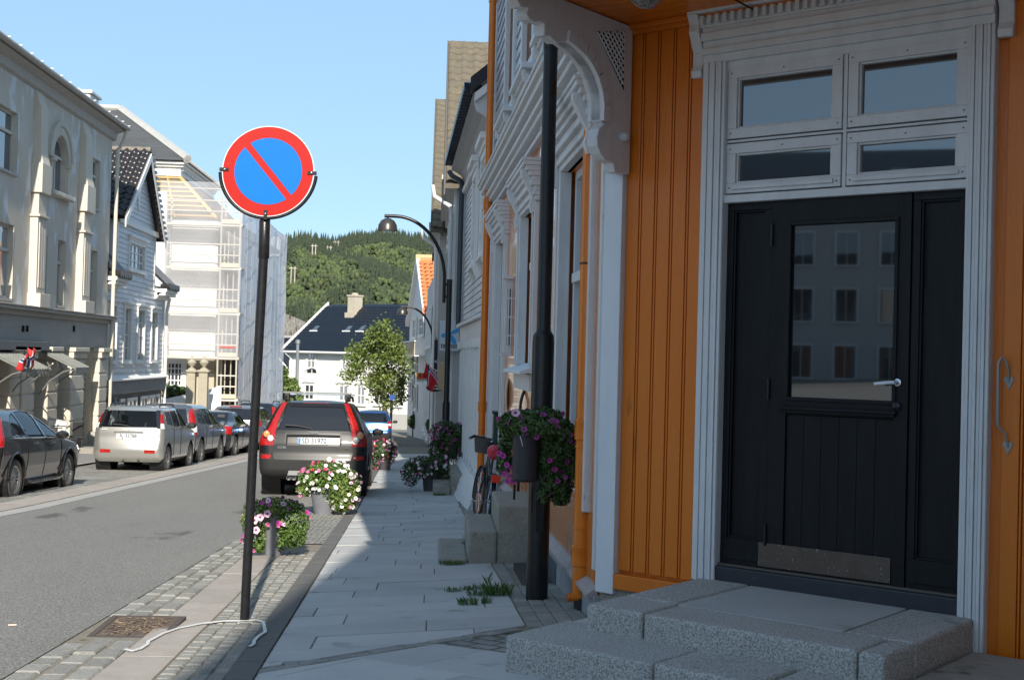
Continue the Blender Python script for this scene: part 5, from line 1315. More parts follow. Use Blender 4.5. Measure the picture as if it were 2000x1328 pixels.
# power poles on the hill
POLE = mat('pole_wood', (.42, .38, .33), .7)
for i, (px, yb, yt, w, nn, lab) in enumerate(((557, 552, 523, 6, 850, 'pale wooden power pole pair low on the left of the hill'), (577, 556, 524, 7, 800, 'H-frame power pole pair left of the hill slope, second lowest'), (617, 508, 481, 6, 850, 'power pole pair high on the hill, first below the ridge'), (646, 502, 484, 6, 860, 'power pole pair below the ridge, second from left at top'), (660, 494, 474, 6, 865, 'power pole pair reaching highest near the ridge'))):
    nn = 560.
    while nn < 878 and at(px, yb, nn).z > float(hillz(at(px, yb, nn).x, nn)): nn += 2
    nn -= 6; p0 = at(px, yb, nn); z0 = p0.z; z1 = at(px, yt, nn).z; sc = nn/2500
    e = empty('power_pole', (p0.x, nn, z0), lab, 'power pole', 'power poles on the hill')
    for s in (-.5, .5): MB().tube([(p0.x+s*w*sc, nn-14, z0-3), (p0.x+s*w*sc, nn-14, z1)], .32, 6).build('post', POLE, e)
    MB().box(p0.x-w*sc, p0.x+w*sc, nn-14.3, nn-14, z1-1.2, z1-.8).build('crossarm', POLE, e)
# ---------------- white house closing the street
Pl = at(565, 697, 100.); PRr = at(905, 697, 88.)
dirx = (PRr-Pl); ang = math.atan2(dirx.y, dirx.x); Lh = math.hypot(dirx.x, dirx.y)
EH = Plane(Pl.x, Pl.y, dirx.x, dirx.y, dirx.y, -dirx.x); E_ = EH.m
gz_ = gy(98)-.3
eh = empty('white_end_house', (Pl.x+6, Pl.y-2, gz_), 'large white clapboard house with navy black tiled roof closing the street', 'house')
zee = EH.Z(640, 686); 
EHW = mat('end_house_white', (.76, .74, .68), .6, (.8, .78, .72), 1)
MB(E_).box(0, Lh, -8, 0, gz_-1, zee).build('wall', EHW, eh)
zz = gz_+1.3
while zz < zee-.15: MB(E_).box(.12, Lh, 0, .02, zz, zz+.135).build('clapboard', EHW, eh); zz += .15
zgb = EH.Z(770, 808)
MB(E_).box(EH.U(735), Lh, 0, .1, gz_-.5, zgb).build('plinth', mat('pale_render', (.42, .41, .38), .8), eh)
rise = 3.75; dep = 4.3
TILEN = mat('navy_black_tile', (.006, .008, .013), .22, (.012, .015, .022), 3, .5)
zr_ = zee+rise
mb = MB(E_); mb.add([(-.35, .4, zee-.05), (Lh, .4, zee-.05), (Lh, -dep, zr_), (-.35, -dep, zr_), (-.35, -2*dep-.4, zee-.05), (Lh, -2*dep-.4, zee-.05), (-.35, .4, zee-.15), (Lh, .4, zee-.15)], [(0, 1, 2, 3), (3, 2, 5, 4), (6, 7, 1, 0)]); ro = mb.build('roof', TILEN, eh)
MB(E_).add([(0.01, 0, zee), (0.01, -dep, zr_-.25), (0.01, -2*dep, zee)], [(0, 1, 2)]).build('gable_wall', EHW, eh)
# tiles: real pantile relief joined (each only a few pixels)
tv = []; tf = []; tw = .30; th = .36; ns = int(math.hypot(rise, dep+.4)/th); sl_ = Vector((0, -(dep+.4), rise+.05)).normalized(); nm_ = Vector((0, rise, dep+.4)).normalized()
ncol = int((Lh+.3)/tw)
for i in range(ns):
    for j in range(ncol):
        b = len(tv)
        for q in (0, 1):
            for a_, h_ in ((0, .0), (.3, .05), (.65, .05), (1., -.0)):
                p = Vector((-.35+(j+a_)*tw, .42, zee-.03))+sl_*((i+q*1.03)*th)+nm_*(h_+(.035 if q == 0 else 0)+.01); tv.append(tuple(E_ @ p))
        tf += [(b, b+1, b+5, b+4), (b+1, b+2, b+6, b+5), (b+2, b+3, b+7, b+6)]
        b2 = len(tv)
        for a_ in (0, .5, 1): p = Vector((-.35+(j+a_)*tw, .43, zee-.05))+sl_*(i*th); tv.append(tuple(E_ @ p))
        tf.append((b, b2, b2+1, b+1)); tf.append((b+2, b2+1, b2+2, b+3))
npmesh('tiles', np.array(tv), np.array(tf), TILEN, eh, smooth=True, kind='stuff')
MB(E_).add([(-.5, .5, zee-.2), (-.5, .5, zee+.12), (-.5, -dep, zr_+.2), (-.5, -dep, zr_-.15), (-.32, .5, zee-.2), (-.32, .5, zee+.12), (-.32, -dep, zr_+.2), (-.32, -dep, zr_-.15)], [(0, 1, 2, 3), (7, 6, 5, 4), (0, 4, 5, 1), (1, 5, 6, 2), (2, 6, 7, 3), (3, 7, 4, 0)]).build('barge_board', WPL, eh)
MB(E_).tube([(-.3, .52, zee-.1), (Lh, .52, zee-.1)], .09, 6).build('gutter', WPL, eh)
MB(E_).tube([(.1, .5, zee-.2), (.3, .1, zee-.6), (.3, .1, gz_)], .06, 6).build('downpipe', WPL, eh)
uc = EH.U(691, 600, -dep+1); 
CH = mat('beige_chimney', (.40, .35, .27), .8, (.48, .43, .34), 4)
ch = MB(E_).box(uc-.38, uc+.38, -dep+.45, -dep+1.3, zr_-1.4, zr_+.62).box(uc-.48, uc+.48, -dep+.35, -dep+1.5, zr_-1.5, zr_-.7).build('chimney', CH, eh)
MB(E_).box(uc-.44, uc+.44, -dep+.4, -dep+1.36, zr_+.56, zr_+.68).build('crown', CH, ch)
MB(E_).lathe([(.26, 0), (.26, .14), (.0, .18)], 12, (uc, -dep+.9, zr_+.68)).build('cap', CH, ch)
for px in (618, 682, 708):
    t = .46; y = .4-(dep+.4)*t; z = zee+rise*t; u = EH.U(px, 645, y)
    m4 = E_ @ Matrix.Translation((u, y, z)) @ Matrix.Rotation(math.atan2(rise, dep+.4)-0, 4, 'X') 
    sk = MB(E_ @ Matrix.Translation((u, y, z)) @ Matrix(((1, 0, 0, 0), (0, sl_.y, nm_.y, 0), (0, sl_.z, nm_.z, 0), (0, 0, 0, 1)))).box(-.22, .22, -.28, .28, .02, .10).build('skylight', mat('zinc_frame', (.1, .11, .13), .4), ro)
    MB(E_ @ Matrix.Translation((u, y, z)) @ Matrix(((1, 0, 0, 0), (0, sl_.y, nm_.y, 0), (0, sl_.z, nm_.z, 0), (0, 0, 0, 1)))).box(-.18, .18, -.2, .24, .10, .11).build('pane', GL2, sk)
    MB(E_ @ Matrix.Translation((u, y, z)) @ Matrix(((1, 0, 0, 0), (0, sl_.y, nm_.y, 0), (0, sl_.z, nm_.z, 0), (0, 0, 0, 1)))).box(-.42, .42, -.42, -.3, .04, .10).build('apron_flashing', WPL, sk)
for p0, p1, yt, yb in ((601, 617, 689, 719), (669, 682, 692, 722), (703, 716, 692, 722), (733, 746, 692, 722), (770, 784, 694, 724), (598, 616, 750, 780), (665, 683, 752, 783), (700, 716, 754, 790), (735, 752, 754, 790), (772, 788, 756, 792)):
    win(E_, EH.U(p0), EH.U(p1), EH.Z(p0, yb), EH.Z(p0, yt), eh, WPL, GLASS if p0 in (598, 703, 735) else FROST, v=.07, cas=.1, nx=2, nz=2, bar=.09, hood=.12 if yt > 740 else 0, rec=.03)
sp_ = at(587, 700, 92)
# steel chimney pipe at its left corner
e = empty('steel_flue', (at(581, 700, 99).x, 99, gz_), 'steel flue pipe with cowl at the left corner of the white end house', 'flue')
x = at(581, 700, 98).x; MB().tube([(x, 98, gz_), (x, 98, at(581, 672, 98).z)], .12, 8).build('pipe', mat('steel_pipe', (.4, .4, .4), .4, metal=.8), e, smooth=True); MB().lathe([(.12, 0), (.2, .05), (.2, .25), (.1, .35), (0, .36)], 10, (x, 98, at(581, 672, 98).z)).build('cowl', mat('steel_pipe', (.4, .4, .4), .4), e, smooth=True)
# small white house left, behind
sh2 = empty('small_white_house', (at(545, 700, 118).x, 118, -5), 'small white house with black roof half hidden behind the netting', 'house')
xa, xb_2 = at(505, 700, 118).x, at(578, 700, 118).x; zg0, zg1 = at(545, 742, 118).z, at(545, 668, 118).z
xm = xa+(xb_2-xa)*.2
MB().prism([(xa-5, -8), (xb_2, -8), (xb_2, zg0), (xm, zg1), (xa-5, zg0)], 118, 126, 'y').build('wall', EHW, sh2)
MB().prism([(xb_2+.4, zg0-.35), (xm, zg1+.1), (xm, zg1+.4), (xb_2+.4, zg0)], 117.6, 126, 'y').build('roof', TILEN, sh2)
MB().prism([(xb_2+.45, zg0-.5), (xm, zg1-.1), (xm, zg1+.15), (xb_2+.45, zg0-.2)], 117.5, 117.65, 'y').build('barge_board', WPL, sh2)
MB().add([(xm, 117.7, zg1+.4), (xm+12, 121, zg1+.5), (xb_2+10, 121, zg0), (xb_2+.4, 117.7, zg0)], [(0, 1, 2, 3)]).build('roof', TILEN, sh2)
for px in (542, 552): win(Matrix(((1, 0, 0, 0), (0, -1, 0, 118), (0, 0, 1, 0), (0, 0, 0, 1))), at(px, 700, 118).x, at(px+5, 700, 118).x, at(px, 714, 118).z, at(px, 703, 118).z, sh2, WPL, FROST, cas=.06, nx=2, sill=False)
# ---------------- orange tiled gabled house on the right
oy0, oy1 = 61.0, 69.5
ox = lambda y: -.56-(y-61)*.115
oh = empty('orange_roof_house', (-.6, 65, gy(65)), 'white house with bright orange pantile roof and gable to the street', 'house')
apY = 65.0; zap = at(822, 510, apY).z; zoe = at(833, 612, oy0).z
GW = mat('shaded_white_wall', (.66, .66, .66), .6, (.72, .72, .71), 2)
mb = MB(); A = [(ox(oy0), oy0), (ox(oy1), oy1)]
mb.add([(ox(oy0), oy0, -5), (ox(oy1), oy1, -5), (ox(oy1), oy1, zoe), (ox(apY), apY, zap), (ox(oy0), oy0, zoe)], [(0, 4, 3, 2, 1)])
mb.add([(ox(oy0), oy0, -5), (8, oy0, -5), (8, oy0, zoe), (ox(oy0), oy0, zoe)], [(0, 1, 2, 3)])
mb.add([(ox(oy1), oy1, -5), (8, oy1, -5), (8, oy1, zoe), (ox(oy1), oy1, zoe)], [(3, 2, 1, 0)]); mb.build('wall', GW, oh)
OT = mat('orange_pantile', (.55, .16, .05), .7, (.66, .24, .09), 3, .7, .2, 20)
slope('roof', (ox(oy0)-.15, oy0-.35, zoe-.25), (8, oy0-.35, zoe-.25), (8, apY, zap), (ox(apY)-.15, apY, zap), OT, oh, .12)
slope('roof', (8, oy1+.35, zoe-.25), (ox(oy1)-.15, oy1+.35, zoe-.25), (ox(apY)-.15, apY, zap), (8, apY, zap), OT, oh, .12)
tv = []; tf = []; s2 = Vector((0, apY-oy0+.35, zap-zoe+.25)); ns = int(s2.length/.36); sn = s2.normalized(); nn = Vector((0, -sn.z, sn.y))
for i in range(ns):
    for j in range(14):
        b = len(tv)
        for q in (0, 1):
            for a_, h_ in ((0, .0), (.3, .07), (.65, .07), (1., -.01)):
                p = Vector((ox(oy0)+(j+a_)*.27-.1-(ox(oy0)-ox(apY))*i/ns, oy0-.35, zoe-.25))+sn*((i+q*1.03)*.36)+nn*(h_+(.04 if q == 0 else 0)+.13); tv.append(tuple(p))
        tf += [(b, b+1, b+5, b+4), (b+1, b+2, b+6, b+5), (b+2, b+3, b+7, b+6)]
npmesh('tiles', np.array(tv), np.array(tf), OT, oh, smooth=True, kind='stuff')
for (ya, za, yb, zb) in ((oy0-.4, zoe-.35, apY, zap), (oy1+.4, zoe-.35, apY, zap)):
    MB().add([(ox(ya)-.2, ya, za-.1), (ox(yb)-.2, yb, zb-.1), (ox(yb)-.2, yb, zb+.22), (ox(ya)-.2, ya, za+.2), (ox(ya)-.0, ya, za-.1), (ox(yb)-.0, yb, zb-.1), (ox(yb)-.0, yb, zb+.22), (ox(ya)-.0, ya, za+.2)], [(3, 2, 1, 0), (4, 5, 6, 7), (0, 1, 5, 4), (2, 3, 7, 6), (0, 4, 7, 3)]).build('barge_board', WPL, oh)
MB().box(ox(oy0), 8, oy0-.42, oy0-.3, zoe-.45, zoe-.22).build('fascia', WPL, oh)
MB().tube([(ox(apY)-.2, apY, zap+.18), (8, apY, zap+.18)], .16, 8).build('ridge', mat('ochre_ridge', (.5, .35, .18), .8), oh)
OP = Plane(ox(61), 61, -.115, 1, -1, -.115); O_ = OP.m
for (px0, px1, y0, y1) in ((806, 813, 660, 625), (818, 828, 656, 623)):
    ua, ub = sorted((OP.U(px0), OP.U(px1))); win(O_, ua, max(ub, ua+1.), OP.Z(px0, y0), OP.Z(px0, y1), oh, WPL, FROST, cas=.1, nx=2, nz=2, bar=.06)
for (px0, y0, y1) in ((806, 720, 696), (814, 722, 700), (806, 780, 745), (816, 800, 755)):
    u = OP.U(px0); win(O_, u-.5, u+.5, OP.Z(px0, y0), OP.Z(px0, y1), oh, WPL, GLASS, cas=.1, nx=2, nz=1, bar=.06)
# balcony with slatted rail
bal = MB(O_).box(0.4, 8.0, 0, .5, OP.Z(815, 694)-.05, OP.Z(815, 694)).build('balcony', WPL, oh)
for i in range(26): MB(O_).box(.5+i*.29, .5+i*.29+.1, .46, .5, OP.Z(815, 694), OP.Z(815, 669)).build('slat', mat('driftwood', (.42, .36, .28), .8, (.52, .46, .38), 10), bal)
MB(O_).box(0.4, 8.0, .44, .52, OP.Z(815, 669), OP.Z(815, 669)+.06).build('rail', WPL, bal)
# ---------------- buildings behind the viewer: they throw the foreground shade and stand in the door glass
bb_ = empty('corner_building_behind', (8, -8, 0), 'tall plain building across the side street behind the viewer', 'building')
MB().prism([(1.38, -2.6), (16, -2.0), (16, -18), (-.1, -18)], -1, 12.0, 'z').build('wall', mat('pale_render_behind', (.6, .57, .52), .8), bb_)
MB().prism([(1.40, -2.7), (15.8, -2.2), (12, -8), (3.5, -8)], 12, 12.01, 'z').build('roof', TILEB, bb_)
cbp = Plane(-34, -24, -.42, .907, .907, .42)
def refl(name, x, y, deg, Lg, h, label, wallm):
    a = math.radians(deg); M_ = Matrix.Translation((x, y, 0)) @ Matrix.Rotation(a, 4, 'Z'); e = empty(name, (x, y, 0), label, 'building')
    MB(M_).box(-9, 0, 0, Lg, -1, h).build('wall', wallm, e)
    MB(M_).add([(.4, -.4, h), (.4, Lg+.4, h), (-4.5, Lg+.4, h+3.4), (-4.5, -.4, h+3.4), (-9.4, -.4, h), (-9.4, Lg+.4, h)], [(0, 1, 2, 3), (3, 2, 5, 4)]).build('roof', TILEB, e)
    Mw = M_ @ Matrix(((0, 1, 0, 0), (1, 0, 0, 0), (0, 0, 1, 0), (0, 0, 0, 1)))
    for k in range(int(Lg/2.2)):
        for z in np.arange(1.2, h-1.8, 2.9): win(Mw, .8+k*2.2, 1.9+k*2.2, z, z+1.7, e, TRIM, GLASS, cas=.08, nx=2, sill=False)
    for k in range(4):
        MB(M_).add([(-1.2, 2+k*3.2, h+1.15), (-1.2, 2.9+k*3.2, h+1.15), (-2.6, 2.9+k*3.2, h+2.15), (-2.6, 2+k*3.2, h+2.15)], [(0, 1, 2, 3)]).build('skylight', GL2, e)
    return e
refl('grey_office_building', -46, -30, 26, 24, 10.2, 'grey rendered building with dark roof behind the viewer, mirrored in the door glass', mat('grey_render', (.42, .40, .40), .8))
refl('grey_street_building', -58, -6.5, 20, 18, 12.0, 'second grey rendered building behind the viewer to the left', mat('dark_render', (.3, .29, .29), .8))
# ============================================================ CARS
def carpaint(name, c, rough=.25, metal=.5): return mat(name, c, rough, metal=metal, spec=.5, coat=1.)
TYRE = mat('tyre_rubber', (.05, .048, .045), .9, (.085, .082, .076), 30, .5, .3, 60)
PLAST = mat('grey_bumper_plastic', (.022, .022, .022), .7, spec=.25, bump=.1, bs=200)
PLASTB = mat('black_plastic', (.012, .012, .013), .5)
REDL = mat('red_lamp', (.50, .010, .006), .15, (.16, .004, .003), 28, .6, spec=.6, coat=.6)
AMB = mat('amber_lamp', (.75, .28, .08), .15, coat=1); CLR = mat('clear_lamp', (.6, .6, .6), .12, coat=1)
CHROME = mat('chrome', (.8, .8, .8), .12, metal=1.); RIM = mat('alloy_rim', (.42, .42, .43), .3, metal=.8)
def glassmat(name, fac, tint=(.35, .38, .38)):
    m = bpy.data.materials.new(name); m.use_nodes = True; t = m.node_tree; N = t.nodes; b = N['Principled BSDF']
    b.inputs['Base Color'].default_value = (.01, .012, .013, 1); b.inputs['Roughness'].default_value = .02; b.inputs['Specular IOR Level'].default_value = .9
    tp = N.new('ShaderNodeBsdfTransparent'); tp.inputs[0].default_value = (*tint, 1); mx = N.new('ShaderNodeMixShader'); mx.inputs[0].default_value = fac
    t.links.new(b.outputs[0], mx.inputs[1]); t.links.new(tp.outputs[0], mx.inputs[2]); t.links.new(mx.outputs[0], N['Material Output'].inputs[0]); return m
CG = glassmat('tinted_car_glass', .3); CGL = glassmat('clear_car_glass', .62, (.75, .8, .8)); CGD = mat('privacy_glass', (.012, .013, .016), .03, spec=.8)
SEATM = mat('car_seat_fabric', (.06, .06, .065), .9)
def inpoly(P, poly):
    x, y = P[:, 0], P[:, 1]; c = np.zeros(len(P), bool); n = len(poly)
    for i in range(n):
        (x0, y0), (x1, y1) = poly[i], poly[(i+1) % n]
        if y0 == y1: continue
        k = ((y0 > y) != (y1 > y)) & (x < (x1-x0)*(y-y0)/(y1-y0)+x0); c ^= k
    return c
def make_car(name, label, spec, pos, yaw, group=None, scale=1., wheel_spokes=7):
    """spec: rows (z, y_rear, y_front, half_width, corner), features, wheels; y=0 rear bumper, +y forwards"""
    sc = scale
    root = empty(name, pos, label, 'car', group)
    LOCALS.add(root.name)
    slope_ = math.atan2(gy(pos[1]+3)-gy(pos[1]), 3)
    root.rotation_euler = (slope_, 0, yaw)
    rows = np.array(spec['rows'], float); dz = spec.get('dz', .025)
    zs = np.unique(np.round(np.concatenate([np.arange(rows[0, 0], rows[-1, 0], dz), [rows[-1, 0]], np.arange(rows[-1, 0]-.06, rows[-1, 0], .008)]), 4))
    pr = [np.interp(zs, rows[:, 0], rows[:, i]) for i in range(1, 5)]
    for i in range(4):
        k = np.array([.25, .5, .25]) if i != 1 else np.array([.25, .5, .25]); p = pr[i]
        for _ in range(2): p[1:-1] = np.convolve(p, k, 'same')[1:-1]
        pr[i] = p
    yr, yf, w, rc = pr
    nr, nc_, nsd, nf = spec.get('n', (16, 9, 110, 8))
    def loop(i):
        W_, R_ = w[i], min(rc[i], w[i]*.7); R_y = R_*.8; xs = []; ys = []
        bul = .05*min(1, W_/.8)
        f = lambda x: yr[i]+bul*(x/max(W_, .01))**2
        for k in range(nr): x = (W_-R_)*k/nr; xs.append(x); ys.append(f(x))
        x0, y0 = W_-R_, f(W_-R_)
        for k in range(nc_): t = math.pi/2*k/nc_; xs.append(x0+R_*math.sin(t)); ys.append(y0+R_y*(1-math.cos(t)))
        ya, yb = y0+R_y, yf[i]-R_y*1.3
        for k in range(nsd): t = k/nsd; xs.append(W_*(1-.035*(2*t-1)**4*(1 if t > .5 else .4))); ys.append(ya+(yb-ya)*t)
        for k in range(nc_): t = math.pi/2*k/nc_; xs.append((W_*.965-R_)+R_*math.cos(t)); ys.append(yb+R_y*1.3*math.sin(t))
        for k in range(nf+1): x = (W_*.965-R_)*(1-k/nf); xs.append(x); ys.append(yf[i])
        return np.array(xs), np.array(ys)
    half = nr+2*nc_+nsd+nf+1; n = 2*half-2; V = []
    for i in range(len(zs)):
        x, y = loop(i); V.append(np.stack([np.concatenate([x, -x[1:-1][::-1]]), np.concatenate([y, y[1:-1][::-1]]), np.full(n, zs[i])], 1))
    V = np.array(V)                             # rows, n, 3
    idx = np.minimum(np.arange(n), n-np.arange(n)) ; side_v = (idx >= nr+nc_-2) & (idx <= nr+nc_+nsd)
    rear_v = idx <= nr+nc_; 
    # snapping of vertices to feature outlines so that borders are clean
    def snap(view, poly, tol):
        cols = np.where(rear_v if view == 'rear' else side_v)[0]
        P = V[:, cols, :]; A = P[..., 0 if view == 'rear' else 1]; B = P[..., 2]
        if view == 'rear' and all(q[0] >= -.001 for q in poly): S = np.sign(A); S[S == 0] = 1; A2 = np.abs(A)
        else: S = 1; A2 = A
        best = np.full(A.shape, tol); na_, nb2 = A2.copy(), B.copy()
        for q in range(len(poly)):
            (x0, y0), (x1, y1) = poly[q], poly[(q+1) % len(poly)]; L2 = (x1-x0)**2+(y1-y0)**2
            t = np.clip(((A2-x0)*(x1-x0)+(B-y0)*(y1-y0))/max(L2, 1e-9), 0, 1); X_, Y_ = x0+t*(x1-x0), y0+t*(y1-y0); d = np.hypot(A2-X_, B-Y_)
            m_ = d < best; best[m_] = d[m_]; na_[m_] = X_[m_]; nb2[m_] = Y_[m_]
        P = P.copy(); P[..., 0 if view == 'rear' else 1] = na_*S; P[..., 2] = nb2; V[:, cols, :] = P
    for (pn, m_, view, poly) in spec['feat']: snap(view, poly, dz*.52)
    Rw, wy_, Ra = spec['wheel_r'], spec['wheels'], spec['wheel_r']*1.17
    for y0 in wy_: snap('side', [(y0+Ra*math.cos(t), Rw+.02+Ra*math.sin(t)) for t in np.linspace(0, 2*math.pi, 48, endpoint=False)], dz*.52)
    R_ = len(zs); I = np.arange(R_*n).reshape(R_, n); J = np.roll(I, -1, 1)
    F = np.stack([I[:-1], J[:-1], J[1:], I[1:]], -1).reshape(-1, 4); Vf = V.reshape(-1, 3)
    cen = Vf[F].mean(1); fi = np.tile(idx, R_-1).astype(float); fi = np.minimum(np.tile(np.arange(n), R_-1), n-1-np.tile(np.arange(n), R_-1))
    isrear = fi < nr+nc_; isside = (fi >= nr+nc_-2) & (fi < nr+nc_+nsd)
    lab = np.zeros(len(F), int)
    parts = []
    for (pn, m_, view, poly) in spec['feat']:
        sel = isrear if view == 'rear' else (isside if view == 'side' else fi >= nr+nc_+nsd)
        P = cen[:, [0, 2]] if view != 'side' else cen[:, [1, 2]]
        if view == 'rear' and all(q[0] >= -.001 for q in poly):
            P = np.abs(P)
            for sg in (1, -1):
                k = sel & inpoly(P, poly) & (np.sign(cen[:, 0]) == sg); parts.append((pn, m_)); lab[k] = len(parts)
        elif view == 'side':
            for sg in (1, -1):
                k = sel & inpoly(P, poly) & (np.sign(cen[:, 0]) == sg); parts.append((pn, m_)); lab[k] = len(parts)
        else:
            k = sel & inpoly(P, poly); parts.append((pn, m_)); lab[k] = len(parts)
    for y0 in wy_:
        k = isside & (np.hypot(cen[:, 1]-y0, cen[:, 2]-Rw-.02) < Ra); lab[k] = -1
    Vs_ = Vf*sc
    def emit(nm, m_, k, off=0.):
        if not k.any(): return None
        f = F[k]; u, inv = np.unique(f, return_inverse=True); vv = Vs_[u].copy()
        if off: c = np.array([0, 2.2, 1.0])*sc; d = vv-c; d /= np.linalg.norm(d, axis=1)[:, None]; vv = vv+d*off
        return npmesh(nm, vv, inv.reshape(f.shape), m_, root, smooth=True)
    emit('body', spec['paint'], lab == 0)
    for i, (pn, m_) in enumerate(parts): emit(pn, m_, lab == i+1, -.012 if 'window' in pn else (.004 if 'light' in pn else 0))
    surf = lambda y, z: np.interp(z, zs, w)*(1.0)*sc+.003
    B = lambda: MB(Matrix.Scale(sc, 4))
    zb_ = rows[0, 0]; L_ = rows[:, 2].max(); Wm = rows[:, 3].max()
    B().box(-Wm*.82, Wm*.82, .25, L_-.3, zb_-.02, .55).build('underbody', PLASTB, root)
    B().box(-Wm*.7, Wm*.7, .5, L_-1.4, .55, .72).build('cabin_floor', SEATM, root)
    for y in (1.15, 2.1):
        for x in (-.36, .36):
            s = B().box(x-.25, x+.25, y, y+.14, .7, 1.12).build('seat', SEATM, root, bevel=.05)
            B().box(x-.12, x+.12, y+.01, y+.1, 1.14, 1.3).build('headrest', SEATM, s, bevel=.03)
    # wheels
    for k, y0 in enumerate(wy_):
        for sg in (1, -1):
            t_ = spec.get('track', Wm-.13)
            M_ = Matrix.Scale(sc, 4) @ Matrix.Translation((sg*t_, y0, Rw)) @ (Matrix.Identity(4) if sg > 0 else Matrix.Rotation(math.pi, 4, 'Z'))
            wt = .115
            ty = MB(M_).lathe([(Rw*.66, -wt*.9), (Rw*.9, -wt), (Rw*.985, -wt*.8), (Rw, -wt*.4), (Rw*.985, -wt*.36), (Rw, -wt*.3), (Rw, 0), (Rw*.985, .01), (Rw, .03), (Rw, wt*.4), (Rw*.985, wt*.8), (Rw*.9, wt), (Rw*.7, wt*.95), (Rw*.66, wt*.7)], 32, axis='x').build('wheel', TYRE, root, smooth=True)
            MB(M_).lathe([(0, -.04), (Rw*.66, -.05), (Rw*.66, .0)], 24, axis='x').build('brake_disc', PLASTB, ty)
            rm = MB(M_).lathe([(Rw*.67, -.09), (Rw*.64, .06), (Rw*.69, .095), (Rw*.60, .085), (Rw*.60, -.05)], 32, axis='x')
            for j in range(wheel_spokes):
                a = 2*math.pi*j/wheel_spokes; ca, sa = math.cos(a), math.sin(a); wd = Rw*.62*math.pi/wheel_spokes*.42
                P = []
                for rr_, ww, xx in ((Rw*.1, wd*.7, .075), (Rw*.64, wd, .085)):
                    for s_ in (-1, 1): P.append((xx, ca*rr_-sa*ww*s_, sa*rr_+ca*ww*s_))
                rm.add(P+[(p[0]-.03, p[1], p[2]) for p in P], [(0, 2, 3, 1), (0, 4, 6, 2), (1, 3, 7, 5), (2, 6, 7, 3)])
            rm.lathe([(0, .09), (Rw*.14, .085), (Rw*.16, .05)], 16, axis='x').build('rim', RIM, ty)
            # arch lining
            B().lathe([(Ra+.01, 0), (Ra+.01, .34)], 24, (sg*Wm-(.36 if sg > 0 else -.02), y0, Rw+.02), 'x').build('wheel_well', PLASTB, root)
    root['_'] = 0; del root['_']
    return root, B, surf
def plate(root, B, s, y, z, blue=True, w=.26, h=.055):
    p = B().box(-w, w, y-.012, y, z-h, z+h).build('number_plate', mat('plate_white', (.72, .74, .76), .35), root)
    k = B().m[0][0]
    if blue: B().box(-w+.004, -w+.045, y-.0135, y-.012, z-h+.004, z+h-.004).build('blue_strip', mat('plate_blue', (.05, .2, .6), .4), p)
    M_ = Matrix.Translation(((.02 if blue else 0)*k, (y-.0145)*k, z*k)) @ Matrix.Rotation(math.pi/2, 4, 'X')
    t = text(s, .125*k, M_, mat('plate_ink', (.05, .055, .07), .5), None, 'plate_number', ext=.001, sx=.86, bold=.0025); t.parent = p if False else None
    t.parent = root; return p
def script(root, B, s, x, y, z, size, m_, name='badge'):
    k = B().m[0][0]
    t = text(s, size*k, Matrix.Translation((x*k, y*k, z*k)) @ Matrix.Rotation(math.pi/2, 4, 'X'), m_, None, name, ext=.003); t.parent = root; return t
def wiper(root, B, pts): B().tube(pts, [.012, .014, .018, .02][:len(pts)] if len(pts) <= 4 else .014, 6).build('wiper', PLASTB, root, smooth=True)
def mirrors(root, B, x, y, z, m_):
    for sg in (1, -1):
        mb = B(); mb.lathe([(0, -.10), (.06, -.095), (.085, -.05), (.09, 0), (.07, .08), (.0, .12)], 16, (0, 0, 0), 'y')
        mb.v = [((a*1.25+sg*x*B().m[0][0]), b*.9+y*B().m[0][0], c*.85+z*B().m[0][0]) for a, b, c in mb.v]
        o = mb.build('door_mirror', m_, root, smooth=True)
        B().box(sg*(x-.16), sg*(x-.02), y-.02, y+.03, z-.06, z-.02).build('mirror_foot', PLASTB, o)
def sidelines(root, B, surf, ys, z0, z1):
    k = B().m[0][0]
    for y in ys:
        for sg in (1, -1):
            P = [(sg*(surf(y, z)/k+.0), y+(.0 if z < 1 else (z-1)*.0), z) for z in np.linspace(z0, z1, 9)]
            B().tube(P, .005, 4).build('door_seam', PLASTB, root)
def onright(y): return (y)
G1 = 'cars parked along the far kerb'
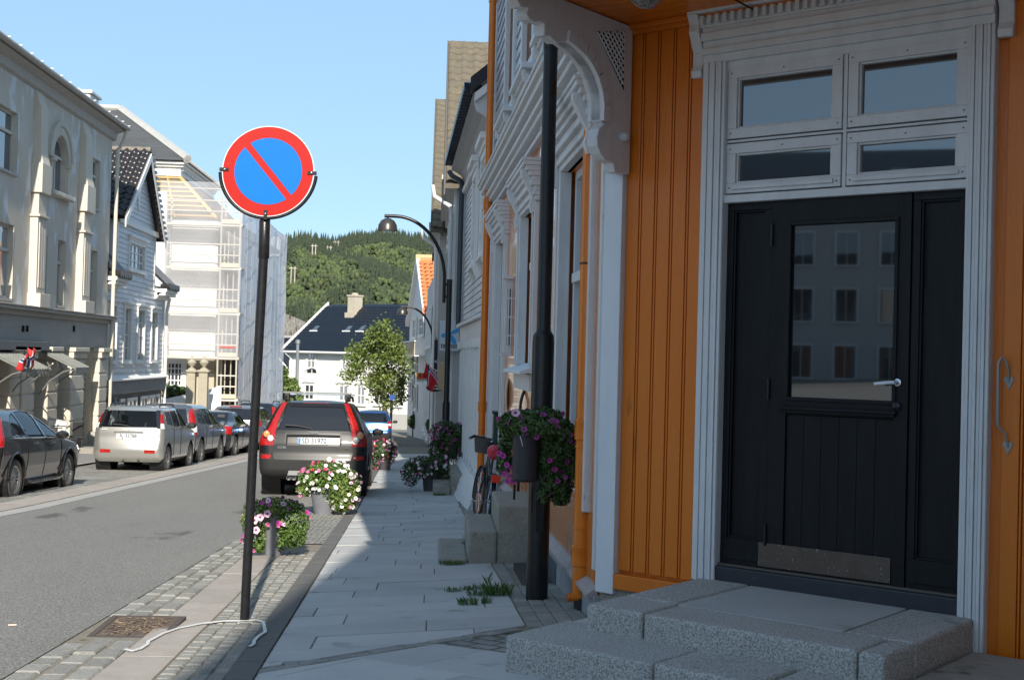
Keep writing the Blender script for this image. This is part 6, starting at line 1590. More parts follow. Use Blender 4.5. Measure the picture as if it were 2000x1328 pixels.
# --- black SUV on the near side
px_ = mat('black_car_paint', (.011, .010, .0095), .38, spec=.3, coat=.35)
xc = dict(paint=px_, dz=.022, n=(42, 14, 120, 8), rows=[(.36, .14, 4.66, .84, .14), (.41, .05, 4.74, .91, .2), (.50, .0, 4.80, .93, .24), (.68, .01, 4.80, .945, .24), (.80, .05, 4.78, .95, .22), (.97, .07, 4.70, .95, .2), (1.04, .09, 4.50, .945, .2), (1.10, .11, 3.85, .93, .19), (1.16, .13, 3.62, .90, .18), (1.20, .15, 3.52, .865, .17), (1.45, .25, 3.05, .765, .15), (1.62, .34, 2.75, .67, .15), (1.69, .40, 2.5, .60, .15), (1.72, .6, 2.3, .5, .2), (1.735, .9, 2.0, .3, .2), (1.74, 1.2, 1.8, .05, .03)],
    wheels=(.98, 3.84), wheel_r=.36, feat=[
    ('bumper', PLAST, 'rear', [(-1.2, .2), (1.2, .2), (1.2, .79), (.70, .79), (.66, .69), (-.66, .69), (-.70, .79), (-1.2, .79)]),
    ('bumper', PLAST, 'side', [(-.2, .2), (4.9, .2), (4.9, .42), (1.5, .42), (.45, .46), (.40, .79), (-.2, .79)]),
    ('tail_light', REDL, 'rear', [(.685, .93), (1.2, .93), (1.2, 1.17), (.86, 1.17), (.80, 1.22), (.72, 1.40), (.585, 1.69), (.50, 1.69), (.62, 1.40), (.665, 1.17)]),
    ('tail_light', REDL, 'side', [(.0, .93), (.32, .93), (.30, 1.1), (.22, 1.17), (.0, 1.17)]),
    ('reflector', REDL, 'rear', [(.73, .70), (.90, .70), (.90, .77), (.73, .77)]),
    ('rear_window', CGD, 'rear', [(-.64, 1.2), (.64, 1.2), (.50, 1.62), (-.50, 1.62)]),
    ('side_window', CGD, 'side', [(.50, 1.22), (.55, 1.5), (.62, 1.6), (1.35, 1.62), (1.45, 1.22)]),
    ('side_window', CG, 'side', [(1.53, 1.22), (1.43, 1.62), (2.3, 1.62), (2.4, 1.22)]),
    ('side_window', CG, 'side', [(2.48, 1.22), (2.38, 1.62), (2.62, 1.62), (3.35, 1.22)]),
    ('recess', mat('plate_recess', (.04, .037, .035), .3, metal=.4), 'rear', [(-.47, .935), (.47, .935), (.47, 1.12), (-.47, 1.12)])])
Yx = 21.55; cx_v = -2.04
root, B, surf = make_car('suv', 'black SUV with tall red tail lights parked behind the flower planters', xc, (cx_v, Yx, gy(Yx+1)+.01), math.radians(1.1), scale=.955, wheel_spokes=6)
plate(root, B, 'SD 31970', .065, 1.02)
script(root, B, 'VOLVO', 0, .095, 1.165, .05, CHROME); script(root, B, 'XC90', -.54, .06, .895, .06, CHROME); script(root, B, 'AWD', .60, .06, .895, .038, CHROME)
for sg in (1, -1):
    for (x, z, m_) in ((.815, 1.13, AMB), (.745, 1.055, CLR)):
        a = B().lathe([(.0, -.012), (.04, -.01), (.052, 0), (.055, .03)], 20, (sg*x, .10 if sg else 0, z), 'y').build('lamp_lens', m_, root, smooth=True)
        B().lathe([(.05, -.006), (.056, -.012), (.062, -.004), (.062, .03)], 20, (sg*x, .10, z), 'y').build('lamp_ring', CHROME, a, smooth=True)
    B().tube([(sg*.54, .62, 1.72), (sg*.56, .7, 1.79), (sg*.57, 1.1, 1.81), (sg*.57, 2.2, 1.81), (sg*.56, 2.7, 1.74)], .022, 8).build('roof_rail', PLASTB, root, smooth=True)
    B().box(sg*.50, sg*.60, .78, .92, 1.72, 1.86).build('rack_foot', PLASTB, root, bevel=.015)
B().box(-.62, .62, .80, .86, 1.86, 1.885).build('roof_bar', mat('grey_bar', (.2, .2, .2), .4), root)
B().box(-.62, .62, 2.0, 2.06, 1.84, 1.865).build('roof_bar', CHROME, root)
wiper(root, B, [(-.02, .17, 1.22), (-.1, .175, 1.245), (-.3, .18, 1.275), (-.5, .18, 1.285)])
B().box(-.22, .24, .40, .44, 1.655, 1.69).build('brake_light', REDL, root, bevel=.008)
for x in (-.40, -.31): B().lathe([(0, .05), (.03, .05), (.034, -.02), (.04, -.02), (.04, .2), (.03, .2)], 14, (x, .04, .37), 'y').build('exhaust', mat('dull_steel', (.2, .2, .2), .4, metal=.8), root, smooth=True)
B().prism([(-.42, .42), (.42, .42), (.40, .50), (-.40, .50)], -.02, .03, 'y').build('skid_plate', mat('silver_plastic', (.22, .22, .22), .5), root)
B().box(-.47, .47, .05, .075, 1.115, 1.135).build('handle_bar', px_, root, bevel=.006)
mirrors(root, B, 1.05, 3.15, 1.14, px_); sidelines(root, B, surf, (1.5, 2.45), .5, 1.15)
# --- silver hatchback
sv = carpaint('silver_paint', (.50, .49, .46), .28, .75)
ig = dict(paint=sv, dz=.025, n=(32, 11, 110, 8), rows=[(.24, .10, 3.60, .70, .12), (.32, .03, 3.68, .79, .2), (.50, .0, 3.70, .80, .22), (.66, .03, 3.70, .80, .2), (.80, .07, 3.66, .80, .18), (.90, .08, 3.60, .795, .17), (1.0, .10, 2.95, .785, .16), (1.06, .12, 2.75, .77, .15), (1.3, .24, 2.35, .70, .14), (1.44, .34, 2.1, .64, .14), (1.49, .42, 1.95, .57, .15), (1.515, .6, 1.8, .42, .2), (1.525, .9, 1.5, .05, .03)],
    wheels=(.62, 2.98), wheel_r=.305, feat=[
    ('rear_window', CGL, 'rear', [(-.62, 1.02), (.62, 1.02), (.535, 1.40), (-.535, 1.40)]),
    ('glass_surround', CGD, 'rear', [(.62, 1.0), (.70, 1.0), (.63, 1.42), (.535, 1.42)]),
    ('tail_light', REDL, 'rear', [(.685, 1.12), (.9, 1.12), (.9, 1.33), (.64, 1.33)]),
    ('tail_light', CLR, 'rear', [(.70, 1.0), (.9, 1.0), (.9, 1.12), (.685, 1.12)]),
    ('reflector', REDL, 'rear', [(.38, .44), (.62, .44), (.62, .52), (.38, .52)]),
    ('side_window', CGL, 'side', [(1.15, 1.04), (1.12, 1.4), (1.72, 1.42), (1.78, 1.04)]),
    ('side_window', CGD, 'side', [(.55, 1.1), (.6, 1.38), (1.05, 1.4), (1.08, 1.06)]),
    ('side_window', CGL, 'side', [(1.86, 1.04), (1.8, 1.42), (2.05, 1.42), (2.6, 1.04)]),
    ('sill_trim', PLASTB, 'side', [(.9, .22), (2.7, .22), (2.7, .31), (.9, .31)])])
root, B, surf = make_car('hatchback', 'silver-beige hatchback with plate RJ 33788 parked by the downpipe of the stucco building', ig, (-6.72, 28.45, gy(29.1)+.0), math.radians(-1.5), G1, scale=.965)
plate(root, B, 'RJ 33788', .065, .82, False)
B().box(-.33, .33, .055, .08, .905, .945).build('handle_bar', sv, root, bevel=.008); script(root, B, 'S', 0, .07, .96, .055, CHROME); script(root, B, 'SUZUKI', -.55, .09, .965, .035, CHROME)
wiper(root, B, [(.12, .13, 1.0), (.02, .14, 1.04), (-.2, .15, 1.075), (-.38, .15, 1.08)])
B().box(-.17, .17, .36, .38, 1.39, 1.42).build('brake_light', REDL, root)
for sg in (1, -1): B().tube([(sg*.56, .55, 1.5), (sg*.57, .68, 1.56), (sg*.57, 1.8, 1.565), (sg*.55, 2.0, 1.5)], .018, 8).build('roof_rail', PLASTB, root, smooth=True)
mirrors(root, B, .92, 2.42, 1.05, PLASTB); sidelines(root, B, surf, (1.1, 1.82), .36, 1.0)
B().tube([(-.1, .0, .25), (-.1, .2, .25)], .02, 8).build('tow_hook', PLASTB, root); B().tube([(.25, .0, .25), (.25, .3, .26)], .022, 8).build('exhaust', PLASTB, root)
# --- black hatchback at the left edge
bk = carpaint('dark_brown_black_paint', (.012, .011, .0105), .2, .0)
fo = dict(paint=bk, dz=.02, n=(14, 9, 150, 8), rows=[(.20, .12, 4.25, .80, .15), (.28, .04, 4.32, .86, .22), (.50, .0, 4.34, .90, .26), (.72, .03, 4.30, .92, .26), (.82, .07, 4.15, .915, .25), (.92, .12, 3.55, .905, .25), (.98, .16, 3.25, .89, .24), (1.05, .22, 3.05, .85, .22), (1.25, .42, 2.60, .74, .2), (1.38, .62, 2.20, .65, .2), (1.43, .85, 1.95, .56, .2), (1.455, 1.1, 1.75, .4, .2), (1.465, 1.3, 1.5, .05, .03)],
    wheels=(.86, 3.50), wheel_r=.325, feat=[
    ('rear_window', CG, 'rear', [(-.6, 1.02), (.6, 1.02), (.5, 1.36), (-.5, 1.36)]), ('tail_light', REDL, 'rear', [(.66, .85), (1, .85), (1, 1.3), (.62, 1.3)]),
    ('side_window', CGD, 'side', [(.72, 1.02), (.86, 1.2), (1.05, 1.33), (1.24, 1.38), (1.34, .98)]),
    ('side_window', CG, 'side', [(1.40, .97), (1.30, 1.39), (1.7, 1.405), (2.06, 1.38), (2.16, .955)]),
    ('side_window', CG, 'side', [(2.24, .95), (2.13, 1.375), (2.28, 1.35), (2.62, 1.18), (2.98, .955)]),
    ('sill_trim', PLASTB, 'side', [(1.2, .18), (3.2, .18), (3.2, .30), (1.2, .30)])])
root, B, surf = make_car('hatchback', 'glossy black hatchback cut by the left picture edge, sky mirrored in its side windows', fo, (-7.50, 19.8, gy(21.8)+.03), math.radians(-2.0), G1, scale=.985, wheel_spokes=15)
mirrors(root, B, 1.02, 2.72, 1.0, bk); sidelines(root, B, surf, (1.36, 2.2, 3.02), .32, .94)
k = B().m[0][0]
for sg in (1,):
    B().tube([(surf(y, .955+.03*(1-(y-.7)/2.3))/k+.002, y, .955+.03*(1-(y-.7)/2.3)) for y in np.linspace(.75, 2.98, 20)], .009, 6).build('chrome_strip', CHROME, root, smooth=True)
    for y in (1.55, 2.38): B().tube([(surf(y, .87)/k+.01, y, .875), (surf(y, .87)/k+.035, y+.05, .88), (surf(y, .87)/k+.035, y+.16, .885), (surf(y, .87)/k+.01, y+.21, .885)], .012, 8).build('door_handle', bk, root, smooth=True)
    for y0 in (.86, 3.5): B().tube([(.915, y0+.40*math.cos(t), .345+.40*math.sin(t)) for t in np.linspace(.05, math.pi-.05, 20)], .016, 6).build('arch_lip', bk, root, smooth=True)
    B().tube([(.91, 1.35, .27), (.93, 1.5, .25), (.93, 2.9, .25), (.91, 3.05, .27)], .03, 8).build('side_skirt', bk, root, smooth=True)
# --- grey compact SUV
gv_ = carpaint('steel_grey_paint', (.22, .225, .235), .25, .8)
cr_ = dict(paint=gv_, dz=.03, n=(26, 10, 90, 8), rows=[(.28, .14, 4.4, .76, .12), (.36, .04, 4.5, .87, .2), (.55, .0, 4.55, .90, .24), (.72, .02, 4.53, .91, .24), (.95, .08, 4.45, .91, .22), (1.02, .10, 3.7, .90, .2), (1.1, .14, 3.45, .87, .2), (1.4, .27, 2.9, .77, .18), (1.58, .40, 2.5, .68, .18), (1.64, .5, 2.3, .6, .2), (1.67, .8, 2.0, .4, .2), (1.68, 1.2, 1.6, .05, .03)],
    wheels=(.9, 3.52), wheel_r=.35, feat=[
    ('rear_window', CGD, 'rear', [(-.66, 1.12), (.66, 1.12), (.55, 1.52), (-.55, 1.52)]), ('tail_light', REDL, 'rear', [(.70, .82), (.95, .82), (.95, .90), (.70, .90)]), ('tail_light', CLR, 'rear', [(.70, .90), (.95, .90), (.93, 1.08), (.69, 1.08)]), ('tail_light', REDL, 'rear', [(.69, 1.08), (.93, 1.08), (.80, 1.5), (.62, 1.52)]),
    ('bumper', PLAST, 'rear', [(-1, .2), (1, .2), (1, .46), (-1, .46)]), ('reflector', REDL, 'rear', [(.45, .58), (.68, .58), (.68, .64), (.45, .64)]),
    ('side_window', CGD, 'side', [(.6, 1.14), (.66, 1.48), (1.25, 1.54), (1.4, 1.1)]), ('side_window', CG, 'side', [(1.48, 1.1), (1.35, 1.54), (2.05, 1.54), (2.2, 1.08)]), ('side_window', CG, 'side', [(2.28, 1.08), (2.14, 1.54), (2.4, 1.52), (3.2, 1.08)]),
    ('sill_trim', PLAST, 'side', [(.2, .2), (4.5, .2), (4.5, .4), (.2, .4)])])
root, B, surf = make_car('suv', 'steel grey compact SUV with clear and red tail lights just beyond the silver hatchback', cr_, (-6.88, 32.7, gy(33.6)-.02), math.radians(-2.2), G1, scale=.93)
B().tube([(-.3, .45, 1.68), (-.3, .42, 1.9)], .008, 5).build('antenna', PLASTB, root); wiper(root, B, [(0, .16, 1.1), (.15, .18, 1.13), (.4, .18, 1.15)])
B().lathe([(.035, 0), (.045, 0), (.045, .2)], 12, (.35, .0, .38), 'y').build('exhaust', CHROME, root); mirrors(root, B, 1.03, 2.9, 1.1, gv_); sidelines(root, B, surf, (1.45, 2.3), .45, 1.05)
B().box(-.5, .5, .55, .62, 1.64, 1.66).build('roof_spoiler', gv_, root)
# --- dark blue saloon
bs_ = carpaint('dark_graphite_paint', (.045, .05, .06), .2, .6)
s6 = dict(paint=bs_, dz=.035, n=(22, 9, 80, 8), rows=[(.22, .12, 4.4, .80, .15), (.3, .04, 4.5, .86, .2), (.5, .0, 4.57, .89, .24), (.75, .04, 4.5, .90, .24), (.9, .10, 4.2, .895, .22), (.98, .2, 3.3, .88, .2), (1.02, .62, 3.1, .86, .2), (1.06, .85, 2.95, .83, .2), (1.3, 1.3, 2.45, .70, .18), (1.39, 1.5, 2.2, .6, .2), (1.42, 1.7, 2.0, .3, .15), (1.43, 1.8, 1.9, .05, .03)],
    wheels=(.98, 3.7), wheel_r=.325, feat=[('tail_light', REDL, 'rear', [(.55, .72), (1, .72), (1, .95), (.66, .96)]), ('tail_light', REDL, 'side', [(.0, .74), (.35, .74), (.28, .95), (0, .95)]),
    ('rear_window', CG, 'rear', [(-.62, 1.05), (.62, 1.05), (.54, 1.33), (-.54, 1.33)]), ('side_window', CG, 'side', [(1.15, 1.03), (1.38, 1.28), (1.7, 1.34), (1.95, 1.34), (2.05, 1.02)]), ('side_window', CG, 'side', [(2.12, 1.02), (2.02, 1.34), (2.3, 1.3), (2.85, 1.02)])])
root, B, surf = make_car('saloon', 'dark graphite saloon with red wraparound tail lights in the parked row', s6, (-6.72, 37.2, gy(38.2)+0), math.radians(-2), G1, scale=.95)
mirrors(root, B, 1.0, 2.8, 1.0, mat('silver_mirror', (.5, .5, .5), .3)); sidelines(root, B, surf, (1.3, 2.1), .35, .98)
# --- silver estate
se = carpaint('silver_grey_paint', (.33, .33, .34), .25, .8)
es = dict(paint=se, dz=.035, n=(12, 8, 80, 8), rows=[(.22, .12, 4.4, .80, .15), (.3, .04, 4.5, .86, .2), (.5, .0, 4.57, .89, .22), (.8, .05, 4.4, .89, .2), (.95, .10, 3.3, .88, .2), (1.05, .14, 3.0, .84, .18), (1.3, .35, 2.6, .73, .16), (1.42, .5, 2.3, .64, .16), (1.47, .75, 2.0, .45, .2), (1.48, 1, 1.8, .05, .03)],
    wheels=(.95, 3.6), wheel_r=.32, feat=[('tail_light', REDL, 'rear', [(.66, .8), (1, .8), (1, 1.0), (.66, 1.0)]), ('rear_window', CGD, 'rear', [(-.66, 1.0), (.66, 1.0), (.55, 1.36), (-.55, 1.36)]),
    ('side_window', CGD, 'side', [(.6, 1.04), (.8, 1.36), (1.3, 1.38), (1.4, 1.02)]), ('side_window', CG, 'side', [(1.48, 1.02), (1.38, 1.38), (2.0, 1.38), (2.1, 1.0)]), ('side_window', CG, 'side', [(2.17, 1.0), (2.08, 1.38), (2.3, 1.36), (2.9, 1.0)])])
root, B, surf = make_car('estate_car', 'silver grey estate car between the graphite saloon and the dark SUV', es, (-6.62, 42.3, gy(43)+.02), math.radians(-2), G1, scale=1.0)
B().box(-.2, .2, .42, .46, 1.42, 1.45).build('brake_light', REDL, root); mirrors(root, B, 1.0, 2.75, 1.0, se)
# --- dark SUV, farthest of the row
ds = dict(cr_); ds['paint'] = carpaint('navy_black_paint', (.02, .022, .028), .2, .5); ds['dz'] = .04
root, B, surf = make_car('suv', 'navy black SUV with roof rails, farthest of the parked row by the netting', ds, (-6.70, 47.6, gy(49)), math.radians(-2), G1, scale=.98)
for sg in (1, -1): B().tube([(sg*.6, .7, 1.66), (sg*.6, .8, 1.72), (sg*.6, 2.3, 1.72), (sg*.58, 2.5, 1.64)], .02, 6).build('roof_rail', PLASTB, root)
mirrors(root, B, 1.02, 2.9, 1.1, CHROME)
# --- blue compact van
bl = carpaint('blue_paint', (.03, .10, .30), .2, .6)
mv = dict(paint=bl, dz=.035, n=(22, 8, 80, 8), rows=[(.22, .12, 3.9, .76, .15), (.3, .04, 4.0, .83, .2), (.5, .0, 4.05, .86, .22), (.75, .04, 4.0, .865, .2), (.95, .10, 3.6, .86, .18), (1.05, .13, 3.2, .84, .16), (1.35, .27, 2.7, .74, .15), (1.52, .4, 2.3, .66, .15), (1.58, .55, 2.0, .55, .2), (1.61, .9, 1.8, .3, .2), (1.62, 1.1, 1.5, .05, .03)],
    wheels=(.7, 3.33), wheel_r=.31, feat=[('tail_light', REDL, 'rear', [(.67, .82), (1, .82), (1, 1.12), (.66, 1.12)]), ('rear_window', CG, 'rear', [(-.68, 1.08), (.68, 1.08), (.57, 1.48), (-.57, 1.48)]), ('bumper', PLAST, 'rear', [(-1, .2), (1, .2), (1, .62), (-1, .62)]),
    ('side_window', CG, 'side', [(.5, 1.1), (.6, 1.46), (1.2, 1.5), (1.3, 1.06)]), ('side_window', CG, 'side', [(1.38, 1.06), (1.28, 1.5), (2.0, 1.5), (2.1, 1.06)]), ('side_window', CG, 'side', [(2.18, 1.06), (2.08, 1.5), (2.3, 1.45), (3.0, 1.06)])])
Yb = 51.0; xb_l = at(733, 850, Yb).x
root, B, surf = make_car('compact_van', 'blue compact van parked ahead of the black SUV', mv, (xb_l-.12, Yb, gy(Yb+1)), math.radians(1.5), scale=.88)
plate(root, B, '', .06, .82); mirrors(root, B, 1.0, 2.85, 1.08, PLASTB)
for sg in (1, -1): B().box(sg*.70, sg*.83, .06, .09, .92, 1.02).build('lamp_lens', CLR, root)
# ============================================================ LAMPS, SIGNS, FLAGS
# --- no-parking sign on its pole, the nearest thing on the kerb
Ys = 8.62
pb = at(477, 1215, Ys); zt = at(519, 428, Ys); 
sg = empty('no_parking_sign', (pb.x, Ys, pb.z), 'round red and blue no-parking sign on a tall black pole', 'road sign')
top = at(519, 425, Ys)
MB().tube([(pb.x, Ys, pb.z-.05), (pb.x+(top.x-pb.x)*.5-.003, Ys, (pb.z+top.z)/2), (top.x, Ys, top.z)], .031, 20).build('pole', IRON, sg, smooth=True)
j = at(516, 470, Ys); MB().lathe([(.034, -.12), (.036, -.115), (.036, .13), (.030, .14)], 20, (j.x, Ys, j.z)).build('sleeve', IRON, sg, smooth=True)
cc = at(524, 335, Ys-.05); RS = (at(612, 335, Ys-.05).x-at(433, 335, Ys-.05).x)/2
nrm = Vector((.06, -1, 0)).normalized(); Ms = facing(cc, (-nrm.y, nrm.x, 0), Vector((.035, .0, 1)))
RED = mat('sign_red', (.42, .006, .002), .45, (.39, .006, .002), 8, .4, spec=.2, spots=(75, .74, (.75, .5, .45))); BLUE = mat('sign_blue', (.0003, .14, .52), .45, (.0003, .15, .55), 8, .4, spec=.15, spots=(60, .745, (.6, .7, .8)))
SW = mat('sign_white_rim', (.7, .66, .66), .4)
def disc(r0, r1, z0, z1, m, nm, n=72, par=None):
    V = []; F = []
    mb = MB(Ms)
    if r0 == 0: mb.lathe([(0, z0), (r1, z0), (r1, z1), (0, z1)], n)
    else: mb.lathe([(r0, z0), (r1, z0), (r1, z1), (r0, z1), (r0, z0)], n)
    return mb.build(nm, m, par or sg)
face = disc(0, RS, -.004, 0, SW, 'plate')
disc(0, RS*.982, .0, .0012, RED, 'red_field', par=face)
# two blue segments either side of the diagonal bar
ri = RS*.735; hw = RS*.072; a0 = math.asin(hw/ri)
for s_ in (1, -1):
    pts = [(ri*math.cos(a), ri*math.sin(a)) for a in np.linspace(a0, math.pi-a0, 40)]
    if s_ < 0: pts = [(x, -y) for x, y in pts]
    rot = math.radians(-49)
    pts = [(x*math.cos(rot)-y*math.sin(rot), x*math.sin(rot)+y*math.cos(rot)) for x, y in pts]
    MB(Ms).prism(pts, .0014, .0026, 'z').build('blue_field', BLUE, face)
ro_ = RS*1.045
MB(Ms).tube([(ro_*math.cos(a), ro_*math.sin(a)*.98, -.02) for a in np.linspace(math.radians(183), math.radians(357), 40)], .0115, 10).build('bracket_ring', IRON, sg, smooth=True)
for a in (180, 270, 360):
    x, y = RS*.955*math.cos(math.radians(a)), RS*.955*math.sin(math.radians(a))
    c_ = MB(Ms).box(x-(.03 if a != 270 else .012), x+(.03 if a != 270 else .012), y-(.012 if a != 270 else .035), y+(.012 if a != 270 else .03), -.012, .006).build('clamp', IRON, sg, bevel=.002)
    MB(Ms).lathe([(.006, .006), (.006, .011), (0, .012)], 10, (x*.985, y*.985, 0)).build('bolt', CHROME, c_)
MB().lathe([(.06, 0), (.05, .012), (.032, .014)], 20, (pb.x, Ys, pb.z-.004)).build('base_collar', SLAB, sg)
# white strap lying on the stones around the pole foot
stp = [(245, 1267), (258, 1271), (275, 1266), (288, 1258), (290, 1252), (320, 1236), (350, 1226), (395, 1217), (440, 1212), (470, 1212), (500, 1210), (514, 1214), (516, 1222), (518, 1234), (505, 1242), (497, 1250), (495, 1258), (488, 1262)]
P = []
for px, py in stp:
    d = ray(px, py); Y = 8.
    for _ in range(30): Y = (gh(d.x*Y, Y)+.012-HC)/d.z
    P.append((d.x*Y, Y, gh(d.x*Y, Y)+.012))
strap = MB()
for i in range(len(P)-1):
    a, b = Vector(P[i]), Vector(P[i+1]); d = (b-a).normalized(); n_ = Vector((-d.y, d.x, 0))*.011; u_ = Vector((0, 0, .004))
    strap.add([a-n_, b-n_, b+n_, a+n_, a-n_+u_, b-n_+u_, b+n_+u_, a+n_+u_], [(3, 2, 1, 0), (4, 5, 6, 7), (0, 1, 5, 4), (1, 2, 6, 5), (2, 3, 7, 6), (3, 0, 4, 7)])
o = strap.build('plastic_strap', mat('white_strap', (.6, .6, .58), .5)); tag(o, 'white plastic strap curling over the setts around the sign pole foot', 'strap')
# cigarette end on the asphalt
d = ray(16, 1217); Y = (gh(-3, 8)-HC)/d.z; o = MB().tube([(d.x*Y, Y, gh(d.x*Y, Y)+.006), (d.x*Y+.05, Y+.01, gh(d.x*Y, Y)+.006)], .005, 8).build('cigarette_end', mat('cigarette_paper', (.6, .5, .4), .8)); tag(o, 'cigarette end lying on the asphalt near the left edge', 'litter')
# --- thick black post with the flower baskets
Yb_ = 9.6
b0 = at(1048, 1180, Yb_); b1 = at(1061, 660, Yb_); b2 = at(1076, 60, Yb_)
post = empty('lamp_post', (b0.x, Yb_, b0.z), 'thick black steel post in front of the orange house, flower basket fixed to it', 'lamp post', None)
MB().lathe([(.083, b0.z-.1), (.083, b1.z-.03), (.078, b1.z), (.080, b1.z+.01), (.072, b1.z+.03), (.058, b1.z+.05), (.054, b1.z+.06), (.054, 4.35)], 28, (b0.x, Yb_, 0)).build('shaft', IRON, post, smooth=True)
MB().lathe([(.056, 0), (.058, .01), (.058, .05), (.056, .06)], 24, (b0.x, Yb_, at(1074, 98, Yb_).z)).build('band', IRON, post)
MB().box(b0.x-.03, b0.x+.03, Yb_-.09, Yb_-.08, .5, .75).build('service_door', IRON, post)
# --- arched street lamps
def arch_lamp(px, Yl, ytop, py_bend, px_head, py_head, py_arc, label, s=1., py_base=None, sleeve=True):
    b = at(px, ytop, Yl); x = b.x; zb = gh(min(x, 1), Yl); zt = b.z
    e = empty('arched_street_lamp', (x, Yl, zb), label, 'street lamp', 'arched black street lamps along the pavement')
    r = .055*s
    MB().lathe([(r*1.35, zb-.05), (r*1.35, zb+1.6*s), (r, zb+1.66*s), (r, zt)], 16, (x, Yl, 0), caps=True).build('pole', IRON, e, smooth=True)
    o = at(px-10.*25/Yl, ytop, Yl).x; zlo = at(px, py_bend, Yl).z
    xh = at(px_head, py_arc, Yl).x; zar = at(px_head, py_arc, Yl).z
    z0 = zt+.0; pth = [(o, Yl, zlo), (o, Yl, z0)]
    for i in range(1, 17):
        a = math.pi/2*i/16; pth.append((o-(o-xh)*.86*(1-math.cos(a)), Yl, z0+(zar-z0)*math.sin(a)))
    pth.append((xh-.06*s, Yl, zar))
    MB().tube(pth, [r*.62]*2+[r*.62]*(len(pth)-2), 12).build('arm', IRON, e, smooth=True)
    for z in (zlo+.12*s, zt-.1*s): MB().box(o, x, Yl-.02, Yl+.02, z-.025, z+.025).build('bracket', IRON, e)
    hx = at(px_head, py_head, Yl); R_ = .19*s
    MB().lathe([(.0, R_*.95), (R_*.3, R_*.9), (R_*.7, R_*.66), (R_*.95, R_*.2), (R_, -.35*R_), (R_*.97, -.37*R_), (R_*.9, .1*R_), (0, .5*R_)], 28, (hx.x, Yl, hx.z)).build('lamp_head', mat('bronze_grey_shade', (.07, .065, .06), .35, metal=.5), e, smooth=True)
    MB().lathe([(0, -.45*R_), (R_*.5, -.42*R_), (R_*.8, -.3*R_)], 20, (hx.x, Yl, hx.z)).build('diffuser', mat('lamp_diffuser', (.6, .58, .5), .4), e)
    MB().tube([(hx.x, Yl, hx.z+R_*.9), (hx.x, Yl, zar)], r*.3, 8).build('stem', IRON, e)
    return e
arch_lamp(878, 25.0, 546, 592, 757, 444, 422, 'nearest arched black street lamp, bowl hanging against the sky', py_base=860)
arch_lamp(851, 39.5, 666, 690, 786, 610, 599, 'second arched street lamp, its bowl in front of the navy roof', s=.9)
arch_lamp(811, 66.0, 712, 732, 772, 690, 684, 'third arched street lamp, near the orange KEM sign', s=.95)
fl = at(585, 740, 86)
lam = empty('arched_street_lamp', (fl.x-.0, 86, -4), 'small far street lamp with dark bowl before the white end house', 'street lamp')
MB().tube([(fl.x, 86, gy(86)), (fl.x, 86, at(585, 745, 86).z), (fl.x+.1, 86, at(588, 728, 86).z), (fl.x+.5, 86, at(600, 720, 86).z), (at(608, 720, 86).x, 86, at(608, 720, 86).z)], .05, 8).build('pole', TRIM, lam, smooth=True)
MB().lathe([(0, .3), (.25, .2), (.33, -.05), (0, .0)], 14, (at(609, 722, 86).x, 86, at(609, 724, 86).z-.1)).build('lamp_head', IRON, lam, smooth=True)
# --- blue propeller logo sign
Yt = 28.2; t0, t1 = at(860, 626, Yt), at(896, 686, Yt)
ts = empty('shop_sign', (t1.x, Yt, (t0.z+t1.z)/2), 'white telenor sign with blue propeller logo projecting behind the nearest street lamp', 'sign')
MB().box(t0.x, t1.x, Yt, Yt+.14, t1.z, t0.z).build('sign_box', mat('pale_sign_face', (.55, .60, .66), .35), ts, bevel=.01)
cx0, cz0 = at(878.5, 652, Yt).x, at(878.5, 652, Yt).z; LB_ = mat('propeller_blue', (.005, .25, .62), .35, (.03, .4, .75), 6, .6)
def petal(a, ln, wd):
    ca, sa = math.cos(a), math.sin(a); pts = []
    for t in np.linspace(0, 2*math.pi, 24, endpoint=False):
        u = ln*(.5-.5*math.cos(t)); w_ = wd*math.sin(t)*(.55+.45*(u/ln))
        pts.append((cx0+ca*u-sa*w_, cz0+sa*u+ca*w_))
    MB().prism(pts, Yt-.012, Yt-.002, 'y').build('petal', LB_, ts)
petal(math.radians(28), .24, .05); petal(math.radians(196), .20, .058); petal(math.radians(-62), .26, .065)
tt_ = text('telenor', .175, Matrix.Translation(((t0.x+t1.x)/2, Yt-.006, at(878, 677, Yt).z+.02)) @ Matrix.Rotation(math.pi/2, 4, 'X'), mat('sign_ink', (.015, .018, .025), .5), ts, 'lettering', ext=.003, bold=.002, sx=.72)
MB().tube([(t1.x, Yt+.07, t0.z-.1), (t1.x+.4, Yt+.07, t0.z-.1)], .02, 6).build('arm', IRON, ts)
# --- orange sign, oval sign, vertical banner
Yk = 60.5; k0, k1 = at(814, 728, Yk), at(838, 741, Yk)
ks = empty('orange_sign', (k0.x, Yk, k1.z), 'bright orange KEM shop sign on the white gabled house by the lamp', 'sign')
MB().box(k0.x, k1.x, Yk, Yk+.2, k1.z, k0.z).build('sign_box', mat('sign_orange', (.80, .13, .015), .4), ks)
MB().box(k0.x, k1.x+.2, Yk+.02, Yk+.18, k1.z-.12, k1.z-.003).build('rim', WHITE, ks)
text('KEM', .26, Matrix.Translation(((k0.x+k1.x)/2+.06, Yk-.01, (k0.z+k1.z)/2)) @ Matrix.Rotation(math.pi/2, 4, 'X'), mat('sign_ink', (.015, .018, .025), .5), ks, 'lettering', ext=.004)
Yo = 37.6; o0, o1 = at(832, 757, Yo), at(867, 757, Yo); oc = at(849, 757, Yo)
os_ = empty('oval_sign', (oc.x, Yo, oc.z), 'black oval shop sign with white rim under the two flags', 'sign')
rw = (o1.x-o0.x)/2; rh = (at(849, 748, Yo).z-at(849, 766, Yo).z)/2
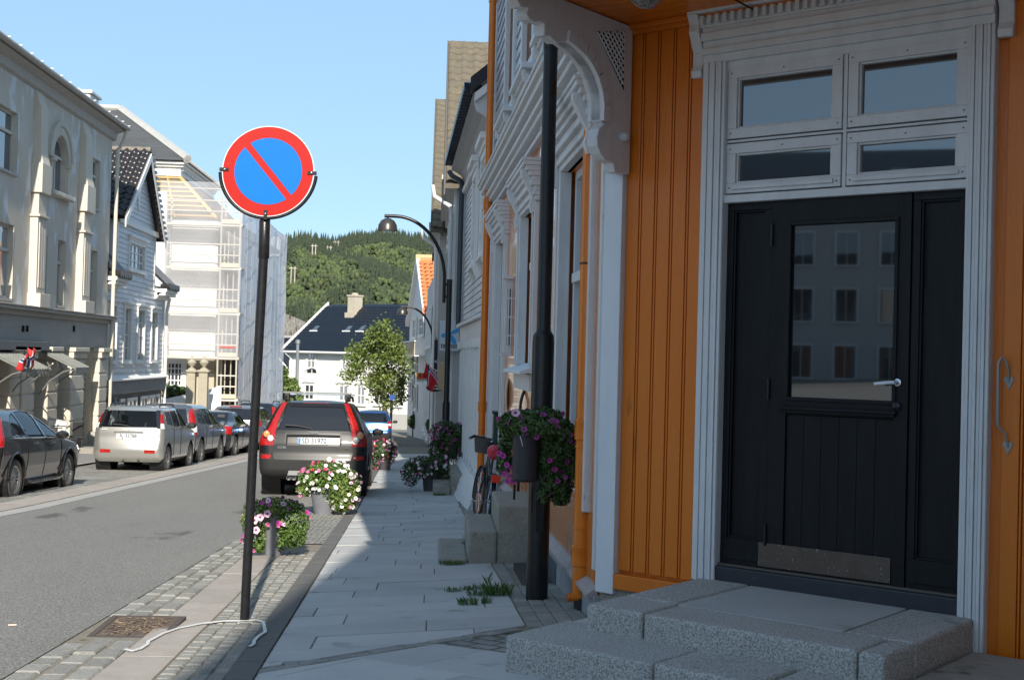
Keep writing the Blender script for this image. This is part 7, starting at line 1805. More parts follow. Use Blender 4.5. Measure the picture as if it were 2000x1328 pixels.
def oval(r1, r2, y0, y1, m_, nm): MB().prism([(oc.x+r1*math.cos(t), oc.z+r2*math.sin(t)) for t in np.linspace(0, 2*math.pi, 40, endpoint=False)], y0, y1, 'y').build(nm, m_, os_)
oval(rw, rh, Yo, Yo+.06, WHITE, 'rim'); oval(rw*.95, rh*.92, Yo-.006, Yo-.001, mat('sign_green_black', (.01, .02, .018), .4), 'face')
for k_, (dx_, dz_, w_) in enumerate(((-.10, .035, .07), (-.01, .035, .10), (.11, .035, .06), (-.06, -.05, .05), (.02, -.05, .09))):
    MB().box(oc.x+dx_, oc.x+dx_+w_, Yo-.010, Yo-.0065, oc.z+dz_, oc.z+dz_+.035).build('faded_lettering', WHITE, os_)
MB().tube([(oc.x, Yo+.03, oc.z+rh), (oc.x, Yo+.03, oc.z+rh+.12), (oc.x+.6, Yo+.03, oc.z+rh+.12)], .014, 6).build('hanger', IRON, os_)
Yv = 38.1; v0, v1 = at(848, 664, Yv), at(854.5, 790, Yv)
vs_ = empty('vertical_banner', (v0.x, Yv, v1.z), 'tall narrow black shop banner with white letters behind the flags', 'banner')
MB().box(at(847.5, 700, Yv).x, at(854.5, 700, Yv).x, Yv, Yv+.05, at(851, 760, Yv).z, v0.z).build('cloth', mat('banner_black', (.012, .015, .03), .7), vs_)
for c_, py in (('V', 706), ('A', 724)): text(c_, .17, Matrix.Translation((at(851, py, Yv).x, Yv-.006, at(851, py, Yv).z)) @ Matrix.Rotation(math.pi/2, 4, 'X') @ Matrix.Rotation(math.radians(-90), 4, 'Z'), WHITE, vs_, 'lettering', ext=.003)
# --- Norwegian flags
FR = mat('flag_red', (.45, .012, .02), .8); FW = mat('flag_white', (.62, .62, .66), .8); FB = mat('flag_blue', (.01, .02, .10), .8)
FR2 = mat('flag_red_sunny', (.55, .03, .03), .8)  # brighter copies for the flag in the sun, light put into the cloth
def flag(name, label, A, B_, Cc, Dd, group=None, fold=.05, mats=(FR, FW, FB), pole=None, nu=44, nv=32, seed=0, cx=8, cy=8):
    """corners: A hoist top, B hoist bottom, C fly bottom, D fly top; cross drawn by splitting the cloth into its colour fields"""
    e = empty(name, A, label, 'flag', group)
    A, B_, Cc, Dd = map(Vector, (A, B_, Cc, Dd)); V = []
    n = (Dd-A).cross(B_-A).normalized()
    for i in range(nu+1):
        for j in range(nv+1):
            u, v = i/nu, j/nv; p = A.lerp(Dd, u).lerp(B_.lerp(Cc, u), v); p += n*fold*(math.sin(u*11+v*3+seed)+.5*math.sin(v*9+seed*2))*min(1, u*3+.1); V.append(p)
    V = np.array([tuple(p) for p in V]); col = {}
    for i in range(nu):
        for j in range(nv):
            u, v = (i+.5)/nu*22, (j+.5)/nv*16; blue = abs(u-cx) < 1 or abs(v-cy) < 1; white = abs(u-cx) < 2 or abs(v-cy) < 2
            col.setdefault(2 if blue else 1 if white else 0, []).append((i*(nv+1)+j, (i+1)*(nv+1)+j, (i+1)*(nv+1)+j+1, i*(nv+1)+j+1))
    for k, nm in ((0, 'red_cloth'), (1, 'white_cross'), (2, 'blue_cross')):
        f = np.array(col[k]); u, inv = np.unique(f, return_inverse=True); npmesh(nm, V[u], inv.reshape(f.shape), mats[k], e, smooth=True)
    if pole: MB().tube(pole, .018, 8).build('flagpole', mat('white_flagpole', (.6, .58, .52), .5), e, smooth=True)
    return e
Yf = 37.2; G = lambda px, py, dy=0: tuple(at(px, py, Yf+dy))
flag('flag', 'hanging mostly red flag, left one of the pair above the oval sign', G(833, 707), G(838, 718), G(838, 745), G(825, 742), None, .03, pole=[G(824, 696), G(839, 716), G(862, 742)], seed=1, cx=22, cy=-2)
flag('flag', 'hanging flag with blue and white cross, right one above the oval sign', G(836, 710, -.3), G(858, 738, -.3), G(843, 766, -.3), G(834, 752, -.3), None, .03, seed=2, cx=3.5, cy=1)
Yf = 33.5; PLf = lambda px, py, v=.6: tuple(at(px, py, 0)) if 0 else None
def lf(px, py, v): u, z = LF.uz(px, py, v); return tuple(L @ Vector((u, v, z)))
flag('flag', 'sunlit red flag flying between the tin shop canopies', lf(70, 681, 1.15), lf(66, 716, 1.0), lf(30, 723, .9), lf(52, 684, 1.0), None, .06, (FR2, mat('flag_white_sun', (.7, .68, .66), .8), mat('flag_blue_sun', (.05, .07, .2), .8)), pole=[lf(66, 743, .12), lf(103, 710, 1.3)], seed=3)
# --- sandwich board by the canopies
Ya = 32.6; a0, a1 = at(86, 818, Ya), at(127, 824, Ya)
ab = empty('sandwich_board', (a0.x, Ya, gy(Ya)), 'white sandwich board with a small picture standing behind the black hatchback', 'signboard')
zt0, zt1 = at(90, 816, Ya).z, at(125, 824, Ya).z; lean = .25; zl = gy(Ya)
bm_ = [(a0.x-.05, Ya, zl), (a1.x-.15, Ya, zl), (a1.x, Ya+lean, zt1), (a0.x+.03, Ya+lean, zt0)]
fr_ = MB().add([Vector(p)+Vector((0, .03, 0)) for p in bm_]+[Vector(p) for p in bm_], [(0, 1, 2, 3), (7, 6, 5, 4), (4, 5, 1, 0), (5, 6, 2, 1), (6, 7, 3, 2), (7, 4, 0, 3)]).build('frame', mat('alu_frame', (.3, .3, .3), .4), ab)
c0 = sum((Vector(p) for p in bm_), Vector())/4; inn = [Vector(p).lerp(c0, .1)+Vector((0, -.006, 0)) for p in bm_]
MB().add(inn, [(0, 1, 2, 3)]).build('poster', mat('poster_paper', (.55, .54, .5), .6), ab)
rt = (Vector(bm_[1])-Vector(bm_[0])).normalized(); upv = (Vector(bm_[3])-Vector(bm_[0])).normalized(); nn2 = rt.cross(upv).normalized()
for w_, h_ in ((.36, .90), (.28, .85)):
    o = Vector(bm_[0])+rt*.12+upv*h_*.97+nn2*.012 if nn2.y < 0 else Vector(bm_[0])+rt*.12+upv*h_*.97-nn2*.012
    o = o+Vector((0, -.004, 0)); MB().add([o, o+rt*w_, o+rt*w_+upv*.018, o+upv*.018], [(0, 1, 2, 3)]).build('print_line', mat('poster_ink', (.04, .04, .05), .6), ab)
rr2 = random.Random(4)
for i in range(9):
    o = Vector(bm_[0])+rt*(.2+rr2.random()*.22)+upv*(.66+rr2.random()*.12)+Vector((0, -.016, 0)); s_ = .03
    MB().add([o, o+rt*s_, o+rt*s_+upv*s_, o+upv*s_], [(0, 1, 2, 3)]).build('print_patch', mat(('poster_ink', 'poster_red')[i % 2], ((.04, .04, .05), (.4, .05, .08))[i % 2], .6), ab)
# --- dark bench in front of the brick part
bn = empty('dark_bench', (-9.8, 36.5, gy(36.5)), 'dark wooden bench against the stucco building beside the brick door', 'bench')
bx0, bx1 = at(127, 860, 36.2).x, at(158, 860, 36.2).x; zb2 = gy(36.2)
MB().box(bx0, bx1, 35.9, 36.4, zb2+.42, zb2+.48).build('seat', PLASTB, bn, bevel=.01); MB().box(bx0, bx1, 36.4, 36.46, zb2+.5, zb2+.9).build('backrest', PLASTB, bn, bevel=.01)
for x in (bx0+.05, bx1-.1): MB().box(x, x+.06, 35.9, 36.4, zb2, zb2+.42).build('leg', PLASTB, bn)
MB().box(bx1-.1, bx1+.35, 36.2, 36.8, zb2, zb2+.2).build('stone_step', CONCR, st)
# blue round sign far down the street
Yr = 57; c_ = at(766, 776, Yr); bs2 = empty('blue_round_sign', (c_.x, Yr, gy(Yr)), 'small blue round road sign on a thin dark pole under the street tree', 'road sign')
MB().lathe([(0, -.02), (.13, -.02), (.13, .02), (0, .02)], 24, (c_.x, Yr, c_.z), 'y').build('plate', mat('dull_blue', (.01, .06, .25), .5), bs2); MB().tube([(c_.x, Yr+.04, gy(Yr)), (c_.x, Yr+.04, c_.z+.25)], .03, 8).build('pole', IRON, bs2)
# ============================================================ OLD STEPS, BICYCLE, BAGS
def oldsteps(Ya_, Yb2, spec, label, xw, m_=CONCR):
    e = empty('old_stone_steps', (spec[0][0], Ya_, gh(spec[0][0], Ya_)), label, 'steps')
    for i, (x0, z1) in enumerate(spec):
        nx = spec[i+1][0] if i+1 < len(spec) else xw
        MB().box(x0, nx+.003 if i+1 < len(spec) else xw, Ya_+.0+i*.02, Yb2, gh(x0, Ya_)-.2, z1).build('step_stone', m_, e, bevel=.025, seg=3)
    return e
Y1_ = 12.0
oldsteps(Y1_, 13.35, [(at(856, 1085, Y1_).x, at(880, 1090, Y1_).z), (at(914, 1045, Y1_).x, at(950, 1037, Y1_).z), (at(972, 1000, Y1_).x, at(1010, 988, Y1_).z)], 'three old mossy concrete steps to the orange house, behind the black post', 1.0)
Y2_ = 22.4
oldsteps(Y2_, 24.4, [(at(845, 950, Y2_).x, at(865, 947, Y2_).z), (at(880, 935, Y2_).x, at(905, 926, Y2_).z)], 'old stone steps with rubble base beyond the bicycle', .75)
rb2 = MB(); 
for i in range(9):
    x = .32+i*.05; MB().box(x, x+.09+random.random()*.04, 22.33, 22.41, gy(22.4)-.05, gy(22.4)+.12+random.random()*.1).build('rubble_stone', CONCR, bpy.data.objects['old_stone_steps.001'], bevel=.02)
Yh = 13.6                                           # arched iron hand rail beside the steps
hr0, hr1 = at(1016, 800, Yh), at(1042, 800, Yh); hra = at(1030, 762, Yh)
hr = empty('iron_handrail', (hr0.x, Yh, gy(Yh)), 'black arched iron hand rail by the old concrete steps', 'hand rail')
MB().tube([(hr0.x, Yh, .3)]+[(hr0.x+(hr1.x-hr0.x)*(1-math.cos(a))/2*1.3, Yh, at(1020, 800, Yh).z+.24*math.sin(a)) for a in np.linspace(0, math.pi, 16)]+[(hr1.x+.04, Yh, .3)], .016, 8).build('hoop', IRON, hr, smooth=True)
# --- bicycle leaning on the wall
by = 16.0; bx = at(950, 950, by).x; gz2 = gy(by)
bk_ = empty('bicycle', (bx, by, gz2), 'black city bicycle with red saddle and red rear reflector leaning by the white house skirt', 'bicycle')
RB_ = .33; ln = math.radians(7)
Mk = Matrix.Translation((bx, by, gh(bx, by)+.0)) @ Matrix.Rotation(math.radians(3), 4, 'Z') @ Matrix.Rotation(ln, 4, 'Y')
bpaint = mat('bicycle_black', (.015, .017, .025), .3)
for y0, x0, nm in ((.0, 0, 'rear_wheel'), (1.05, -.03, 'front_wheel')):
    wmx = Mk @ Matrix.Translation((x0, y0, RB_)) @ Matrix.Rotation(0 if y0 == 0 else math.radians(6), 4, 'Z')
    w_ = MB(wmx).lathe([(RB_-.03, -.012), (RB_-.01, -.02), (RB_, 0), (RB_-.01, .02), (RB_-.03, .012), (RB_-.03, -.012)], 40, axis='x').build(nm, TYRE, bk_, smooth=True)
    sp_m = MB(wmx)
    for j in range(18): a = j*math.pi/9; sp_m.tube([(.02 if j % 2 else -.02, 0, 0), (0, math.cos(a)*(RB_-.03), math.sin(a)*(RB_-.03))], .0018, 4)
    sp_m.build('spokes', CHROME, w_, kind='stuff'); MB(wmx).tube([(-.04, 0, 0), (.04, 0, 0)], .018, 10).build('hub', CHROME, w_)
    MB(wmx).lathe([(RB_+.025, -.03), (RB_+.04, 0), (RB_+.025, .03)], 40, axis='x').build('mudguard', bpaint, bk_, smooth=True) if False else None
    mg = MB(wmx); n_ = 24
    for i in range(n_):
        a, b = math.radians(-20+i*(180/n_)), math.radians(-20+(i+1)*(180/n_)); r_o = RB_+.025
        if y0 == 0: a, b = math.pi-a, math.pi-b
        mg.add([(-.028, math.cos(a)*r_o, math.sin(a)*r_o), (.028, math.cos(a)*r_o, math.sin(a)*r_o), (.028, math.cos(b)*r_o, math.sin(b)*r_o), (-.028, math.cos(b)*r_o, math.sin(b)*r_o)], [(0, 1, 2, 3)])
    mg.build('mudguard', bpaint, bk_, smooth=True)
fm_ = MB(Mk)
for P in ([(0, 0, RB_), (0, .42, RB_-.03)], [(0, .42, RB_-.03), (0, .30, .85)], [(0, 0, RB_), (0, .32, .72)], [(0, .42, RB_-.03), (0, .88, .80)], [(0, .36, .60), (0, .88, .86)], [(0, .86, .98), (0, .90, .76), (-.03, 1.05, RB_)]): fm_.tube(P, .016, 8)
fm_.build('frame', bpaint, bk_, smooth=True)
REDS = mat('red_saddle', (.50, .03, .06), .45)
MB(Mk).lathe([(0, .0), (.05, -.0), (.09, .05), (.10, .12), (.06, .2), (.03, .27), (0, .28)], 16, (0, .12, .93), 'y').build('saddle', REDS, bk_, smooth=True)
MB(Mk).tube([(0, .30, .84), (0, .27, .92)], .014, 8).build('seat_post', CHROME, bk_)
MB(Mk).tube([(-.30, .66, 1.04), (-.22, .78, 1.08), (-.08, .86, 1.07), (0, .87, 1.02), (.08, .86, 1.07), (.22, .78, 1.08), (.30, .66, 1.04)], .012, 8).build('handlebar', CHROME, bk_, smooth=True)
for s_ in (-1, 1): MB(Mk).tube([(s_*.30, .66, 1.04), (s_*.235, .76, 1.075)], .018, 10).build('grip', PLASTB, bk_, smooth=True)
MB(Mk).box(-.07, .07, -.33, -.02, .66, .68).build('carrier', PLASTB, bk_, bevel=.01)
MB(Mk).box(-.055, .055, -.36, -.335, .60, .69).build('reflector', mat('glow_reflector', (.8, .05, .02), .2), bk_, bevel=.008)
for s_ in (-1, 1): MB(Mk).tube([(s_*.07, -.05, .66), (s_*.09, 0, RB_)], .006, 6).build('stay', PLASTB, bk_)
MB(Mk).lathe([(.15, 0), (.19, .2), (.185, .2), (.14, .0)], 20, (-.02, 1.08, .85)).build('basket', mat('wire_basket', (.05, .05, .05), .5), bk_, smooth=True)
MB(Mk).box(.09, .24, .0, .3, .05, .42).build('pannier', PLASTB, bk_, bevel=.03)
MB(Mk).tube([(-.16, .42, .27), (.16, .42, .27)], .012, 6).build('pedal_axle', CHROME, bk_)
# white board standing behind the steps
o = MB().box(at(962, 1000, 15.5).x, at(972, 1000, 15.5).x, 15.4, 15.9, gh(.7, 15.5), gh(.7, 15.5)+.35).build('white_crate', WHITE); tag(o, 'small white crate standing between the bicycle wheel and the old steps', 'crate')
# ============================================================ FLOWERS, TREES, SHRUBS
def leafcloud(name, pts, nrm, size, m, parent=None, jitter=.6, kind=None, label=None, cat=None, asp=.55, up=0.):
    """one folded leaf (two triangles pairs) at each point"""
    n = len(pts); r = rng
    d = nrm+r.normal(0, jitter, (n, 3)); d[:, 2] += up; d /= np.linalg.norm(d, axis=1)[:, None]
    a = r.normal(0, 1, (n, 3)); a -= d*(a*d).sum(1)[:, None]; a /= np.linalg.norm(a, axis=1)[:, None]; b = np.cross(d, a)
    s = size*r.uniform(.55, 1.25, n)[:, None]
    P0 = pts-a*s*.5; P1 = pts+b*s*asp*.5+d*s*.12; P2 = pts+a*s*.55-d*s*.08; P3 = pts-b*s*asp*.5+d*s*.12; Q = pts-d*s*.02
    V = np.stack([P0, P1, P2, P3, Q], 1).reshape(-1, 3); i = np.arange(n)*5
    F = np.concatenate([np.stack([i, i+4, i+1], 1), np.stack([i+4, i+2, i+1], 1), np.stack([i, i+3, i+4], 1), np.stack([i+3, i+2, i+4], 1)])
    return npmesh(name, V, F, m, parent, kind=kind, label=label, cat=cat)
def shell(n, lobes, r=None):
    """points spread through a union of ellipsoid lobes, thicker near the surface; lobes: (cx,cy,cz,rx,ry,rz)"""
    r = rng; w = np.array([l[3]*l[4]*l[5] for l in lobes])**.67; w /= w.sum(); k = r.choice(len(lobes), n, p=w); Lb = np.array(lobes)[k]
    d = r.normal(0, 1, (n, 3)); d /= np.linalg.norm(d, axis=1)[:, None]; rad = r.uniform(.45, 1.06, n)**.6
    return Lb[:, :3]+d*rad[:, None]*Lb[:, 3:], d
LEAF = mat('petunia_leaf', (.055, .11, .018), .55, (.12, .20, .035), 18, .8); LEAFD = mat('dark_leaf', (.03, .06, .014), .55, (.07, .12, .03), 18, .8)
LEAFY = mat('yellow_green_leaf', (.14, .19, .03), .55, (.22, .24, .05), 18, .8)
def flowermesh(col, eye):
    """petunia: five broad lobes round a throat"""
    V = [(0, 0, -.25)]; F = []; n = 15
    for i in range(n): a = 2*math.pi*i/n; V.append((.32*math.cos(a), .32*math.sin(a), .05))
    for i in range(n): a = 2*math.pi*i/n; rr_ = 1.0+.10*math.cos(5*a); V.append((rr_*math.cos(a), rr_*math.sin(a), .12+.10*math.cos(5*a+.5)))
    f1 = [(0, 1+i, 1+(i+1) % n) for i in range(n)]; f2 = [(1+i, 1+n+i, 1+n+(i+1) % n, 1+(i+1) % n) for i in range(n)]
    me = bpy.data.meshes.new('flower'); me.from_pydata(V, [], f1+f2); me.materials.append(eye); me.materials.append(col)
    me.polygons.foreach_set('material_index', [0]*n+[1]*n); me.polygons.foreach_set('use_smooth', [True]*(2*n)); me.update(); return me
pet = {k: mat('petal_'+k, c, .6) for k, c in dict(white=(.72, .70, .66), pink=(.62, .16, .34), pale=(.66, .42, .55), red=(.60, .03, .08), magenta=(.42, .03, .26), purple=(.25, .03, .18)).items()}
eye = {'w': mat('throat_yellow', (.25, .22, .08), .7), 'p': mat('throat_purple', (.12, .01, .07), .7)}
FMESH = {k: flowermesh(pet[k], eye['w'] if k == 'white' else eye['p']) for k in pet}
def flowers(n, lobes, kinds, size, parent, dirb=(-.1, -1, .35), spread=.5, cond=None, named=True):
    P, d = shell(n*6, lobes); c = np.array(lobes)[:, :3].mean(0)
    out = P-c; out /= np.linalg.norm(out, axis=1)[:, None]+1e-6
    ok = (out @ np.array(dirb)/np.linalg.norm(dirb)) > -.1
    # keep surface ones: not inside any shrunken lobe
    for l in lobes: q = (P-np.array(l[:3]))/np.array(l[3:]); ok &= (np.linalg.norm(q, axis=1) > .88)
    P, out = P[ok][:n], out[ok][:n]
    for p, o_ in zip(P, out):
        dr = Vector(o_)+Vector(dirb)*.7+Vector(rng.normal(0, spread, 3)); q = dr.to_track_quat('Z', 'Y')
        k = kinds[rng.integers(len(kinds))] if cond is None else cond(p, kinds)
        s = size*rng.uniform(.75, 1.2)
        share(FMESH[k], 'flower', tuple(p+o_*.015), parent, q.to_euler(), (s, s, s))
POT = mat('grey_plastic_pot', (.05, .05, .055), .5, (.09, .09, .095), 8, .6); POTG = mat('weathered_pot', (.13, .135, .15), .5, (.2, .2, .215), 6, .7)
def pot(e, x, y, z0, h, r0, r1, m=POT, tilt=0):
    M_ = Matrix.Translation((x, y, z0)) @ Matrix.Rotation(tilt, 4, 'Y')
    MB(M_).lathe([(0, 0), (r0, 0), (r1, h), (r1*1.07, h), (r1*1.08, h+.035), (r1*.98, h+.035), (r1*.95, h*.9)], 32).build('pot', m, e, smooth=True)
    MB(M_).lathe([(0, h-.03), (r1*.95, h-.03)], 20).build('soil', mat('potting_soil', (.03, .02, .015), .9), e)
# planter 1 (behind the sign pole)
Yp1 = 12.75; x1 = at(538, 1075, Yp1).x; g1 = gh(x1, Yp1); S = Yp1/2500
e1 = empty('flower_planter', (x1, Yp1, g1), 'grey planter of pink petunias half hidden by the sign pole', 'planter', 'flower planters along the kerb')
pot(e1, at(533, 1075, Yp1).x, Yp1, g1, 82*S, 15*S, 19*S, POTG)
Lp = lambda px, py, dy, rx, ry, rz, Y: (at(px, py, Y).x, Y+dy, at(px, py, Y).z, rx*Y/2500, ry*Y/2500, rz*Y/2500)
lob = [Lp(505, 1010, -.02, 34, 34, 36, Yp1), Lp(535, 990, .0, 32, 34, 20, Yp1), Lp(572, 1020, -.03, 32, 36, 42, Yp1), Lp(500, 1045, -.0, 26, 30, 24, Yp1), Lp(575, 1045, .0, 24, 30, 26, Yp1), Lp(560, 990, .02, 28, 30, 16, Yp1)]
P, d = shell(4200, lob); lob += [Lp(552, 1045, -.05, 14, 24, 26, Yp1), Lp(505, 1065, .0, 16, 22, 14, Yp1)]
P, d = shell(5200, lob); sel = ~((np.abs(P[:, 0]-at(531, 1040, Yp1).x) < 11*S) & (P[:, 2] < at(535, 1006, Yp1).z)); P, d = P[sel], d[sel]
leafcloud('foliage', P, d, .035, LEAF, e1, kind='stuff'); P, d = shell(600, [lob[0], lob[1]]); leafcloud('foliage', P, d, .032, LEAFY, e1, kind='stuff')
flowers(34, lob, ['pink', 'pink', 'pale', 'magenta', 'pale'], .024, e1)
for px, py in ((508, 1010), (522, 1003), (497, 1016), (500, 1035)):
    p = at(px, py, Yp1-.22); share(FMESH['pale'], 'flower', p, e1, (math.radians(80), 0, .2), (.036,)*3)
# planter 2 (white flowers, in the sun)
Yp2 = 18.4; x2 = at(645, 1000, Yp2).x; g2 = gh(x2, Yp2); S = Yp2/2500
e2 = empty('flower_planter', (x2, Yp2, g2), 'large planter overflowing with white and pink petunias in the sun behind the SUV', 'planter', 'flower planters along the kerb')
pot(e2, at(633, 990, Yp2).x, Yp2, g2, 50*S, 19*S, 28*S, POTG)
lob = [Lp(650, 940, 0, 55, 45, 30, Yp2), Lp(610, 935, 0, 30, 35, 24, Yp2), Lp(672, 960, -.03, 32, 40, 38, Yp2), Lp(640, 920, 0, 45, 40, 20, Yp2), Lp(596, 955, 0, 18, 22, 14, Yp2), Lp(668, 980, -.05, 26, 30, 20, Yp2), Lp(650, 960, -.08, 30, 26, 22, Yp2)]
P, d = shell(7500, lob); sel = ~((at(637, 970, Yp2).x > P[:, 0]) & (at(613, 970, Yp2).x < P[:, 0]) & (P[:, 2] < at(620, 968, Yp2).z)); P, d = P[sel], d[sel]
leafcloud('foliage', P, d, .042, LEAF, e2, kind='stuff'); P, d = shell(1500, [lob[2], lob[5], lob[4]]); leafcloud('foliage', P, d, .04, LEAFY, e2, kind='stuff')
xm2, zm2 = at(640, 925, Yp2).x, at(640, 922, Yp2).z
flowers(150, lob, ['white'], .027, e2, cond=lambda p, k: ('red' if rng.uniform() < .45 else 'pink') if (p[2] > zm2 and p[0] < at(645, 900, Yp2).x+.05 and rng.uniform() < .75) else ('pale' if (p[0] > at(685, 950, Yp2).x and rng.uniform() < .5) else ('pink' if p[0] < at(600, 950, Yp2).x and rng.uniform() < .5 else 'white')))
p = at(643, 897, Yp2-.1); share(FMESH['white'], 'flower', p, e2, (1.3, 0, .3), (.035,)*3)
# planter 3 (in the shade, by the steps)
Yp3 = 23.6; x3 = at(842, 958, Yp3).x; g3 = gh(x3, Yp3); S = Yp3/2500
e3 = empty('flower_planter', (x3, Yp3, g3), 'dark tapered planter of pink and white petunias in the shade beside the stone steps', 'planter', 'flower planters along the kerb')
pot(e3, x3, Yp3, g3, 52*S, 15*S, 20*S)
lob = [Lp(830, 915, 0, 44, 40, 20, Yp3), Lp(803, 925, 0, 20, 25, 26, Yp3), Lp(855, 905, 0, 25, 30, 18, Yp3), Lp(866, 925, 0, 14, 20, 18, Yp3), Lp(828, 902, 0, 30, 25, 12, Yp3)]
P, d = shell(3600, lob); leafcloud('foliage', P, d, .045, LEAFD, e3, kind='stuff'); flowers(55, lob, ['white', 'white', 'pink', 'magenta', 'pale'], .027, e3)
# planter 4 beyond the SUV
Yp4 = 31.5
x4 = at(752, 905, Yp4).x; e4 = empty('flower_planter', (x4, Yp4, gh(x4, Yp4)), 'planter of pink and purple petunias partly hidden beside the SUV', 'planter', 'flower planters along the kerb')
S = Yp4/2500; pot(e4, x4, Yp4, gh(x4, Yp4), 30*S, 10*S, 14*S)
lob = [Lp(748, 880, 0, 26, 25, 22, Yp4), Lp(735, 890, 0, 12, 20, 26, Yp4), Lp(762, 885, 0, 13, 16, 22, Yp4)]
P, d = shell(2600, lob); leafcloud('foliage', P, d, .055, LEAFD, e4, kind='stuff'); flowers(70, lob, ['pink', 'pale', 'magenta', 'white', 'red'], .03, e4)
# big basket on the black post
Yq = 9.45; S = Yq/2500
eb = empty('flower_basket', (b0.x, Yq, at(1030, 900, Yq).z), 'large hanging flower basket of magenta petunias in grey pots clamped to the black post', 'flower basket')
for (px0, dy, nm) in ((1025, -.12, 0), (1068, .18, 1)):
    p = at(px0, 940, Yq+dy); h = 88*S
    MB().lathe([(0, 0), (20*S, 0), (25*S, .02), (26*S, h), (27.5*S, h), (27.5*S, h+.012), (25*S, h+.012), (24*S, h-.02)], 30, (p.x, Yq+dy, p.z)).build('pot', mat('graphite_pot', (.025, .026, .03), .55), eb, smooth=True)
pw_ = at(1016, 852, Yq-.38); MB().tube([(pw_.x, Yq-.36, pw_.z), (pw_.x+.01, Yq-.37, pw_.z-.03), (pw_.x+.02, Yq-.36, pw_.z-.07)], .003, 5).build('wire_tie', mat('white_strap', (.6, .6, .58), .5), eb)
MB().tube([(b0.x-.2, Yq-.02, at(1015, 945, Yq).z), (b0.x-.2, Yq-.02, at(1015, 975, Yq).z)], .010, 6).build('support_bar', IRON, eb)
MB().tube([(b0.x-.07, Yq-.02, at(1040, 950, Yq).z), (b0.x-.07, Yq-.02, at(1040, 1000, Yq).z)], .008, 6).build('support_bar', IRON, eb)
MB().lathe([(.085, -.02), (.10, -.02), (.10, .02), (.085, .02)], 20, (b0.x, Yb_, at(1050, 860, Yq).z)).build('clamp_ring', IRON, eb)
lob = [Lp(1045, 835, -.05, 62, 60, 24, Yq), Lp(1000, 830, -.05, 30, 40, 24, Yq), Lp(1080, 850, -.0, 45, 50, 40, Yq), Lp(1090, 890, -.0, 36, 45, 45, Yq), Lp(1085, 930, -.0, 32, 40, 40, Yq), Lp(1095, 965, .05, 22, 30, 24, Yq), Lp(1105, 870, .05, 26, 45, 50, Yq), Lp(990, 862, 0, 16, 25, 24, Yq), Lp(1062, 965, .0, 14, 18, 20, Yq), Lp(1020, 818, 0, 40, 40, 18, Yq)]
lob += [Lp(1112, 905, .0, 20, 35, 55, Yq), Lp(1060, 812, .0, 40, 40, 16, Yq), Lp(1075, 900, -.08, 24, 30, 40, Yq)]
P, d = shell(12500, lob)
uu_ = (P[:, 0]/P[:, 1]); keep = ~((P[:, 2] < at(1020, 862, Yq).z) & (P[:, 0] < at(1048, 900, Yq).x) & (P[:, 0] > at(998, 900, Yq).x)); P, d = P[keep], d[keep]
leafcloud('foliage', P, d, .040, LEAFD, eb, kind='stuff'); P, d = shell(1400, [lob[0], lob[1], lob[9], lob[7]]); P_ = P[:, 2] > at(1020, 862, Yq).z; leafcloud('foliage', P[P_], d[P_], .034, LEAF, eb, kind='stuff')
flowers(46, [l for i, l in enumerate(lob) if i not in (7,)], ['magenta', 'purple', 'purple'], .021, eb, dirb=(-.3, -1, .1))
for px, py in ((983, 890), (990, 908), (985, 925), (998, 930), (1003, 940), (975, 885), (1000, 915), (992, 940)): p = at(px, py, Yq-.1); share(FMESH['magenta'], 'flower', p, eb, (1.4, .2, -.4), (.022,)*3)
p = at(1007, 806, Yq-.3); share(FMESH['pale'], 'flower', p, eb, (1.2, 0, 0), (.032,)*3)
hanging = [Lp(985, 900, .05, 16, 25, 30, Yq)]
P, d = shell(500, hanging); leafcloud('foliage', P, d, .034, LEAFD, eb, kind='stuff')
# basket cluster on the nearest street lamp, and the small round ones
Yl1 = 24.8
el = empty('flower_basket', (at(878, 860, Yl1).x, Yl1, at(878, 860, Yl1).z), 'dark bushy flower basket around the pole of the nearest street lamp', 'flower basket')
lob = [Lp(862, 850, 0, 24, 30, 26, Yl1), Lp(880, 868, 0, 26, 35, 34, Yl1), Lp(893, 850, 0, 14, 22, 26, Yl1), Lp(852, 878, 0, 16, 22, 22, Yl1), Lp(870, 835, 0, 22, 22, 14, Yl1)]
P, d = shell(4200, lob); leafcloud('foliage', P, d, .05, LEAFD, el, kind='stuff'); flowers(40, lob, ['magenta', 'pink', 'purple'], .03, el)
MB().lathe([(0, 0), (.12, 0), (.16, .32), (.0, .32)], 20, (at(880, 905, Yl1).x, Yl1, at(880, 895, Yl1).z)).build('pot', POT, el, smooth=True)
for i in range(3): x = at(868+i*9, 900, Yl1).x; MB().tube([(x, Yl1+.1, gh(x, Yl1)), (x, Yl1+.1, at(870, 870, Yl1).z)], .012, 6).build('stake', mat('tan_stake', (.3, .24, .16), .8), el)
for px, py, Y, r, lb_ in ((810, 823, 65.5, 13, 'round dark flower basket on the far street lamp by the white gabled house'), (845, 830, 39.3, 13, 'round dark flower basket on the second arched street lamp')):
    e = empty('flower_basket', at(px, py, Y), lb_, 'flower basket'); P, d = shell(1400, [Lp(px, py, 0, r, r, r, Y)]); leafcloud('foliage', P, d, .003*Y, LEAFD, e, kind='stuff')
    p = at(px, py+10, Y); MB().lathe([(0, -.1), (.16, -.1), (.22, .2), (0, .2)], 14, tuple(p)).build('pot', POT, e)
# weeds at the foot of the old steps
for x, y, n, r, h, lb_ in ((at(885, 1092, 11.95).x, 11.93, 160, .12, .05, 'dark creeping weeds at the foot of the old concrete steps'), (at(860, 955, 22.3).x, 22.3, 120, .12, .06, 'low grass along the foot of the far stone steps')): tuft(x, y, n, r, h, 'weeds', lb_)
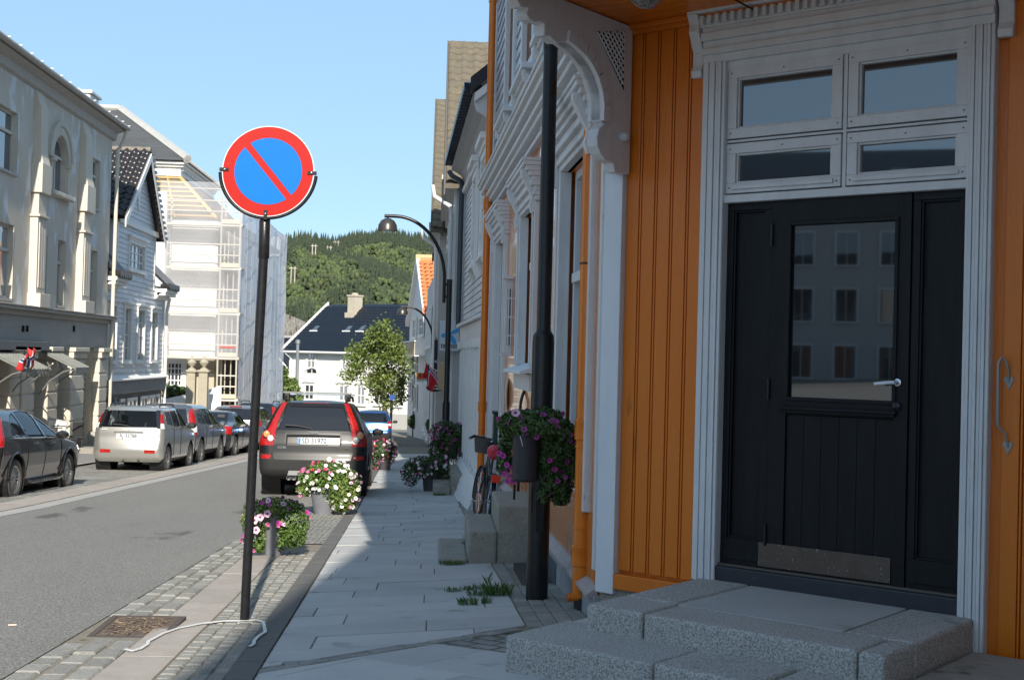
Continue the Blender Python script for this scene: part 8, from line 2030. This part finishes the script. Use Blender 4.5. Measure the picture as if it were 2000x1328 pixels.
# --- street tree
Yt_ = 60.; tx = at(748, 850, Yt_).x; tz = gy(Yt_)-.1
tr = empty('street_tree', (tx, Yt_, tz), 'young broadleaf street tree in front of the white end house', 'tree')
BARK = mat('grey_bark', (.12, .10, .08), .9, (.2, .17, .14), 6, .7, .8, 20)
ztop_ = at(745, 625, Yt_).z
trunk = [(tx, Yt_, tz), (tx+.05, Yt_, tz+2.0), (at(747, 745, Yt_).x, Yt_, at(747, 745, Yt_).z), (at(742, 690, Yt_).x, Yt_, at(742, 690, Yt_).z), (at(748, 645, Yt_).x, Yt_, ztop_-.4)]
MB().tube(trunk, [.13, .11, .09, .06, .02], 12).build('trunk', BARK, tr, smooth=True)
lobs = [(748, 642, 22, 16), (735, 665, 30, 20), (765, 660, 24, 20), (700, 680, 24, 16), (690, 700, 20, 14), (730, 695, 30, 20), (770, 690, 28, 22), (785, 712, 18, 20), (690, 735, 16, 12), (705, 715, 18, 14), (755, 725, 30, 20), (780, 745, 18, 18), (745, 750, 24, 16), (770, 765, 22, 16), (735, 772, 18, 14), (755, 785, 16, 12), (785, 775, 10, 16), (722, 745, 12, 10)]
lim = MB()
for (px, py, a, b) in lobs:
    c_ = at(px, py, Yt_); zz_ = max(tz+2.1, c_.z-1.4); t_ = (trunk[1][0], Yt_, zz_); dyo = rng.uniform(-1, 1)
    lim.tube([t_, ((t_[0]+c_.x)/2, Yt_+dyo*.4, (zz_+c_.z)/2-.1), (c_.x, Yt_+dyo*.8, c_.z)], [.045, .03, .012], 6)
lim.build('branches', BARK, tr, kind='stuff')
TLF = mat('tree_leaf', (.05, .09, .015), .5, (.17, .21, .04), 1.8, .9)
Lb = []
for (px, py, a, b) in lobs:
    for q in range(3): Lb.append(Lp(px+rng.uniform(-a, a)*.5, py+rng.uniform(-b, b)*.5, rng.uniform(-1.1, 1.1), a*.62, a*.62, b*.62, Yt_))
Lb += [Lp(742+rng.uniform(-46, 46), 708+rng.uniform(-66, 70), rng.uniform(-1, 1), 12, 12, 10, Yt_) for _ in range(5)]
P, d = shell(6800, Lb); P = P+rng.normal(0, .16, P.shape); leafcloud('crown', P, d, .15, TLF, tr, kind='stuff', jitter=.8, asp=.7)
t2 = empty('tree_stake', (at(778, 830, 61).x, 61, gy(61)), 'thin support stake standing right of the street tree', 'stake'); MB().tube([(at(763, 830, 61).x, 61, gy(61)), (at(763, 760, 61).x, 61, at(763, 760, 61).z)], .04, 6).build('post', BARK, t2)
# --- green bush beside the netting, hedge under the renovated building
bu = empty('round_bush', (at(555, 780, 80).x, 80, gy(80)), 'sunlit green bush between the netting and the white end house', 'bush')
BUL = mat('bush_leaf', (.06, .11, .02), .5, (.15, .20, .04), 1.2, .9)
Lb = [Lp(px+rng.uniform(-6, 6), py+rng.uniform(-6, 6), rng.uniform(-.8, .8), 13, 13, 11, 80) for (px, py) in ((548, 735), (556, 740), (566, 748), (572, 762), (550, 758), (560, 775), (574, 780), (548, 785), (565, 795), (552, 725)) for _ in range(2)]
P, d = shell(5200, Lb); leafcloud('foliage', P, d, .17, BUL, bu, kind='stuff', jitter=.8, asp=.7)
MB().tube([(at(560, 800, 80).x, 80, gy(80)), (at(560, 760, 80).x, 80, at(560, 760, 80).z)], .1, 8).build('trunk', BARK, bu)
hg = empty('garden_hedge', (at(345, 760, 59).x, 59.3, gy(59)), 'dark green hedge behind the white plank fence under the scaffolding', 'hedge')
Lb = [Lp(px, py, rng.uniform(-.4, .4), 10, 12, 9, 59.3) for (px, py) in ((322, 758), (332, 762), (345, 760), (355, 764), (365, 768), (325, 772), (340, 775), (356, 778))]
P, d = shell(2600, Lb); leafcloud('foliage', P, d, .13, mat('hedge_leaf', (.035, .07, .018), .5, (.08, .13, .03), 2, .8), hg, kind='stuff', jitter=.8)
MB().tube([(at(345, 790, 59.3).x, 59.3, gy(59)), (at(345, 770, 59.3).x, 59.3, at(345, 765, 59.3).z)], .05, 6).build('stem', BARK, hg)
dh = empty('dark_hedge', (at(548, 810, 75).x, 79, gy(78)), 'dark clipped hedge below the sunlit bush', 'hedge')
P, d = shell(1600, [Lp(556, 815, 0, 22, 14, 18, 78)]); leafcloud('foliage', P, d, .15, mat('hedge_dark_leaf', (.02, .035, .012), .6), dh, kind='stuff')
MB().box(at(540, 815, 78.2).x, at(575, 815, 78.2).x, 78.2, 78.6, gy(78), at(550, 806, 78).z).build('fence_boards', mat('dark_fence', (.03, .028, .025), .8), dh)
